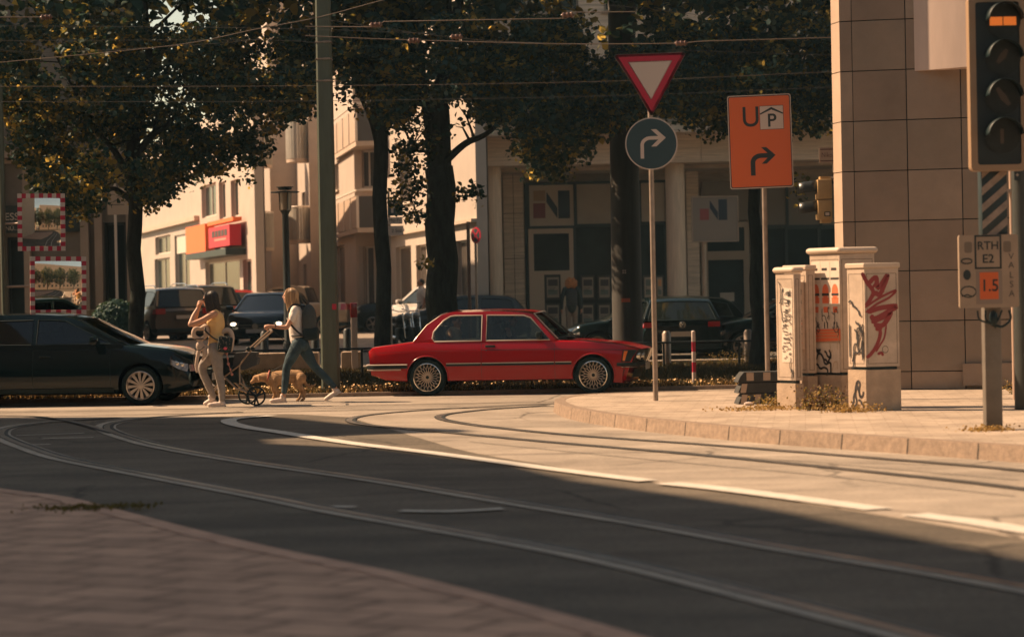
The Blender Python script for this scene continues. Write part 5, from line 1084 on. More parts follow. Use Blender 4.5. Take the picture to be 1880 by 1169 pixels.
mb = MB(); limb(mb, [A(.05, 1.44), A(.05, 1.36), A(.055, 1.25), A(.05, 1.12), A(.03, 1.0), A(.02, .95)], [.075, .105, .118, .108, .118, .122], 16, 4)
for s_ in (-1, 1): mb.ball((.045, s_*.12, 1.385), (.07, .07, .07), 12); limb(mb, [A(.045, 1.40, s_*.15), A(.075, 1.30, s_*.185), A(.085, 1.26, s_*.19)], [.064, .062, .058], 12, 3); mb.ball((.115, s_*.055, 1.27), (.065, .06, .065), 12)
fuse(mb, 'tshirt', m_tee, w2_, .011, 4)
mb = MB(); mb.ball((0, 0, .92), (.122, .15, .10), 16); mb.ball((-.055, .065, .87), (.09, .085, .10), 14); mb.ball((-.055, -.065, .87), (.09, .085, .10), 14)
limb(mb, [A(.02, .87, -.075), A(.11, .70, -.08), A(.19, .53, -.085), A(.215, .34, -.08), A(.24, .165, -.08)], [.10, .09, .064, .058, .044], 14, 4)
limb(mb, [A(-.03, .87, .075), A(-.12, .70, .08), A(-.21, .54, .085), A(-.36, .38, .08), A(-.505, .225, .08)], [.10, .09, .066, .06, .044], 14, 4); fuse(mb, 'jeans', m_jb, w2_, .011, 3)
mb = MB(); mb.tube([(math.cos(a)*.122, math.sin(a)*.15, 1.0+.01) for a in np.linspace(0, 2*PI, 30, endpoint=False)], .014, 6, closed=True); mb.build('belt', m_strap, w2_)
shoe(w2_, (.205, -.08, .01), (.455, -.085, .0), None); shoe(w2_, (-.605, .08, .135), (-.37, .085, .0), None, Vector((.5, 0, 1)))
paths = []; rg = random.Random(9)
for k in range(150):
    a = rg.uniform(-1, 1)*2.3+PI; x0, y0 = math.cos(a)*.035-.01, math.sin(a)*.03; x1, y1 = math.cos(a)*.104-.02, math.sin(a)*.086; ln = rg.uniform(-.25, -.17)
    paths.append([(x0, y0, .127), (x1*.95, y1*.95, .07), (x1*1.03, y1*1.03, -.02), (x1-.02, y1*1.0, -.12), (x1*.9-.035+rg.uniform(-.02, .02), y1*.9, ln)])
mb = strands('h', m_hair_b, w2_, T, paths, .012); mb.ball((-.02, 0, .045), (.1, .083, .09), 16, 2, M=T); mb.build('hair', [m_hair_b, mat('blonde_hair_light', (.6, .38, .2), .45), mat('blonde_hair_deep', (.16, .085, .04), .5)], w2_)
mb = MB(); mb.tube([(.335+.0*a, -.2+math.cos(a)*.03, 1.162+math.sin(a)*.03) for a in np.linspace(0, 2*PI, 14, endpoint=False)], .008, 6, closed=True); mb.build('wrist_band', m_strap, w2_)
bp = MB(); bp.ball((-.155, 0, 1.26), (.115, .15, .22), 16); bp.box((-.155, 0, 1.20), (.20, .28, .26), ch=.05); pk = fuse(bp, 'backpack', m_bagg, w2_, .011, 4)
mb = MB(); mb.box((-.175, 0, 1.035), (.235, .30, .20), ch=.05); mb.build('backpack_base', m_bagb, pk)
mb = MB()
for s_ in (-1, 1): mb.tube(catmull([A(-.08, 1.40, s_*.09), A(0, 1.475, s_*.1), A(.09, 1.46, s_*.1), A(.15, 1.36, s_*.125), A(.13, 1.22, s_*.17), A(.02, 1.08, s_*.18), A(-.09, .99, s_*.13)], 5), .015, 6)
mb.build('backpack_strap', m_strap, pk)
# ---- stroller
f3 = G(470, 744); st = thing('stroller', 'grey and black folding stroller with thin tubular handles pushed along the road', 'stroller', (f3.x, f3.y, .004), PI)
def S4(x, y): return ((583-x)/549., (1090-y)/549.)     # enlarged picture -> metres, local x forward
m_tubeg = mat('stroller_tube', (.30, .22, .16), .35, metal=.6)
for yy, (cx, cy), r_ in ((-.26, (500, 1020), .145), (.26, (600, 1018), .145), (-.1, (215, 1040), .085), (.1, (245, 1040), .085)):
    x_, z_ = S4(cx, cy); z_ = r_+.001; T = Matrix.Translation((x_, yy, z_)) @ Matrix.Rotation(PI/2, 4, 'X'); mb = MB()
    mb.tube([(math.cos(a)*(r_-.014), math.sin(a)*(r_-.014), 0) for a in np.linspace(0, 2*PI, 32, endpoint=False)], .014, 8, closed=True, M=T); mb.lathe([(.001, -.025), (.028, -.025), (.028, .025), (.001, .025)], 14, M=T)
    for k in range(3):
        a = 2*PI*k/3+.5; mb.tube([(math.cos(a)*.02, math.sin(a)*.02, 0), (math.cos(a+.25)*(r_-.02), math.sin(a+.25)*(r_-.02), 0)], [.018, .012], 6, M=T)
        mb.tube([(math.cos(a)*.02, math.sin(a)*.02, 0), (math.cos(a-.25)*(r_-.02), math.sin(a-.25)*(r_-.02), 0)], [.018, .012], 6, M=T)
    mb.build('wheel', m_blk, st)
mb = MB()
for s_, (hx, hy), (mx_, my_), (lx, ly) in ((-1, (702, 478), (515, 640), (400, 765)), (1, (738, 492), (580, 630), (470, 760))):
    q0, q1_, q2_ = S4(hx, hy), S4(mx_, my_), S4(lx, ly); mb.tube(catmull([(q0[0], s_*.22, q0[1]), (q1_[0], s_*.24, q1_[1]), (q2_[0], s_*.24, q2_[1])], 4), .013, 8)
    a_, b_, c_ = S4(345, 850), S4(440, 945), S4(215, 1010); mb.tube([(q2_[0], s_*.24, q2_[1]), (a_[0], s_*.22, a_[1]), (c_[0], s_*.1, .17)], .013, 8); ax = S4(500 if s_ < 0 else 600, 1000); mb.tube([(a_[0], s_*.22, a_[1]), (b_[0], s_*.24, b_[1]), (ax[0], s_*.24, .16)], .015, 8); mb.tube([(q2_[0], s_*.24, q2_[1]), (S4(470, 900)[0], s_*.24, S4(470, 900)[1]), (ax[0], s_*.24, .16)], .013, 8)
a_, b_ = S4(702, 478), S4(738, 492); mb.tube([(a_[0], -.22, a_[1]), (b_[0], .22, b_[1])], .017, 8); mb.tube([(S4(215, 1010)[0], -.11, .17), (S4(215, 1010)[0], .11, .17)], .012, 8); mb.build('frame', m_tubeg, st)
mb = MB()
for (x, y, yy) in ((515, 632, -.24), (580, 628, .24)): p_ = S4(x, y); mb.ball((p_[0], yy, p_[1]), (.035, .03, .03), 12)
for s_ in (-1, 1): p_ = S4(395, 775); mb.ball((p_[0], s_*.24, p_[1]), (.04, .03, .04), 12)
mb.build('hinge', m_blk, st)
mb = MB(); pts = [S4(*p_) for p_ in ((430, 660), (520, 655), (606, 658), (600, 700), (617, 712), (605, 760), (500, 800), (410, 770))]
mb.prism([(x, z) for x, z in pts][::-1], -.2, .2, Matrix(((1, 0, 0, 0), (0, 0, 1, 0), (0, 1, 0, 0), (0, 0, 0, 1)))); mb.build('storage_basket', mat('dark_grey_canvas', (.055, .055, .052), .85, bump=(30, .3)), st)
mb = MB(); pts = [S4(*p_) for p_ in ((330, 700), (420, 690), (470, 900), (380, 900), (300, 800))]
mb.prism([(x, z) for x, z in pts][::-1], -.17, .17, Matrix(((1, 0, 0, 0), (0, 0, 1, 0), (0, 1, 0, 0), (0, 0, 0, 1)))); mb.build('seat', m_bagb, st)
mb = MB(); c0_ = [S4(x, y) for x, y in ((372, 660), (380, 700), (384, 745), (400, 790), (412, 830))]
for i, p_ in enumerate(c0_): mb.ball((p_[0], .3, p_[1]), .016 if i % 2 else .022, 8)
mb.tube([(p_[0], .3, p_[1]) for p_ in c0_], .006, 5); mb.build('toy_chain', mat('toy_pink', (.5, .2, .15), .6), st)
# ---- dog
f4 = G(508, 739); dg_ = thing('dog', 'golden labrador type dog on a leash, head lowered behind the stroller wheels', 'dog', (f4.x, f4.y+.35, .004), PI)
def D4(x, y, yy=0): return ((754-x)/549., yy, (1085-y)/549.)
mb = MB(); limb(mb, [D4(925, 878), D4(840, 880), D4(760, 890), D4(700, 900)], [.10, .108, .118, .115], 16, 4); limb(mb, [D4(700, 890), D4(640, 880), D4(590, 885)], [.095, .075, .06], 14, 4)
mb.ball(D4(575, 890), (.075, .06, .062), 14); limb(mb, [D4(560, 898), D4(530, 918)], [.04, .03], 10, 3); mb.ball(D4(525, 918), (.02, .02, .018), 8)
for s_ in (-1, 1):
    o = 22 if s_ > 0 else 0
    limb(mb, [D4(925+o, 890, s_*.06), D4(900+o, 950, s_*.075), D4(945+o, 990, s_*.075), D4(925+o*2, 1060, s_*.075), D4(905+o*2, 1078, s_*.075)], [.085, .055, .03, .022, .024], 10, 4)
    limb(mb, [D4(710+o, 900, s_*.06), D4(705+o, 970, s_*.075), D4(715+o*2, 1030, s_*.075), D4(695+o*2, 1078, s_*.075)], [.07, .04, .026, .025], 10, 4)
    limb(mb, [D4(590, 868, s_*.05), D4(600, 890, s_*.068), D4(592, 915, s_*.07)], [.02, .022, .012], 8, 3)
limb(mb, [D4(950, 870), D4(975, 930), D4(1010, 965), D4(1065, 950)], [.032, .028, .022, .012], 8, 4)
fuse(mb, 'body', mat('golden_fur', (.42, .26, .145), .9, spec=.1, noise=(9, .35), bump=(70, .9)), dg_, .010, 4)
mb = MB(); c = Vector(D4(672, 880)); M_ = Matrix.Translation(c) @ Matrix.Rotation(R(80), 4, 'Y'); mb.tube([(math.cos(a)*.098, math.sin(a)*.09, 0) for a in np.linspace(0, 2*PI, 20, endpoint=False)], .013, 6, closed=True, M=M_); mb.build('collar', mat('red_collar', (.4, .08, .05), .6), dg_)
mb = MB(); mb.ball(D4(517, 915), .012, 8); [mb.ball(D4(556, 880, s_*.045), .008, 6) for s_ in (-1, 1)]; mb.build('nose', m_blk, dg_)
a = dg_.matrix_basis @ Vector(D4(682, 838)); b = w2_.matrix_basis @ Vector((.43, -.2, 1.15)); mb = MB(); mid = (a+b)/2+Vector((.10, 0, -.16))
lp = Vector((f2.x-.04, f2.y-.02, .75)); mb.tube(catmull([a, a.lerp(lp, .5)+Vector((0, 0, -.03)), lp, b.lerp(lp, .3), b], 6), .006, 6); tag(mb.build('dog_leash', m_strap, None, a), 'thin dark leash running from the dog collar to the striding walker', 'leash')
# ---- woman with curly hair, back to the camera
pz = gz(67)+.05; f5 = P(1049, 540, 66.2); w3 = thing('person', 'person with curly ginger hair and black jacket facing the shop window', 'person', (f5.x, f5.y, pz), R(92))
mb = MB(); T = head(mb, (.02, 0, 1.55)); limb(mb, [A(0, 1.5), A(0, 1.42)], [.05, .055], 10, 2)
limb(mb, [A(0, 1.42), A(0, 1.3)], [.055, .1], 10, 2)
for s_ in (-1, 1): limb(mb, [A(0, 1.34), A(0, 1.36, s_*.17), A(-.01, 1.12, s_*.26), A(.03, .84, s_*.27)], [.06, .045, .035, .025], 8, 3); hand(mb, (.03, s_*.27, .84), (0, 0, -1), (0, -s_, 0), .5)
fuse(mb, 'body', m_skin, w3, .014, 3)
mb = MB(); limb(mb, [A(0, 1.42), A(0, 1.3), A(0, 1.15), A(0, 1.0), A(0, .86)], [.11, .15, .155, .15, .155], 14, 3)
for s_ in (-1, 1): mb.ball((0, s_*.15, 1.38), .08, 10); limb(mb, [A(0, 1.38, s_*.18), A(-.01, 1.12, s_*.26), A(.03, .86, s_*.27)], [.065, .055, .042], 10, 3)
fuse(mb, 'jacket', m_bagb, w3, .014, 3)
mb = MB()
for s_ in (-1, 1): limb(mb, [A(0, .88, s_*.08), A(.01, .5, s_*.09), A(0, .08, s_*.09)], [.1, .07, .055], 10, 4)
fuse(mb, 'trousers', mat('beige_trousers', (.2, .15, .11), .85), w3, .014, 3); shoe(w3, (-.06, -.09, 0), (.18, -.1, 0), None); shoe(w3, (-.06, .09, 0), (.18, .1, 0), None)
mb = MB(); mb.box((-.2, 0, 1.16), (.16, .27, .42), ch=.05); mb.build('backpack', m_strap, w3)
rg = random.Random(3); mb = MB()
for k in range(210):
    u = Vector((rg.gauss(0, 1), rg.gauss(0, 1), rg.gauss(0, 1))).normalized()
    if u.x > .5 and u.z < .3: u.x *= -1
    c = Vector((-.01, 0, 1.56))+Vector((u.x*.12, u.y*.155, u.z*.15))*rg.uniform(.8, 1.1); r_ = rg.uniform(.012, .03); ax = rg.uniform(0, 6); mb.tube([c+Vector((math.cos(a+ax)*r_, math.sin(a)*r_, -a*.008)) for a in np.linspace(0, 7, 9)], .008, 5)
mb.ball((-.02, 0, 1.56), (.11, .12, .125), 14); mb.build('hair', mat('ginger_hair', (.5, .2, .06), .55, noise=(20, .3)), w3)
# ---- man in a white shirt behind the forked linden
f6 = P(774, 540, 69); w4 = thing('person', 'person in a white short sleeved shirt half hidden behind the forked linden', 'person', (f6.x, f6.y, gz(69)), R(200))
mb = MB(); T = head(mb, (.03, 0, 1.66)); limb(mb, [A(.01, 1.6), A(0, 1.5), A(0, 1.38)], [.055, .06, .1], 10, 2)
for s_ in (-1, 1): limb(mb, [A(0, 1.43), A(0, 1.46, s_*.12)], [.05, .05], 8, 2); limb(mb, [A(0, 1.46, s_*.1), A(0, 1.46, s_*.19), A(-.02, 1.18, s_*.24), A(.06, .95, s_*.24)], [.05, .05, .04, .028], 10, 3); hand(mb, (.06, s_*.24, .94), (.2, 0, -1), (0, -s_, 0), .6)
fuse(mb, 'body', m_skin, w4, .014, 3); eyes(w4, T)
mb = MB(); limb(mb, [A(0, 1.5), A(0, 1.38), A(0, 1.2), A(0, .98)], [.1, .145, .14, .14], 14, 3)
for s_ in (-1, 1): limb(mb, [A(0, 1.45, s_*.17), A(-.01, 1.28, s_*.23)], [.075, .065], 10, 3)
fuse(mb, 'shirt', m_tee, w4, .014, 3); mb = MB()
for s_ in (-1, 1): limb(mb, [A(0, .96, s_*.08), A(.01, .52, s_*.09), A(-.01, .08, s_*.09)], [.11, .075, .055], 10, 4)
fuse(mb, 'trousers', m_bagb, w4, .014, 3); shoe(w4, (-.06, -.09, 0), (.2, -.1, 0), None); shoe(w4, (-.06, .09, 0), (.2, .1, 0), None)
mb = MB(); mb.ball((0, 0, 1.7), (.1, .085, .09), 12); mb.build('hair', m_hair_d, w4)
# ---- people in the red car
def rider(x, y, z, name_label, top, hairm, yaw=0, extra=False):
    p_ = rc.matrix_basis @ Vector((x, y, z)); r_ = thing('person', name_label, 'person', p_, -yw+yaw)
    mb = MB(); T = head(mb, (0, 0, .12), 0, 0, 1.); limb(mb, [A(-.01, .05), A(-.03, -.03)], [.05, .055], 10, 2); limb(mb, [A(-.03, -.03, -.16), A(.0, -.1, -.19)], [.05, .045], 8, 2); fuse(mb, 'body', m_skin, r_, .01, 3); eyes(r_, T)
    mb = MB(); limb(mb, [A(-.04, -.03), A(-.03, -.16)], [.10, .13], 12, 2); [mb.ball((-.035, s_*.14, -.06), .075, 10) for s_ in (-1, 1)]; fuse(mb, 'shirt', top, r_, .012, 3)
    mb = MB(); mb.ball((-.022, 0, .165), (.1, .083, .088), 14); mb.ball((-.05, 0, .10), (.06, .078, .08), 12); mb.build('hair', hairm, r_)
rider(.36, -.28, 1.0, 'passenger on the rear seat of the red car in a pale patterned top', m_cream, m_hair_d, R(-15))
rider(1.12, .34, 1.0, 'driver at the wheel of the red car seen through the side glass', m_bagb, m_hair_d)
# ================================================================ street furniture
m_pole = mat('green_grey_pole_paint', (.085, .10, .072), .5, noise=(3, .18, (4, 4, .5)), spec=.4); m_mast = mat('dark_concrete_mast', (.055, .05, .045), .8, noise=(2.2, .25, (5, 5, .4)), bump=(30, .2)); m_galv = mat('galvanised_steel', (.30, .235, .19), .45, metal=.35, noise=(6, .25)); m_dgreen = mat('dark_lamp_paint', (.016, .022, .022), .5)
m_swhite = mat('sign_white', (.55, .45, .39), .45); m_sred = mat('sign_red', (.42, .012, .04), .45); m_sblue = mat('sign_blue', (.022, .05, .062), .45); m_sorange = mat('sign_orange', (.62, .115, .025), .45); m_sblk = mat('sign_black', (.012, .02, .022), .5); m_back = mat('sign_back', (.25, .22, .2), .5, metal=.4)
def wm(o, **k): return o
# green square mast
b = G(604, 730, .05); d_ = b.y; gp = thing('tram_mast', 'tapered green grey steel mast with a small white dot behind the walkers', 'pole', (b.x, 38.9, .05)); x_ = P(604, 540, 38.9).x; gp.location.x = x_
mb = MB(); s_ = 38.9/F0; h_ = 9.5
def sq(w, z, c=.03): return [(w/2-c, -w/2), (w/2, -w/2+c), (w/2, w/2-c), (w/2-c, w/2), (-w/2+c, w/2), (-w/2, w/2-c), (-w/2, -w/2+c), (-w/2+c, -w/2)]
r0, r1 = .29, .215
mb.grid([[(x, y, z) for x, y in sq(lerp(r0, r1, z/h_), z)+sq(lerp(r0, r1, z/h_), z)[:1]] for z in (0, .02, 3, 6, h_)]); mb.build('shaft', m_pole, gp)
mb = MB(); mb.box((0, 0, .01), (.42, .42, .02)); mb.build('base_plate', m_pole, gp)
mb = MB(); z = P(598, 511, 38.9).z-.05; mb.cyl((-.0, -.128, z), (0, -.136, z), .022, 12); mb.build('rivet', m_swhite, gp)
mb = MB(); z = P(611, 563, 38.9).z-.05; mb.box((.09, -.140, z), (.07, .006, .09)); mb.build('sticker', m_sred, gp)
mb = MB()
for z in (5.0, 5.35, 5.62): mb.tube([(.125*c, .125*s, z) for c, s in ((1, 1), (-1, 1), (-1, -1), (1, -1))], .012, 6, closed=True); mb.box((0.05, -.14, z), (.10, .05, .03))
mb.build('wire_clamp', m_galv, gp)
# dark round mast right of the red car
x_ = P(1151, 540, 49).x; ms = thing('catenary_mast', 'thick dark round mast with a small orange plate, rising behind the red bonnet', 'pole', (x_, 49, .05)); mb = MB(); mb.lathe([(.33, 0), (.31, .3), (.305, 2), (.26, 9.5)], 36); mb.build('shaft', m_mast, ms)
def onmast(mb, px, py, w, h, mi=0, t=.006):
    z = P(px, py, 49).z-.05; mb.box((P(px, py, 48.7).x-x_, -.306-t, z), (w, .012, h), mi=mi)
mb = MB(); onmast(mb, 1149, 551, .17, .075, 0); mb.build('number_plate', m_sorange, ms)
M_ = face_M((P(1149, 551, 48.7).x-x_, -.3185, P(1149, 551, 49).z-.05), (1, 0, 0)); mb = text_mb('1107', .055, M_, .001); mb.build('plate_lettering', m_sred, ms)
mb = MB(); [onmast(mb, 1146+i, 499+j, .03, .03) for i in (-2, 2) for j in (-2, 2)]; mb.build('dot_marker', m_swhite, ms)
# street lamp
d_ = 55.; zg = gz(d_); b = P(527, 540, d_); lm = thing('street_lamp', 'dark lantern street lamp with a flat disc shade left of the green mast', 'lamp', (b.x, d_, zg)); zt = P(527, 343, d_).z-zg; zl = P(527, 386, d_).z-zg; zd = P(527, 352, d_).z-zg
mb = MB(); mb.lathe([(.11, 0), (.11, .5), (.085, .55), (.075, zl-.1), (.1, zl-.04), (.13, zl)], 18); mb.build('pole', m_dgreen, lm)
mb = MB(); mb.lathe([(.001, zd+.03), (.33, zd+.0), (.33, zd-.02), (.001, zd-.02)], 28); mb.lathe([(.15, zd+.04), (.16, zt-.02), (.2, zt-.01), (.2, zt), (.001, zt+.01)], 20)
for a in (0, 1, 2, 3): mb.tube([(math.cos(a*PI/2+.5)*.135, math.sin(a*PI/2+.5)*.135, zl), (math.cos(a*PI/2+.5)*.15, math.sin(a*PI/2+.5)*.15, zd)], .012, 6)
mb.build('lantern_frame', m_dgreen, lm); mb = MB(); mb.lathe([(.12, zl+.01), (.135, zd-.025)], 18); mb.build('glass', mat('lantern_glass', (.35, .27, .2), .25), lm)
mb = MB(); mb.lathe([(.04, zl), (.045, zl+.2), (.001, zl+.21)], 10); mb.build('lamp_bulb', m_swhite, lm)
# ---- yield + turn right sign
D = G(1204, 735, .15).y; zt0 = .15
def signpole(px0, py0, label, r=.033, top=None, name='traffic_sign', base_y=None):
    g = G(px0, py0, zt0); t_ = thing(name, label, 'sign', g); mb = MB(); mb.cyl((0, 0, 0), (0, 0, top-zt0), r, 14); mb.build('post', m_galv, t_); return t_, g
def rrect(w, h, r, n=5):
    o = []
    for cx, cy, a0 in ((w/2-r, h/2-r, 0), (-w/2+r, h/2-r, 90), (-w/2+r, -h/2+r, 180), (w/2-r, -h/2+r, 270)):
        for k in range(n+1): a = R(a0+90*k/n); o.append((cx+math.cos(a)*r, cy+math.sin(a)*r))
    return o
def rtri(w, r):      # downward triangle, circumscribed rounded
    h = w*.866; V = [Vector((-w/2, h/3*1, 0)), Vector((w/2, h/3, 0)), Vector((0, -h*2/3, 0))]; o = []
    for i, v in enumerate(V):
        a, b = (V[i-1]-v).normalized(), (V[(i+1) % 3]-v).normalized(); c = v+(a+b).normalized()*r*2; a0 = math.atan2(-(a.x+b.x)*0+(v-c).y, (v-c).x)
        for k in range(-3, 4): an = a0+k*R(20); o.append((c.x+math.cos(an)*r, c.y+math.sin(an)*r))
    return o
tz = P(1195, 96, D).z; s1, g = signpole(1204, 735, 'yield triangle above a round blue turn right sign on one grey post', top=tz-.05); pxm = F0/D
def Mf_(px, py, dd=-.05): p_ = P(px, py, D+dd); return face_M((p_.x-g.x, dd, p_.z-g.z), (math.cos(R(-3)), math.sin(R(-3)), 0)) 
wy = 136/pxm; M_ = Mf_(1194, 137); M_ = M_ @ Matrix.Rotation(R(.6), 4, 'Z'); mb = MB(); mb.prism(rtri(wy, .028), -.004, 0, M_, 0); mb.prism(rtri(wy-.03, .022), .0005, .003, M_, 1); ti = rtri(wy*.60, .006); mb.prism([(x, y+.004) for x, y in ti], .0035, .006, M_, 0); mb.build('yield_plate', [m_swhite, m_sred], s1)
ry = 48/pxm; M_ = Mf_(1196, 264); mb = MB(); circ = lambda r, n=48: [(math.cos(2*PI*k/n)*r, math.sin(2*PI*k/n)*r) for k in range(n)]
mb.prism(circ(ry), -.004, 0, M_, 0); mb.prism(circ(ry*.955), .0005, .003, M_, 1)
def arrow(mb, M_, s, mi, z=.0035, w=.17):      # bent right arrow in a unit of s
    pts = [(-.36, -.72)]+[(-.36, -.1)]; 
    for k in range(9): a = R(180-90*k/8); pts.append((.06+math.cos(a)*.42, -.06+math.sin(a)*.34))
    pts += [(.62, .28)]; mb_p = [Vector((x, y, 0)) for x, y in pts]
    n = len(mb_p); Lp, Rp = [], []
    for i, p_ in enumerate(mb_p):
        a = mb_p[max(i-1, 0)]; b = mb_p[min(i+1, n-1)]; d = (b-a).normalized(); q_ = Vector((-d.y, d.x, 0))*w/2; Lp.append(p_+q_); Rp.append(p_-q_)
    vs = [(p_.x*s, p_.y*s, z) for p_ in Lp+Rp]; mb.add(vs, [(i, i+1, n+i+1, n+i) for i in range(n-1)], mi, M_)
    for sg in (-1, 1): mb.prism([(.66*s, (.28+sg*.0)*s), (.80*s, .28*s), (.34*s, (.28+sg*.42)*s), (.08*s, (.28+sg*.42)*s), (.52*s, .28*s)], z+.0003*(sg+1), z+.002+.0003*(sg+1), M_, mi)
arrow(mb, M_ @ Matrix.Translation((-.025, .0, 0)), ry*.78, 0); mb.build('turn_right_plate', [m_swhite, m_sblue], s1)
mb = MB()
for (px_, py_) in ((1194, 110), (1196, 180), (1197, 240), (1197, 290)): p_ = P(px_, py_, D); mb.box((p_.x-g.x, -.02, p_.z-g.z), (.12, .05, .025))
mb.build('bracket', m_galv, s1)
# ---- orange detour sign
G2 = G(1411, 690+22, .15); D = G2.y; tz = P(1395, 180, D).z; s2_ = thing('traffic_sign', 'orange detour sign with a black U, parking garage symbol and bent arrow', 'sign', (P(1408, 600, D).x, D, .15)); g = s2_.location.copy(); pxm = F0/D
mb = MB(); mb.cyl((0, 0, 0), (0, 0, tz-.2), .036, 14); mb.build('post', m_galv, s2_)
M_ = face_M((P(1396, 260, D-.05).x-g.x, -.05, P(1396, 260, D-.05).z-g.z), (math.cos(R(-6)), math.sin(R(-6)), 0)) @ Matrix.Rotation(R(1.0), 4, 'Z'); k_ = 1/pxm; Wd, Hd = 116*k_, 171*k_
mb = MB(); mb.prism(rrect(Wd, Hd, .035), -.006, 0, M_, 0); mb.prism(rrect(Wd-.025, Hd-.025, .03), .0005, .002, M_, 1); mb.prism(rrect(Wd-.05, Hd-.05, .025), .0025, .004, M_, 2)
bx = 42*k_; MP = M_ @ Matrix.Translation((22*k_, 43*k_, .0045)); mb.prism([(-bx/2-.006, -bx/2-.006), (bx/2+.006, -bx/2-.006), (bx/2+.006, bx/2+.006), (-bx/2-.006, bx/2+.006)], 0, .001, MP, 1); mb.prism([(-bx/2, -bx/2), (bx/2, -bx/2), (bx/2, bx/2), (-bx/2, bx/2)], .0015, .002, MP, 0)
ribbon(mb, [(-bx*.5, bx*.16), (0, bx*.40), (bx*.5, bx*.16)], bx*.11, 1, MP, .003); text_mb('P', bx*.80, MP @ Matrix.Translation((0.0, -bx*.15, .003)), .0005, 1, mb, bold=.004); text_mb('U', 52*k_, M_ @ Matrix.Translation((-16*k_, 44*k_, .0055)), .0005, 1, mb, bold=.003, sx=.92)
arrow(mb, M_ @ Matrix.Translation((-2*k_, -36*k_, .002)), 36*k_, 1, w=.24); mb.build('sign_plate', [m_swhite, m_sblk, m_sorange], s2_)
mb = MB(); mb.box((0, -.02, P(1398, 220, D).z-g.z), (.14, .05, .03)); mb.box((0, -.02, P(1398, 320, D).z-g.z), (.14, .05, .03)); mb.build('bracket', m_galv, s2_)
# ---- side-on traffic light behind the cladding corner
D = 36.; g = Vector((P(1545, 540, D).x, D, .15)); pxm = F0/D; tl = thing('traffic_light', 'beige traffic light seen from the side, peeking past the stone corner', 'traffic light', g)
mb = MB(); mb.cyl((.12, 0, 0), (.12, 0, P(1540, 320, D).z), .06, 14); z0, z1 = P(1512, 328, D).z-.15, P(1512, 412, D).z-.15; mb.tube([(.12, 0, z0), (-.16, 0, z0)], .02, 8); mb.tube([(.12, 0, z1+.06), (-.16, 0, z1+.06)], .02, 8); mb.build('pole', m_galv, tl)
m_hous = mat('ochre_signal_housing', (.42, .27, .12), .5, noise=(5, .12)); x0, x1 = P(1500, 400, D).x-g.x, P(1526, 400, D).x-g.x; xa, za, zb2 = (x0+x1)/2, P(1512, 330, D).z-.15, P(1512, 404, D).z-.15; hh = za-zb2
mb = MB(); mb.box((xa, 0, zb2+hh*.25), (x1-x0, .30, hh*.49), ch=.012); mb.box((xa, 0, zb2+hh*.755), (x1-x0, .30, hh*.49), ch=.012); mb.box((xa+.02, 0, za+.02), ((x1-x0)*.75, .2, .05)); mb.box((xa+.02, 0, zb2-.02), ((x1-x0)*.7, .2, .05)); mb.build('housing', m_hous, tl)
for z in (zb2+hh*.30, zb2+hh*.80):
    mb = MB(); g_ = [[(x0-.01-u*.26, math.cos(a)*.115, z+math.sin(a)*.115-u*.03) for a in np.linspace(R(-25), R(205), 16)] for u in (0, .33, .66, 1)]; mb.grid(g_); h1 = mb.build('signal_hood', mat('hood_black', (.02, .022, .022), .35), tl); md = h1.modifiers.new('s', 'SOLIDIFY'); md.thickness = .006
    mb = MB(); mb.lathe([(.001, 0), (.1, 0), (.1, .01), (.001, .012)], 20, 0, Matrix.Translation((x0-.004, 0, z)) @ Matrix.Rotation(-PI/2, 4, 'Y')); mb.build('lens', m_cglass, tl)
mb = MB(); mb.box((xa+.03, -.153, zb2+hh*.14), (.09, .004, .07), ch=0); mb.box((xa+.03, -.156, zb2+hh*.14), (.06, .003, .045), mi=1); mb.build('sticker', [m_sblk, m_swhite], tl)
# ---- street name sign
D = 38.; p_ = P(1530, 285, D); ss = thing('street_sign', 'small two line street name sign behind the stone corner', 'sign', (P(1550, 540, D).x+.1, D, .15)); g = ss.location; mb = MB(); mb.cyl((0, 0, 0), (0, 0, p_.z+.1), .035, 12); mb.build('post', m_galv, ss)
k_ = D/F0; M_ = face_M((P(1548, 285, D).x-g.x-.05, -.05, p_.z-g.z), (1, 0, 0)); mb = MB(); mb.prism(rrect(78*k_, 29*k_, .01), -.01, 0, M_, 0); [mb.box((0, y*k_, .002), (74*k_, 2.2*k_, .002), mi=1, M=M_) for y in (10.5, -10.5)]
text_mb('Nikolas-Gro', 12.5*k_, M_ @ Matrix.Translation((-35*k_, 0, .002)), .001, 1, mb, align='LEFT', sx=.8); mb.build('name_plate', [mat('faded_sign_white', (.42, .28, .2), .5), mat('faded_sign_ink', (.15, .07, .05), .6)], ss); mb = MB(); mb.tube([(-.24, -.04, p_.z-.3), (-.24, -.04, p_.z-.42), (-.12, -.04, p_.z-.42), (-.12, -.04, p_.z-.3)], .012, 6, closed=True); mb.build('clamp', m_galv, ss)
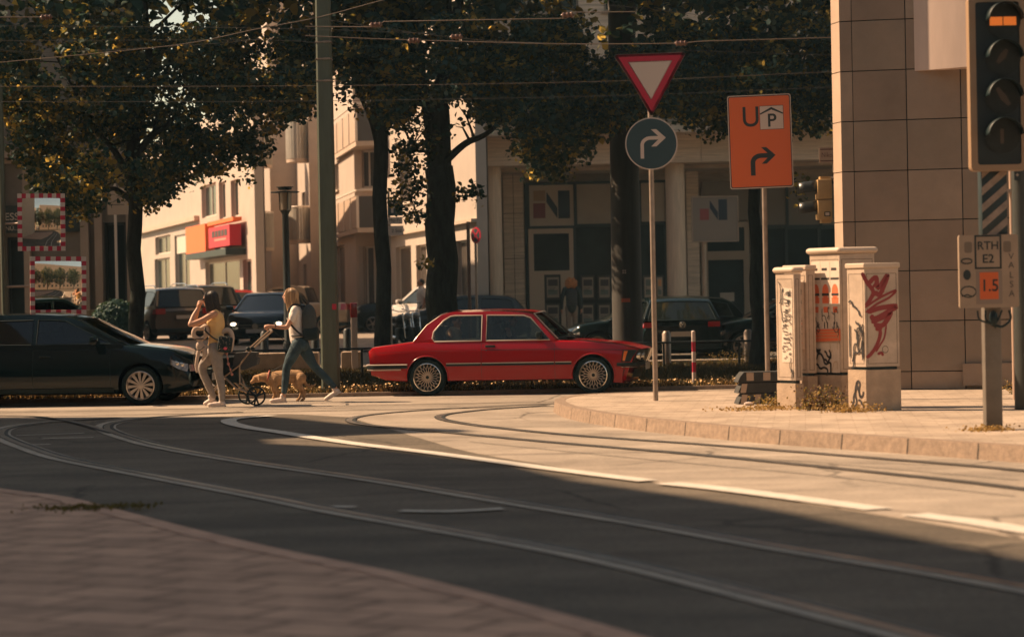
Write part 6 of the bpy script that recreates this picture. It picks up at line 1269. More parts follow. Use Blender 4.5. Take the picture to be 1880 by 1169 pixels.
# ---- foreground traffic light with board
b = G(1824, 788, .15); D = b.y; k_ = D/F0; tf = thing('traffic_light', 'large four lens traffic light with a lit amber bar, right foreground', 'traffic light', b); g = b
def L_(px_, py_, dd=0): p_ = P(px_, py_, D+dd); return (p_.x-g.x, dd, p_.z-g.z)
m_post = mat('grey_post_paint', (.14, .12, .10), .6, noise=(4, .2)); mb = MB(); tp = L_(1822, 20)[2]; mb.box((0, .02, tp/2), (.165, .165, tp), ch=.012); mb.build('post', m_post, tf)
c = L_(1826, 156); Wd, Hd = 104*k_, 318*k_; M_ = face_M((c[0], -.16, c[2]), (1, 0, 0)); mb = MB(); mb.holed(rrect(Wd, Hd, .05), [rrect(Wd-.13, Hd-.12, .03)[::-1]], -.12, .03, M_); hsng = mb.build('backboard', mat('backboard_edge', (.30, .19, .11), .55), tf)
mb = MB(); mb.prism(rrect(Wd-.12, Hd-.11, .03), -.1, .01, M_); mb.build('housing', mat('signal_face_black', (.012, .018, .018), .5), tf)
for i, yy in enumerate((42, 110, 181, 251)):
    c2 = L_(1834, yy); Ml = face_M((c2[0], -.172, c2[2]), (1, 0, 0)); rr_ = 30*k_; mb = MB(); mb.lathe([(.001, .004), (rr_*.6, .008), (rr_, .0), (rr_*1.06, .0), (rr_*1.08, .02), (rr_*1.0, .02)], 32, 0, Ml); ln = mb.build('lens', mat('signal_lens_dark', (.025, .028, .026), .25, noise=(30, .3)), tf)
    mb = MB(); gr_ = [[(math.cos(a)*(rr_*1.1-u*.01), math.sin(a)*(rr_*1.1-u*.01), .015+u*.2) for a in np.linspace(R(0), R(180), 20)] for u in (0, .5, 1)]; mb.grid(gr_, M=Ml); hd1 = mb.build('signal_hood', m_blk, tf); md = hd1.modifiers.new('s', 'SOLIDIFY'); md.thickness = .006
    mb = MB(); Mo = Ml @ Matrix.Translation((0, 0, .0215))
    if i == 0:
        for a, b_ in ((-.8, -.03), (.03, .8)): mb.box((0, .0, 0), (.001,)*3, M=Mo); mb.prism([(rr_*a, -rr_*.30), (rr_*b_, -rr_*.30), (rr_*b_, rr_*.22), (rr_*a, rr_*.22)], 0, .004, Mo)
        mb.build('signal_bar', mat('amber_lit_bar', (.6, .16, .03), .4, emit=((1, .22, .03), .22)), ln)
    else:
        ps = {1: [(-.35, -.3), (0, .1), (.25, .5)], 2: [(-.35, .55), (.05, -.05), (.4, -.5)], 3: [(-.05, .4), (-.05, -.5)]}[i]; ribbon(mb, [(x*rr_, y*rr_) for x, y in ps], rr_*.42, 0, Mo, .001); mb.build('signal_bar', mat('unlit_bar', (.09, .065, .045), .5), ln)
# striped sleeve on the post
c = L_(1822, 310), L_(1822, 432); zt_, zb_ = c[0][2], c[1][2]; mb = MB(); Wd = 47*k_; mb.box((c[0][0], .02, (zt_+zb_)/2), (Wd, .19, zt_-zb_), ch=.006); 
M_ = face_M((c[0][0], -.078, (zt_+zb_)/2), (1, 0, 0)); H_ = (zt_-zb_)/2; W_ = Wd/2-.004
def clipstripe(y0, w):   # diagonal stripe clipped to the sleeve
    sl_ = .85; pts = [(-W_, y0-W_*sl_), (W_, y0+W_*sl_), (W_, y0+w+W_*sl_), (-W_, y0+w-W_*sl_)]; o = []
    def clip(poly, f):
        r_ = []
        for i in range(len(poly)):
            a, b_ = poly[i-1], poly[i]; fa, fb_ = f(a), f(b_)
            if fa*fb_ < 0: t = fa/(fa-fb_); r_.append((a[0]+(b_[0]-a[0])*t, a[1]+(b_[1]-a[1])*t))
            if fb_ >= 0: r_.append(b_)
        return r_
    p_ = clip(pts, lambda q_: H_-q_[1]); return clip(p_, lambda q_: q_[1]+H_) if p_ else []
for k in range(-4, 5):
    p_ = clipstripe(k*.165, .08)
    if len(p_) > 2: mb.prism(p_, .001, .003, M_, 1)
mb.build('striped_sleeve', [mat('dark_teal_stripe', (.015, .03, .035), .5, noise=(12, .4)), mat('pale_stripe', (.28, .21, .165), .55, noise=(12, .25))], tf)
# sign box RTH E2
b1, b2 = L_(1756, 498), L_(1864, 498); zc = L_(1810, 498)[2]; Wd = b2[0]-b1[0]; Hd = 133*k_; M_ = face_M(((b1[0]+b2[0])/2, -.15, zc), (1, 0, 0)); sb = thing('sign_box', 'pale box sign reading RTH E2 with an orange 1.5 plate', 'sign', (g.x, g.y, g.z+zc)); M_ = Matrix.Translation((0, 0, -zc)) @ M_
mb = MB(); mb.prism(rrect(Wd, Hd, .02), -.06, 0, M_, 0); u = k_
def fr(mb, cx, cy, w, h, t, z, mi): 
    mb.holed([(cx-w/2, cy-h/2), (cx+w/2, cy-h/2), (cx+w/2, cy+h/2), (cx-w/2, cy+h/2)], [[(cx-w/2+t, cy-h/2+t), (cx-w/2+t, cy+h/2-t), (cx+w/2-t, cy+h/2-t), (cx+w/2-t, cy-h/2+t)]], z, z+.002, M_, mi)
mb.build('box', [mat('sign_box_pale', (.33, .24, .17), .55, noise=(4, .12)), m_sblk], sb)
mb = MB(); fr(mb, -1*u, 35*u, 49*u, 62*u, 3.2*u, .001, 0); text_mb('RTH', 21*u, M_ @ Matrix.Translation((-1*u, 46*u, .002)), .001, 0, mb, bold=.0015, sx=.98); text_mb('E2', 22*u, M_ @ Matrix.Translation((-1*u, 22*u, .002)), .001, 0, mb, bold=.0015); mb.build('lettering', m_sblk, sb)
mb = MB(); mb.prism([(-24*u, -60*u), (24*u, -60*u), (24*u, 2*u), (-24*u, 2*u)], .0005, .0015, M_, 0); mb.prism([(-17*u, -51*u), (17*u, -51*u), (17*u, -2*u), (-17*u, -2*u)], .002, .003, M_, 1); text_mb('1.5', 31*u, M_ @ Matrix.Translation((1*u, -27*u, .004)), .001, 2, mb, bold=.002, sx=.88); mb.build('distance_plate', [mat('plate_grey', (.24, .18, .14), .5), m_sorange, m_sblk], sb)
mb = MB()
for cx in (-37, 34): mb = MB(); mb.prism([(x+cx*u, y+44*u) for x, y in rrect(14*u, 20*u, .02)], .0005, .0015, M_, 0); mb.build('bare_patch', mat('bare_patch', (.17, .125, .09), .6), sb)
mb = MB(); mb.prism([(x+-40*u, y-6*u) for x, y in [(a*1.0, b_*1.35) for a, b_ in circ(7*u, 20)]], .0005, .002, M_, 0); ribbon(mb, [((-40+math.cos(a)*10)*u, (19+math.sin(a)*4.5)*u) for a in np.linspace(0, 6.3, 14)], 2.5*u, 0, M_); ribbon(mb, [((-38+math.cos(a)*14)*u, (-37+math.sin(a)*10)*u) for a in np.linspace(0, 6.3, 14)], 2.2*u, 0, M_); ribbon(mb, [(-50*u, -45*u), (-40*u, -42*u), (-30*u, -46*u)], 2.5*u, 0, M_)
mb.build('sticker', m_sblk, sb); mb = MB()
for ch_, yy in (('V', 26), ('A', 10), ('L', -8), ('S', -25), ('A', -42)): text_mb(ch_, 16*u, M_ @ Matrix.Translation((41*u, yy*u, .002)), .0005, 0, mb)
mb.build('scribble', mat('scribble_ink', (.05, .04, .035), .6), sb)
mb = MB(); zc_ = L_(1818, 575)[2]-zc
for k in range(4):
    x = -.10+k*.05; mb.tube(catmull([(x*1.6, -.12, zc_+.03), (x*1.2-.02, -.13, zc_-.06), (0, -.12, zc_-.11), (.02, -.1, zc_-.14)], 5), .009, 6)
mb.tube(catmull([(.15, -.13, zc_+.03), (.16, -.13, zc_-.06), (.08, -.13, zc_-.13), (0, -.11, zc_-.11)], 5), .012, 6); mb.ball((0, -.1, zc_-.05), (.045, .05, .08), 12); mb.build('cables', m_blk, sb)
# thin post and dark pole at the right edge
x_ = P(1860, 540, 30).x; bb = Vector((x_, 30, .15)); tp_ = thing('conduit_post', 'thin pale conduit post just behind the foreground traffic light', 'pole', bb); mb = MB(); mb.cyl((0, 0, 0), (0, 0, P(1858, 308, 30).z-.15), .028, 12); mb.build('pipe', mat('pale_conduit', (.4, .28, .21), .5), tp_); mb = MB(); mb.box((-.03, -.02, P(1858, 350, 30).z-.15), (.2, .05, .04)); mb.build('clamp', m_galv, tp_)
x_ = P(1878, 540, 27.5).x; dk = thing('lamp_post', 'dark round post at the right edge with a small arrow sticker', 'pole', (x_, 27.5, .15)); mb = MB(); mb.lathe([(.115, 0), (.11, .4), (.10, 7)], 20); mb.build('shaft', mat('dark_post_paint', (.035, .037, .033), .5, noise=(4, .2)), dk)
z = P(1868, 322, 27.5).z-.15; mb = MB(); mb.box((-.06, -.093, z), (.07, .02, .12), ch=0); mb.box((-.06, -.104, z), (.028, .002, .028), 0, 1, M=Matrix.Translation((-.06, 0, z)) @ Matrix.Rotation(R(45), 4, 'Y') @ Matrix.Translation((.06, 0, -z))); mb.build('sticker', [m_sblk, m_galv], dk)
# ---- utility cabinets
m_cab = mat('cabinet_plastic', (.5, .39, .30), .6, noise=(3.5, .22), bump=(50, .1)); m_capm = mat('cabinet_cap', (.55, .43, .33), .55, noise=(2, .1)); m_cbase = mat('cabinet_concrete_base', (.42, .31, .22), .8, noise=(5, .2), bump=(40, .3)); m_pap = mat('poster_white', (.66, .55, .45), .7, noise=(5, .1)); m_ink = mat('spray_black', (.035, .03, .03), .6); m_spr = mat('spray_red', (.27, .03, .03), .55); m_or = mat('poster_orange', (.75, .16, .06), .6)
AN = R(22)
def cabinet(px0, py0, wl, wf, h, hb, label, lid, over=.03):
    """near vertical corner at the pixel; wl = width of the sunlit left face, wf = front face"""
    g = G(px0, py0, .15); t_ = thing('utility_cabinet', label, 'cabinet', g, -AN*0, 'utility cabinets beside the stone building'); ux = Vector((math.cos(AN), math.sin(AN)*-1*-1*.0+math.sin(AN)*0-0, 0))
    fdir = Vector((math.cos(R(-8)), math.sin(R(-8))*-1, 0)).normalized(); fdir = Vector((math.cos(R(10)), math.sin(R(10)), 0)); ldir = Vector((-math.sin(R(35)), math.cos(R(35)), 0))
    p0 = Vector((0, 0, 0)); pf = fdir*wf; pl = ldir*wl; quad = lambda e, z=0: [q(p0-fdir*e-ldir*e), q(pf+fdir*e-ldir*e), q(pf+pl+fdir*e+ldir*e), q(pl-fdir*e+ldir*e)]
    mb = MB(); mb.prism(quad(.0), 0, hb); mb.build('base', m_cbase, t_)
    mb = MB(); mb.prism(quad(-.025), hb+.001, hb+.035); mb.build('plinth_gap', m_blk, t_)
    mb = MB(); mb.prism(quad(-.006), hb+.036, h-.06); mb.build('body', m_cab, t_)
    if lid == 'round':
        mb = MB(); mb.prism(quad(over), h-.055, h+.02); o = mb.build('lid', m_capm, t_, angle=60); bv = o.modifiers.new('b', 'BEVEL'); bv.width = .035; bv.segments = 5
    else:
        mb = MB(); mb.prism(quad(over), h-.059, h); o = mb.build('lid', m_capm, t_); bv = o.modifiers.new('b', 'BEVEL'); bv.width = .01; bv.segments = 2
    ML = face_M(pl-Vector((0, 0, 0))+fdir*.006*0, -ldir); ML.translation = pl-ldir*0+(fdir*.006); MF = face_M(p0+ldir*.006, fdir)
    mb = MB()      # door seams and louvres
    for (M_, W_) in ((ML, wl), (MF, wf)):
        mb.holed([(.03, hb+.07), (W_-.03, hb+.07), (W_-.03, h-.12), (.03, h-.12)], [[(.036, hb+.076), (.036, h-.126), (W_-.036, h-.126), (W_-.036, hb+.076)]], .0, .0015, M_)
    mb.build('door_seam', mat('seam_dark', (.15, .11, .08), .7), t_)
    return t_, ML, MF
def scrawl(mb, M_, cx, cy, w, h, n, rg, sw=.012, mi=0):
    for _ in range(n):
        x, y = cx+rg.uniform(-.5, .5)*w, cy+rg.uniform(-.5, .5)*h; pts = [(x, y)]; a = rg.uniform(0, 6)
        for k in range(9): a += rg.uniform(-1.1, 1.1); x += math.cos(a)*w*.13; y += math.sin(a)*h*.13; x = min(max(x, cx-w*.5), cx+w*.5); pts.append((x, y))
        ribbon(mb, catmull([Vector((p_[0], p_[1], 0)) for p_ in pts], 3), sw, mi, M_, .0105)
rg = random.Random(12)
c1, ML, MF = cabinet(1461, 750.5, .33, .10, 1.66, .30, 'narrow utility cabinet with a domed cap and torn white poster, leftmost of the row', 'round', .025)
mb = MB(); mb.prism([(.10, .55), (.29, .55), (.30, 1.42), (.11, 1.44)], .002, .004, ML, 0)
for k in range(16): scrawl(mb, ML, .2+rg.uniform(-.01, .01), .64+k*.05, .14, .035, 3, rg, .0085, 1)
scrawl(mb, ML, .09, 1.35, .1, .35, 3, rg, .012, 1); scrawl(mb, ML, .24, .45, .1, .3, 2, rg, .012, 1); mb.build('poster', [m_pap, m_ink], c1)
c2_, ML, MF = cabinet(1484, 749, .40, .12, 1.70, .38, 'slim utility cabinet with a pasted bill strip, second from the left', 'flat', .008)
mb = MB(); mb.prism([(.1, .7), (.35, .7), (.35, 1.52), (.1, 1.53)], .002, .004, ML, 0)
for k in range(13): scrawl(mb, ML, .22, .76+k*.058, .19, .04, 3, rg, .0085, 1 if k % 4 else 2)
scrawl(mb, ML, .2, .58, .2, .25, 3, rg, .01, 1); mb.build('poster', [m_pap, m_ink, m_or], c2_)
c3_, ML, MF = cabinet(1546, 749.5, .53, .44, 1.88, .39, 'tallest utility cabinet with rounded white cap and orange and white festival posters', 'round', .03)
mb = MB()
for i in range(3):
    a, b_ = .03+i*.165, .03+(i+1)*.165-.004; mb.prism([(a, .93), (b_, .93), (b_, 1.74), (a, 1.74)], .002, .004, ML, 0); cx = (a+b_)/2
    mb.prism([(a+.02, 1.63), (b_-.05, 1.63), (b_-.05, 1.66), (a+.02, 1.66)], .0045, .006, ML, 1); mb.prism([(a+.01, 1.52), (b_-.01, 1.52), (b_-.01, 1.545), (a+.01, 1.545)], .0045, .006, ML, 1)
    mb.prism([(cx+x*.055, 1.38+y*.09) for x, y in circ(1, 14)], .0045, .006, ML, 2); mb.prism([(cx-.06, 1.33), (cx+.06, 1.33), (cx+.06, 1.36), (cx-.06, 1.36)], .0065, .007, ML, 1); mb.prism([(cx-.055, 1.24), (cx+.055, 1.24), (cx+.06, 1.31), (cx-.06, 1.31)], .0045, .006, ML, 2)
    mb.prism([(cx-.035, 1.13), (cx+.035, 1.13), (cx+.04, 1.2), (cx-.04, 1.2)], .0045, .006, ML, 2); scrawl(mb, ML, cx, 1.03, .12, .17, 4, rg, .01, 1)
    for s_ in (-.025, .025): mb.prism([(cx+s_-.008, .945), (cx+s_+.008, .945), (cx+s_+.008, 1.02), (cx+s_-.008, 1.02)], .0045, .006, ML, 1)
mb.prism([(.03, .78), (.525, .80), (.525, .94), (.03, .93)], .0075, .009, ML, 2); [mb.prism([(.06, .83+k*.035), (.5, .835+k*.035), (.5, .842+k*.035), (.06, .837+k*.035)], .0095, .01, ML, 3) for k in range(3)]
mb.prism([(.05, .42), (.5, .42), (.5, .77), (.05, .77)], .002, .004, ML, 0); scrawl(mb, ML, .2, .62, .3, .28, 10, rg, .026, 1); scrawl(mb, ML, .42, .6, .15, .3, 3, rg, .008, 3); mb.build('poster', [m_pap, m_ink, m_or, mat('old_glue', (.5, .36, .2), .7)], c3_)
mb = MB()
for k in range(2):
    for j in range(3): mb.prism([(.06+j*.16, .07+k*.1), (.18+j*.16, .07+k*.1), (.18+j*.16, .11+k*.1), (.06+j*.16, .11+k*.1)], .001, .004, ML)
mb.build('vent_slot', m_blk, c3_)
c4_, ML, MF = cabinet(1591, 754, .30, .42, 1.70, .47, 'wide utility cabinet with dark red graffiti on its shaded front, rightmost of the row', 'flat', .01)
mb = MB(); scrawl(mb, ML, .15, .85, .22, .5, 8, rg, .022, 1); scrawl(mb, ML, .16, .25, .18, .3, 5, rg, .024, 1)
def RR(x, y): return ((x-862)/222*.42, .02+1.69-(y-165)/655*1.2)
for pts, w_ in (([(850, 230), (880, 290), (920, 350), (900, 400), (870, 440)], .045), ([(890, 300), (940, 260), (950, 330), (1010, 250), (1000, 290), (960, 370), (930, 350)], .05), ([(865, 450), (960, 390), (1065, 345), (1020, 390), (940, 430), (870, 480)], .026), ([(880, 480), (960, 455), (1065, 445), (1010, 480), (930, 520), (900, 500)], .055), ([(900, 520), (960, 520), (1030, 480), (980, 560), (920, 560)], .055), ([(920, 540), (960, 600), (940, 680), (900, 740), (870, 765)], .04), ([(1000, 560), (985, 640), (955, 690), (930, 730)], .02), ([(940, 250), (935, 300), (900, 340)], .03), ([(940, 745), (965, 735), (975, 755)], .03), ([(900, 380), (990, 350)], .03), ([(905, 545), (1000, 505)], .05), ([(930, 590), (975, 570)], .05)):
    ribbon(mb, catmull([Vector((*RR(x, y), 0)) for x, y in pts], 5), w_*1.05, 0, MF, .003+rg.random()*.001)
ribbon(mb, [((RR(990, 715)[0]+math.cos(a)*.035), RR(990, 715)[1]+math.sin(a)*.04) for a in np.linspace(0, 6.3, 16)], .006, 1, MF); mb.build('graffiti', [m_spr, m_ink], c4_)
# ---- striped barrier feet
g = G(1398, 741, .15)
m_rub = mat('recycled_black_rubber', (.03, .03, .028), .8, noise=(10, .3)); m_st = mat('pale_barrier_stripe', (.36, .26, .19), .6)
for k in range(3):
    b_ = thing('barrier_foot', ['black and pale striped barrier foot, lowest of the stack beside the cabinets', 'barrier foot in the middle of the stack beside the cabinets', 'black and pale striped barrier foot on top of the stack beside the cabinets'][k], 'barrier foot', (g.x, g.y+.2, .15+k*.135), R(4), 'stacked barrier feet')
    mb = MB(); pf_ = [(-.30, 0), (-.27, .07), (-.22, .125), (.42, .125), (.47, .06), (.5, 0)]; MX = Matrix(((1, 0, 0, 0), (0, 0, 1, -.17), (0, 1, 0, 0), (0, 0, 0, 1))); mb.prism(pf_[::-1], 0, .34, MX, 0); mb.build('block', m_rub, b_)
    mb = MB(); [mb.prism([(x, .005), (x+.07, .005), (x+.09, .118), (x+.02, .118)], -.003, -.001, MX, 0) for x in ((-.27, -.1) if k != 1 else (-.27,))]
    if k == 2: mb = MB(); [mb.prism([(x, .02), (x+.09, .02), (x+.09, .118), (x, .118)], -.003, -.001, MX, 0) for x in (-.19, .02, .22)]
    mb.build('stripe', m_st, b_)
# ---- bollards, fence
g = G(1299, 719, .05); rb_ = thing('bollard', 'slim white post with two red bands between the signs', 'bollard', (g.x, 38.9, .05)); z = 0; sgz = .86
mb = MB()
for i, (a, b_) in enumerate(((0, .21), (.21, .37), (.37, .54), (.54, .70), (.70, sgz))): mb.lathe([(.034, a), (.034, b_)], 16, i % 2, Matrix.Identity(4))
mb.ball((0, 0, sgz), (.034, .034, .02), 12, 0); mb.build('post', [m_swhite, m_sred], rb_)
D = 48.
def onX(px, d): return P(px, 540, d).x
fn = thing('low_fence', 'low tubular two rail fence running along the back of the verge', 'fence', (0, D, .05)); zr1, zr2 = P(1250, 628, D).z-.05, P(1250, 675, D).z-.05
mb = MB(); mb.tube([(-14, 0, zr1), (12, 0, zr1)], .022, 8); mb.build('top_rail', m_dgreen, fn); mb = MB(); mb.tube([(-14, 0, zr2), (12, 0, zr2)], .022, 8); mb.build('bottom_rail', m_dgreen, fn)
x = -13.5
while x < 12: mb = MB(); mb.cyl((x, 0.03, 0), (x, .03, zr1+.02), .024, 8); mb.build('post', m_dgreen, fn); x += 1.5
def stub(px, d, h, label, m=m_dgreen, r=.09, name='bollard'): t_ = thing(name, label, 'bollard', (onX(px, d), d, gz(d)+.05)); mb = MB(); mb.lathe([(r, 0), (r, h-.05), (r*.6, h)], 16); mb.build('post', m, t_)
for px_, d_, h, lb in ((1222, 49.5, .70, 'grey square topped bollard left of the hatchback number plate'), (1372, 49.5, .70, 'grey bollard in front of the car right of the hatchback'), (175*1+108, 52, .62, 'short dark bollard right of the left linden trunk'), (636, 52, .85, 'black bollard just right of the green mast'), (484, 53, .8, 'dark bollard behind the stroller handles'), (577, 53, .8, 'dark bollard behind the backpack')): stub(px_, d_, h, lb, m_galv if px_ in (1222, 1372) else m_dgreen)
wp = thing('bollard', 'white post with a red cap right of the green mast', 'bollard', (onX(649, 50), 50, .05)); mb = MB(); zt = P(649, 556, 50).z-.05; mb.box((0, 0, (zt-.3)/2), (.13, .06, zt-.3), ch=.01); mb.box((0, 0, zt-.15), (.14, .09, .3), mi=1, ch=.015); mb.build('post', [m_swhite, m_tail], wp)
for (x0, x1, lb) in ((440, 583, 'low sunlit stone kerb wall behind the dog'), (625, 662, 'short stone kerb block right of the green mast')):
    a, b_ = onX(x0, 51), onX(x1, 51); t_ = thing('low_wall', lb, 'wall', ((a+b_)/2, 51, .05)); mb = MB(); mb.box((0, 0, .19), (b_-a, .4, .38), ch=.02); mb.build('stone', mat('pale_kerb_stone', (.42, .31, .22), .8, noise=(4, .2)), t_)
# ---- traffic mirrors
m_mir = bpy.data.materials.new('mirror_surface'); m_mir.use_nodes = True; b_ = m_mir.node_tree.nodes['Principled BSDF']; b_.inputs['Metallic'].default_value = 1; b_.inputs['Roughness'].default_value = .02; b_.inputs['Base Color'].default_value = (.75, .68, .6, 1)
D = 40.; k_ = D/F0; px0 = onX(8, 40.4); mp_ = thing('mirror_post', 'grey green post at the left edge carrying the two traffic mirrors', 'pole', (px0, 40.4, .05)); mb = MB(); mb.lathe([(.05, 0), (.05, 5.2)], 16); mb.build('pipe', m_pole, mp_)
for i, (cx, cy, w_, h_, tl_, lb) in enumerate(((76, 408, 85, 105, -.6, 'red and white framed traffic mirror, the upper one of the two'), (107, 524, 98, 106, -1, 'red and white framed traffic mirror just above the black car, lower one'))):
    p_ = P(cx, cy, D); t_ = thing('traffic_mirror', lb, 'mirror', p_); W_, H_ = w_*k_, h_*k_; yaw_ = R(8 if i == 0 else 15); M_ = face_M((0, 0, 0), (math.cos(yaw_), math.sin(yaw_), 0), (0, 0, 1)) @ Matrix.Rotation(R(tl_), 4, 'Z'); f_ = .075
    W_ /= math.cos(yaw_)
    mb = MB(); n_ = 11
    def cell(x0, y0, x1, y1, mi): mb.prism([(x0, y0), (x1, y0), (x1, y1), (x0, y1)], -.03, .02, M_, mi)
    for a in range(n_):
        x0, x1 = -W_/2+W_*a/n_, -W_/2+W_*(a+1)/n_; cell(x0, H_/2-f_, x1, H_/2, a % 2); cell(x0, -H_/2, x1, -H_/2+f_, a % 2)
    for a in range(n_):
        y0, y1 = -H_/2+f_+(H_-2*f_)*a/n_, -H_/2+f_+(H_-2*f_)*(a+1)/n_; cell(-W_/2, y0, -W_/2+f_, y1, (a+1) % 2); cell(W_/2-f_, y0, W_/2, y1, (a+1) % 2)
    mb.build('frame', [m_swhite, m_sred], t_)
    mb = MB(); g_ = [[(x*(W_/2-f_), y*(H_/2-f_), .0+.05*(1-x*x*.5-y*y*.5)) for y in np.linspace(-1, 1, 13)] for x in np.linspace(-1, 1, 13)]; mb.grid(g_, M=M_); mb.build('glass', m_mir, t_)
    mb = MB(); mb.tube([(0, .05, 0), (px0-p_.x+.02, .4, 0)], .02, 8); mb.build('bracket', m_galv, t_)
# ---- parking and no-stopping signs
D = 60.; k_ = D/F0; g = Vector((onX(717, D), D, gz(D))); s5 = thing('traffic_sign', 'blue parking sign with two white plates between the lindens', 'sign', g); mb = MB(); mb.cyl((0, 0, 0), (0, 0, P(717, 352, D).z-g.z), .03, 10); mb.build('post', m_galv, s5)
def pl(s5, g, D, x0, y0, x1, y1, m, name, yy=-.05): a, c = P(x0, y0, D), P(x1, y1, D); mb = MB(); mb.box(((a.x+c.x)/2-g.x, yy, (a.z+c.z)/2-g.z), (c.x-a.x, .02, a.z-c.z)); return mb.build(name, m, s5)
pl(s5, g, D, 712, 367, 740, 396, m_sblue, 'parking_plate'); pl(s5, g, D, 712, 399, 739, 411, m_swhite, 'text_plate'); pl(s5, g, D, 712, 415, 741, 432, m_swhite, 'text_plate')
a = P(724, 382, D); mb = text_mb('P', 27*k_, face_M((a.x-g.x, -.063, a.z-g.z), (1, 0, 0)), .001, bold=.01); mb.build('parking_letter', m_swhite, s5)
a = P(725, 405, D); mb = text_mb('Mo-Fr', 9*k_, face_M((a.x-g.x, -.062, a.z-g.z), (1, 0, 0)), .001); a = P(729, 424, D); text_mb('2 Std.', 9*k_, face_M((a.x-g.x, -.062, a.z-g.z), (1, 0, 0)), .001, mb=mb); mb.build('lettering', m_sblk, s5)
D = 62.; g = Vector((onX(875, D), D, gz(D))); s6 = thing('traffic_sign', 'small round no stopping sign left of the first stone column', 'sign', g); mb = MB(); mb.cyl((0, 0, 0), (0, 0, P(875, 418, D).z-g.z), .035, 10); mb.build('post', m_galv, s6)
a = P(873.5, 432, D); k_ = D/F0; M_ = face_M((a.x-g.x, -.06, a.z-g.z), (math.cos(R(52)), -math.sin(R(52)), 0)); mb = MB(); mb.prism(circ(15*k_, 28), -.01, 0, M_, 0); mb.prism(circ(11.5*k_, 28), .001, .004, M_, 1)
for a_ in (45, -45): mb.box((0, 0, .006), (24*k_, 3.4*k_, .003), mi=0, M=M_ @ Matrix.Rotation(R(a_), 4, 'Z'))
mb.build('sign_plate', [m_sred, m_sblue], s6); g = Vector((onX(862, 61), 61, gz(61))); t_ = thing('sign_post', 'bare rusty post left of the no stopping sign', 'pole', g); mb = MB(); mb.cyl((0, 0, 0), (0, 0, P(861, 407, 61).z-g.z), .045, 10); mb.build('pipe', mat('rusty_pipe', (.12, .07, .05), .8), t_)
# ---- topiary and urn
g = Vector((onX(213, 55.5), 55.5, gz(55.5))); t_ = thing('topiary_bush', 'dark clipped ball shaped bush in front of the shaded shop', 'plant', g); mb = MB(); mb.lathe([(.22, 0), (.28, .42), (.25, .42), (.24, .36), (.001, .36)], 16); mb.build('pot', m_grey, t_)
rs = np.random.RandomState(4); u = rs.normal(size=(5000, 3)); u /= np.linalg.norm(u, axis=1, keepdims=True); c = u*(.56+.06*rs.randn(5000, 1)*.6)*np.array([1, 1, 1.0])+np.array([0, 0, .95]); leaf_mesh('foliage', c, u+rs.normal(size=u.shape)*.5, .07, [m_lf[0]], parent=t_)
mb = MB(); mb.ball((0, 0, .95), .5, 16); mb.build('inner_foliage', m_lf[0], t_)
g = Vector((onX(166, 56), 56, gz(56))); t_ = thing('stone_urn', 'stone urn on a pedestal left of the clipped bush', 'urn', g); mb = MB(); mb.lathe([(.2, 0), (.2, .08), (.14, .12), (.14, .75), (.19, .8), (.19, .86), (.08, .9), (.07, .97), (.17, 1.1), (.2, 1.3), (.24, 1.34), (.001, 1.3)], 24); mb.build('urn', mat('urn_stone', (.2, .16, .13), .8), t_)
# ---- motorcycles
def moto(px, d, yaw, label):
    t_ = thing('parked_motorcycle', label, 'motorcycle', (onX(px, d), d, gz(d)), yaw, 'motorcycles parked between the lindens')
    for x in (-.7, .7):
        mb = MB(); T = Matrix.Translation((x, 0, .31)) @ Matrix.Rotation(PI/2, 4, 'X'); mb.tube([(math.cos(a)*.26, math.sin(a)*.26, 0) for a in np.linspace(0, 2*PI, 24, endpoint=False)], .055, 8, closed=True, M=T); mb.lathe([(.001, -.03), (.2, -.01), (.2, .01), (.001, .03)], 20, 0, T); mb.build('wheel', m_tyre, t_)
    mb = MB(); mb.ball((.05, 0, .78), (.33, .15, .15), 14); mb.ball((-.45, 0, .80), (.4, .13, .08), 14); mb.box((-.02, 0, .42), (.45, .22, .32), ch=.05); mb.build('body', m_blk, t_)
    mb = MB(); [mb.tube([(.68, s_*.09, .31), (.45, s_*.09, .95)], .025, 8) for s_ in (-1, 1)]; mb.tube([(.38, -.36, 1.05), (.45, -.2, 1.0), (.45, .2, 1.0), (.38, .36, 1.05)], .016, 8); mb.tube([(-.7, .1, .31), (-.1, .1, .4)], .03, 8); mb.tube([(0, -.14, .3), (-.8, -.16, .4)], .045, 8); mb.build('fork_and_handlebar', m_chrome, t_)
    mb = MB(); mb.ball((.6, 0, .88), (.09, .1, .1), 12); mb.build('headlight', m_head, t_)
    mb = MB(); [mb.cyl((.4, s_*.38, 1.2), (.39, s_*.38, 1.21), .055, 12) for s_ in (-1, 1)]; [mb.tube([(.4, s_*.3, 1.03), (.4, s_*.37, 1.2)], .008, 6) for s_ in (-1, 1)]; mb.build('mirrors', m_chrome, t_)
moto(735, 63, R(-70), 'parked motorcycle with chrome fork, nearer the slim linden trunk'); moto(757, 63.8, R(-78), 'parked motorcycle with chrome fork, nearer the forked linden')
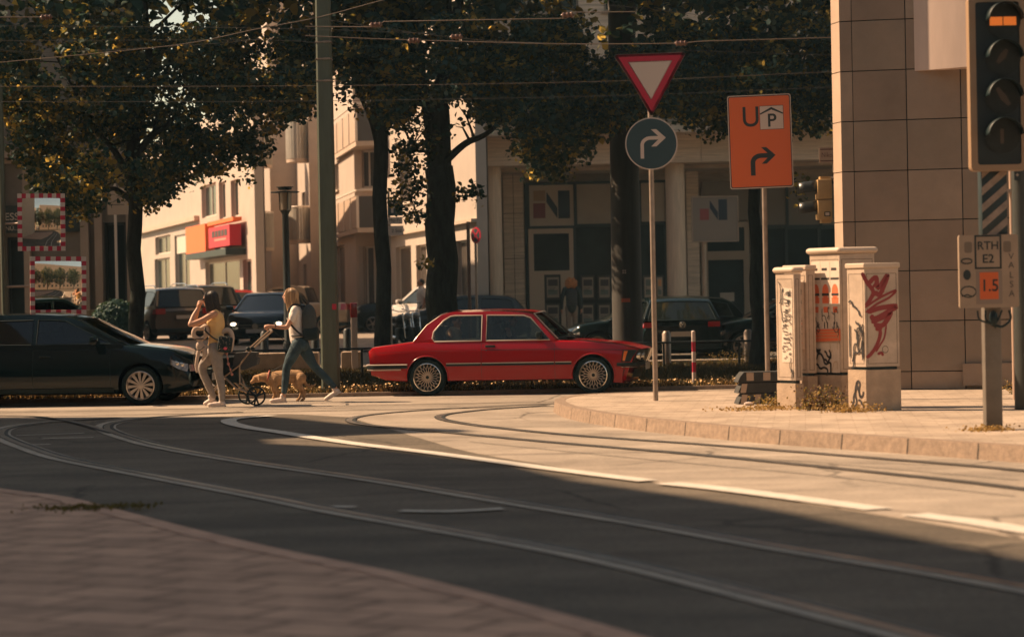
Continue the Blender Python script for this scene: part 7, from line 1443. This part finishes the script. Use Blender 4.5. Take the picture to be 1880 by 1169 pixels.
# ---- overhead wires
m_wire = mat('overhead_wire', (.2, .155, .12), .45, metal=.5); m_wired = mat('dark_overhead_wire', (.06, .055, .05), .6); m_ins = mat('brown_insulator', (.12, .06, .04), .35)
WR_ = [([(-300, 143), (0, 115), (180, 98), (345, 80), (465, 55), (585, 32), (705, 0), (900, -50)], 36, .010, 0, 'pale sagging wire crossing the left crown up to the mast'), ([(-300, 33), (0, 32), (88, 32)], 36, .012, 0, 'short contact wire ending at a clamp, top left'),
 ([(-300, 159), (0, 159), (560, 158), (1100, 150), (1530, 132)], 40, .007, 0, 'thin level wire across the middle of the crowns'), ([(-300, 188), (0, 187), (560, 186), (1130, 176), (1530, 160)], 40, .006, 1, 'thin dark wire below the level wire'),
 ([(-300, 47), (0, 48), (480, 52), (800, 62)], 38, .005, 1, 'thin dark wire high across the left crown'), ([(-300, 74), (0, 75), (480, 74), (590, 80)], 38, .005, 1, 'thin dark wire just above the sagging wire'),
 ([(560, 66), (700, 72), (870, 77), (1040, 81), (1230, 80), (1290, 76), (1400, 73), (1534, 69)], 35, .012, 0, 'thick pale contact wire passing behind the yield sign'), ([(560, 49), (690, 50), (705, 40), (1040, 34), (1048, 23), (1166, 22)], 35, .011, 0, 'stepped contact wire left of the yield sign'),
 ([(560, 30), (700, 52), (860, 72), (1000, 80)], 36, .006, 1, 'slanting span wire behind the contact wires'), ([(-300, 60), (0, 92), (110, 96), (370, 82), (480, 72)], 37, .005, 1, 'slack dark wire left of the mast'), ([(1230, 92), (1380, 97), (1534, 102)], 39, .005, 1, 'thin wire running behind the orange sign top'), ([(690, 120), (800, 155), (860, 175)], 44, .008, 1, 'short slanting stay wire by the forked trunk'), ([(1048, 22), (1064, 10), (1166, 14), (1300, 30)], 36, .005, 1, 'thin span wire above the yield sign')]
for pts, d, r, mi, lb in WR_:
    L_w = catmull([P(x, y, d) for x, y in pts], 5) if len(pts) != 6 or pts[1][0] != 690 else [P(x, y, d) for x, y in pts]; c_ = L_w[len(L_w)//2]; mb = MB(); mb.tube(L_w, r*.6, 6); tag(mb.build('overhead_wire', [m_wire, m_wired][mi], None, c_), lb, 'wire', 'overhead wires of the tramway')
for i, (x, y, d, lb) in enumerate(((85, 32, 36, 'clamp at the end of the short top left wire'), (690, 46, 35, 'brown insulator left of the forked trunk'), (760, 75, 35, 'long spindle insulator on the thick contact wire'), (1250, 80, 35, 'brown insulator cluster above the yield sign right corner'), (1042, 28, 35, 'small step clamp on the upper contact wire'), (838, 68, 35.6, 'hanging weight on the span wire'))):
    p_ = P(x, y, d); mb = MB(); mb.ball((p_.x, p_.y, p_.z), (.10, .03, .035), 12); [mb.ball((p_.x+o, p_.y, p_.z), (.02, .045, .045), 10) for o in (-.06, 0, .06)]; tag(mb.build('wire_insulator', m_ins, None, p_), lb, 'insulator', 'insulators on the overhead wires')
# ---- weeds round the cabinets and posts
def weeds(cx, cy, n, h, rad, label, mats, seed, z=.15):
    n = int(n*2.4)
    rs = np.random.RandomState(seed); g = G(cx, cy, z); N = n; P0 = np.stack([rs.normal(g.x, rad, N), rs.normal(g.y, rad*.5, N), np.full(N, z)], 1); H = h*rs.uniform(.3, 1.2, N); c = P0+np.stack([rs.normal(0, .05, N), rs.normal(0, .05, N), H*rs.rand(N)], 1)
    o = leaf_mesh('weeds', c, rs.normal(size=(N, 3))+np.array([0, -.3, .5]), .028, mats, rs.randint(0, len(mats), N), origin=tuple(g), seed=seed, shape='leaf'); tag(o, label, 'weeds', kind='stuff')
m_wd = mat('dry_weed', (.34, .21, .07), .8, trans=((.4, .25, .06), .3)); m_wg = mat('green_weed', (.09, .085, .025), .8, trans=((.3, .22, .05), .3)); m_wb = mat('brown_weed', (.11, .055, .03), .8)
weeds(1445, 748, 420, .16, .15, 'dry yellow weeds at the foot of the left cabinets', [m_wd, m_wd, m_wg], 1); weeds(1512, 752, 420, .25, .13, 'brown and yellow weeds in front of the tallest cabinet', [m_wd, m_wb, m_wg], 2); weeds(1400, 752, 160, .05, .25, 'flat dry grass before the barrier feet', [m_wd], 3); weeds(1560, 756, 160, .1, .16, 'dry grass along the right cabinet base', [m_wd], 4)
weeds(1872, 722, 140, .18, .1, 'weeds at the foot of the dark right post', [m_wd, m_wg], 5); weeds(1815, 790, 90, .05, .12, 'small weeds round the broad grey post', [m_wd], 6); 
weeds(1390, 668, 500, .3, .5, 'straggly plants below the thin linden behind the verge', [m_wd, m_wg], 8, .05)
weeds(175, 932, 150, .02, .22, 'low dark weeds in the near pavement edge', [m_wg], 11, .03)
# pale plastic bag scrap by the barrier feet
g = G(1373, 743, .15); mb = MB(); mb.ball((g.x, g.y-.1, .17), (.06, .04, .025), 10); tag(mb.build('litter', m_swhite, None, g), 'crumpled white scrap lying by the barrier feet', 'litter')
# ---- blocks and trees behind the camera (seen only in reflections and as sky screening)
for (x0, x1, y0, y1, h, m_, lb) in ((-45, -8, -34, -22, 15, m_wall2, 'tan block across the street, left of the gap'), (-4, 40, -34, -22, 17, m_greyl, 'brown grey block across the street, right of the gap')):
    c = ((x0+x1)/2, -22, 0); t_ = thing('office_building', lb, 'building', c); W_ = Wall(0, 1, 1, 1); W_.a = Vector((x1, -22, 0)); W_.b = Vector((x0, -22, 0)); W_.dir = Vector((-1, 0, 0)); W_.L = x1-x0; W_.nrm = W_.dir.cross(Vector((0, 0, 1))); W_.M = face_M(W_.a, W_.dir); W_.z0 = 0
    ws_ = [(1+i*3.2, 1.2+j*3, 2.6+i*3.2, 3+j*3) for i in range(int((x1-x0-2)//3.2)) for j in range(4)]; wfacade(t_, 'wall', W_, h, ws_, m_, nx=2); body(t_, 'rear_block', [(x0, -34), (x1, -34), (x1, -22.32), (x0, -22.32)], 0, h-.02, m_)
def backtree(x, y, seed, lb):
    rs = np.random.RandomState(seed); t_ = thing('street_tree', lb, 'tree', (x, y, 0)); mb = MB(); mb.tube([(0, 0, 0), (.05, 0, 2), (0, .05, 5)], [.25, .2, .14], 10); [mb.tube([(0, 0, 3), (rs.normal(0, 1), rs.normal(0, 1), 5.5)], [.1, .04], 6) for _ in range(5)]; mb.build('trunk', m_bark, t_)
    cs = rs.normal(size=(420, 3)); cs /= np.linalg.norm(cs, axis=1, keepdims=True); cs = cs*(rs.rand(420, 1)**.4)*np.array([4.6, 3.6, 5.2])+np.array([x, y, 7.6]); c, n_, s_ = clump_leaves(cs, np.full(420, .8), 22, np.full(420, .3), rs); leaf_mesh('crown', c, n_, s_, m_lf, rs.choice(3, len(c), p=(.5, .4, .1)), t_, origin=(x, y, 0), seed=seed)
for i, (x, y) in enumerate(((-13, -9), (-5.5, -11), (3, -10), (11, -10), (20, -9))): backtree(x, y, 40+i, ['broad street tree behind the camera, far left', 'broad street tree behind the camera, left', 'broad street tree behind the camera, middle', 'broad street tree behind the camera, right', 'broad street tree behind the camera, far right'][i])
# ================================================================ thin blue haze, added to lift the dark tones
hm = bpy.data.materials.new('haze'); hm.use_nodes = True; n = hm.node_tree; n.nodes.clear(); o_ = n.nodes.new('ShaderNodeOutputMaterial'); v_ = n.nodes.new('ShaderNodeVolumePrincipled')
v_.inputs['Color'].default_value = (.55, .85, 1, 1); v_.inputs['Density'].default_value = .00045; n.links.new(v_.outputs[0], o_.inputs['Volume'])
mb = MB(); mb.box((0, 50, 9.5), (260, 240, 21.5)); hz = mb.build('haze', hm, flat=True); tag(hz, 'thin pale haze in the air over the street', 'haze', kind='stuff')
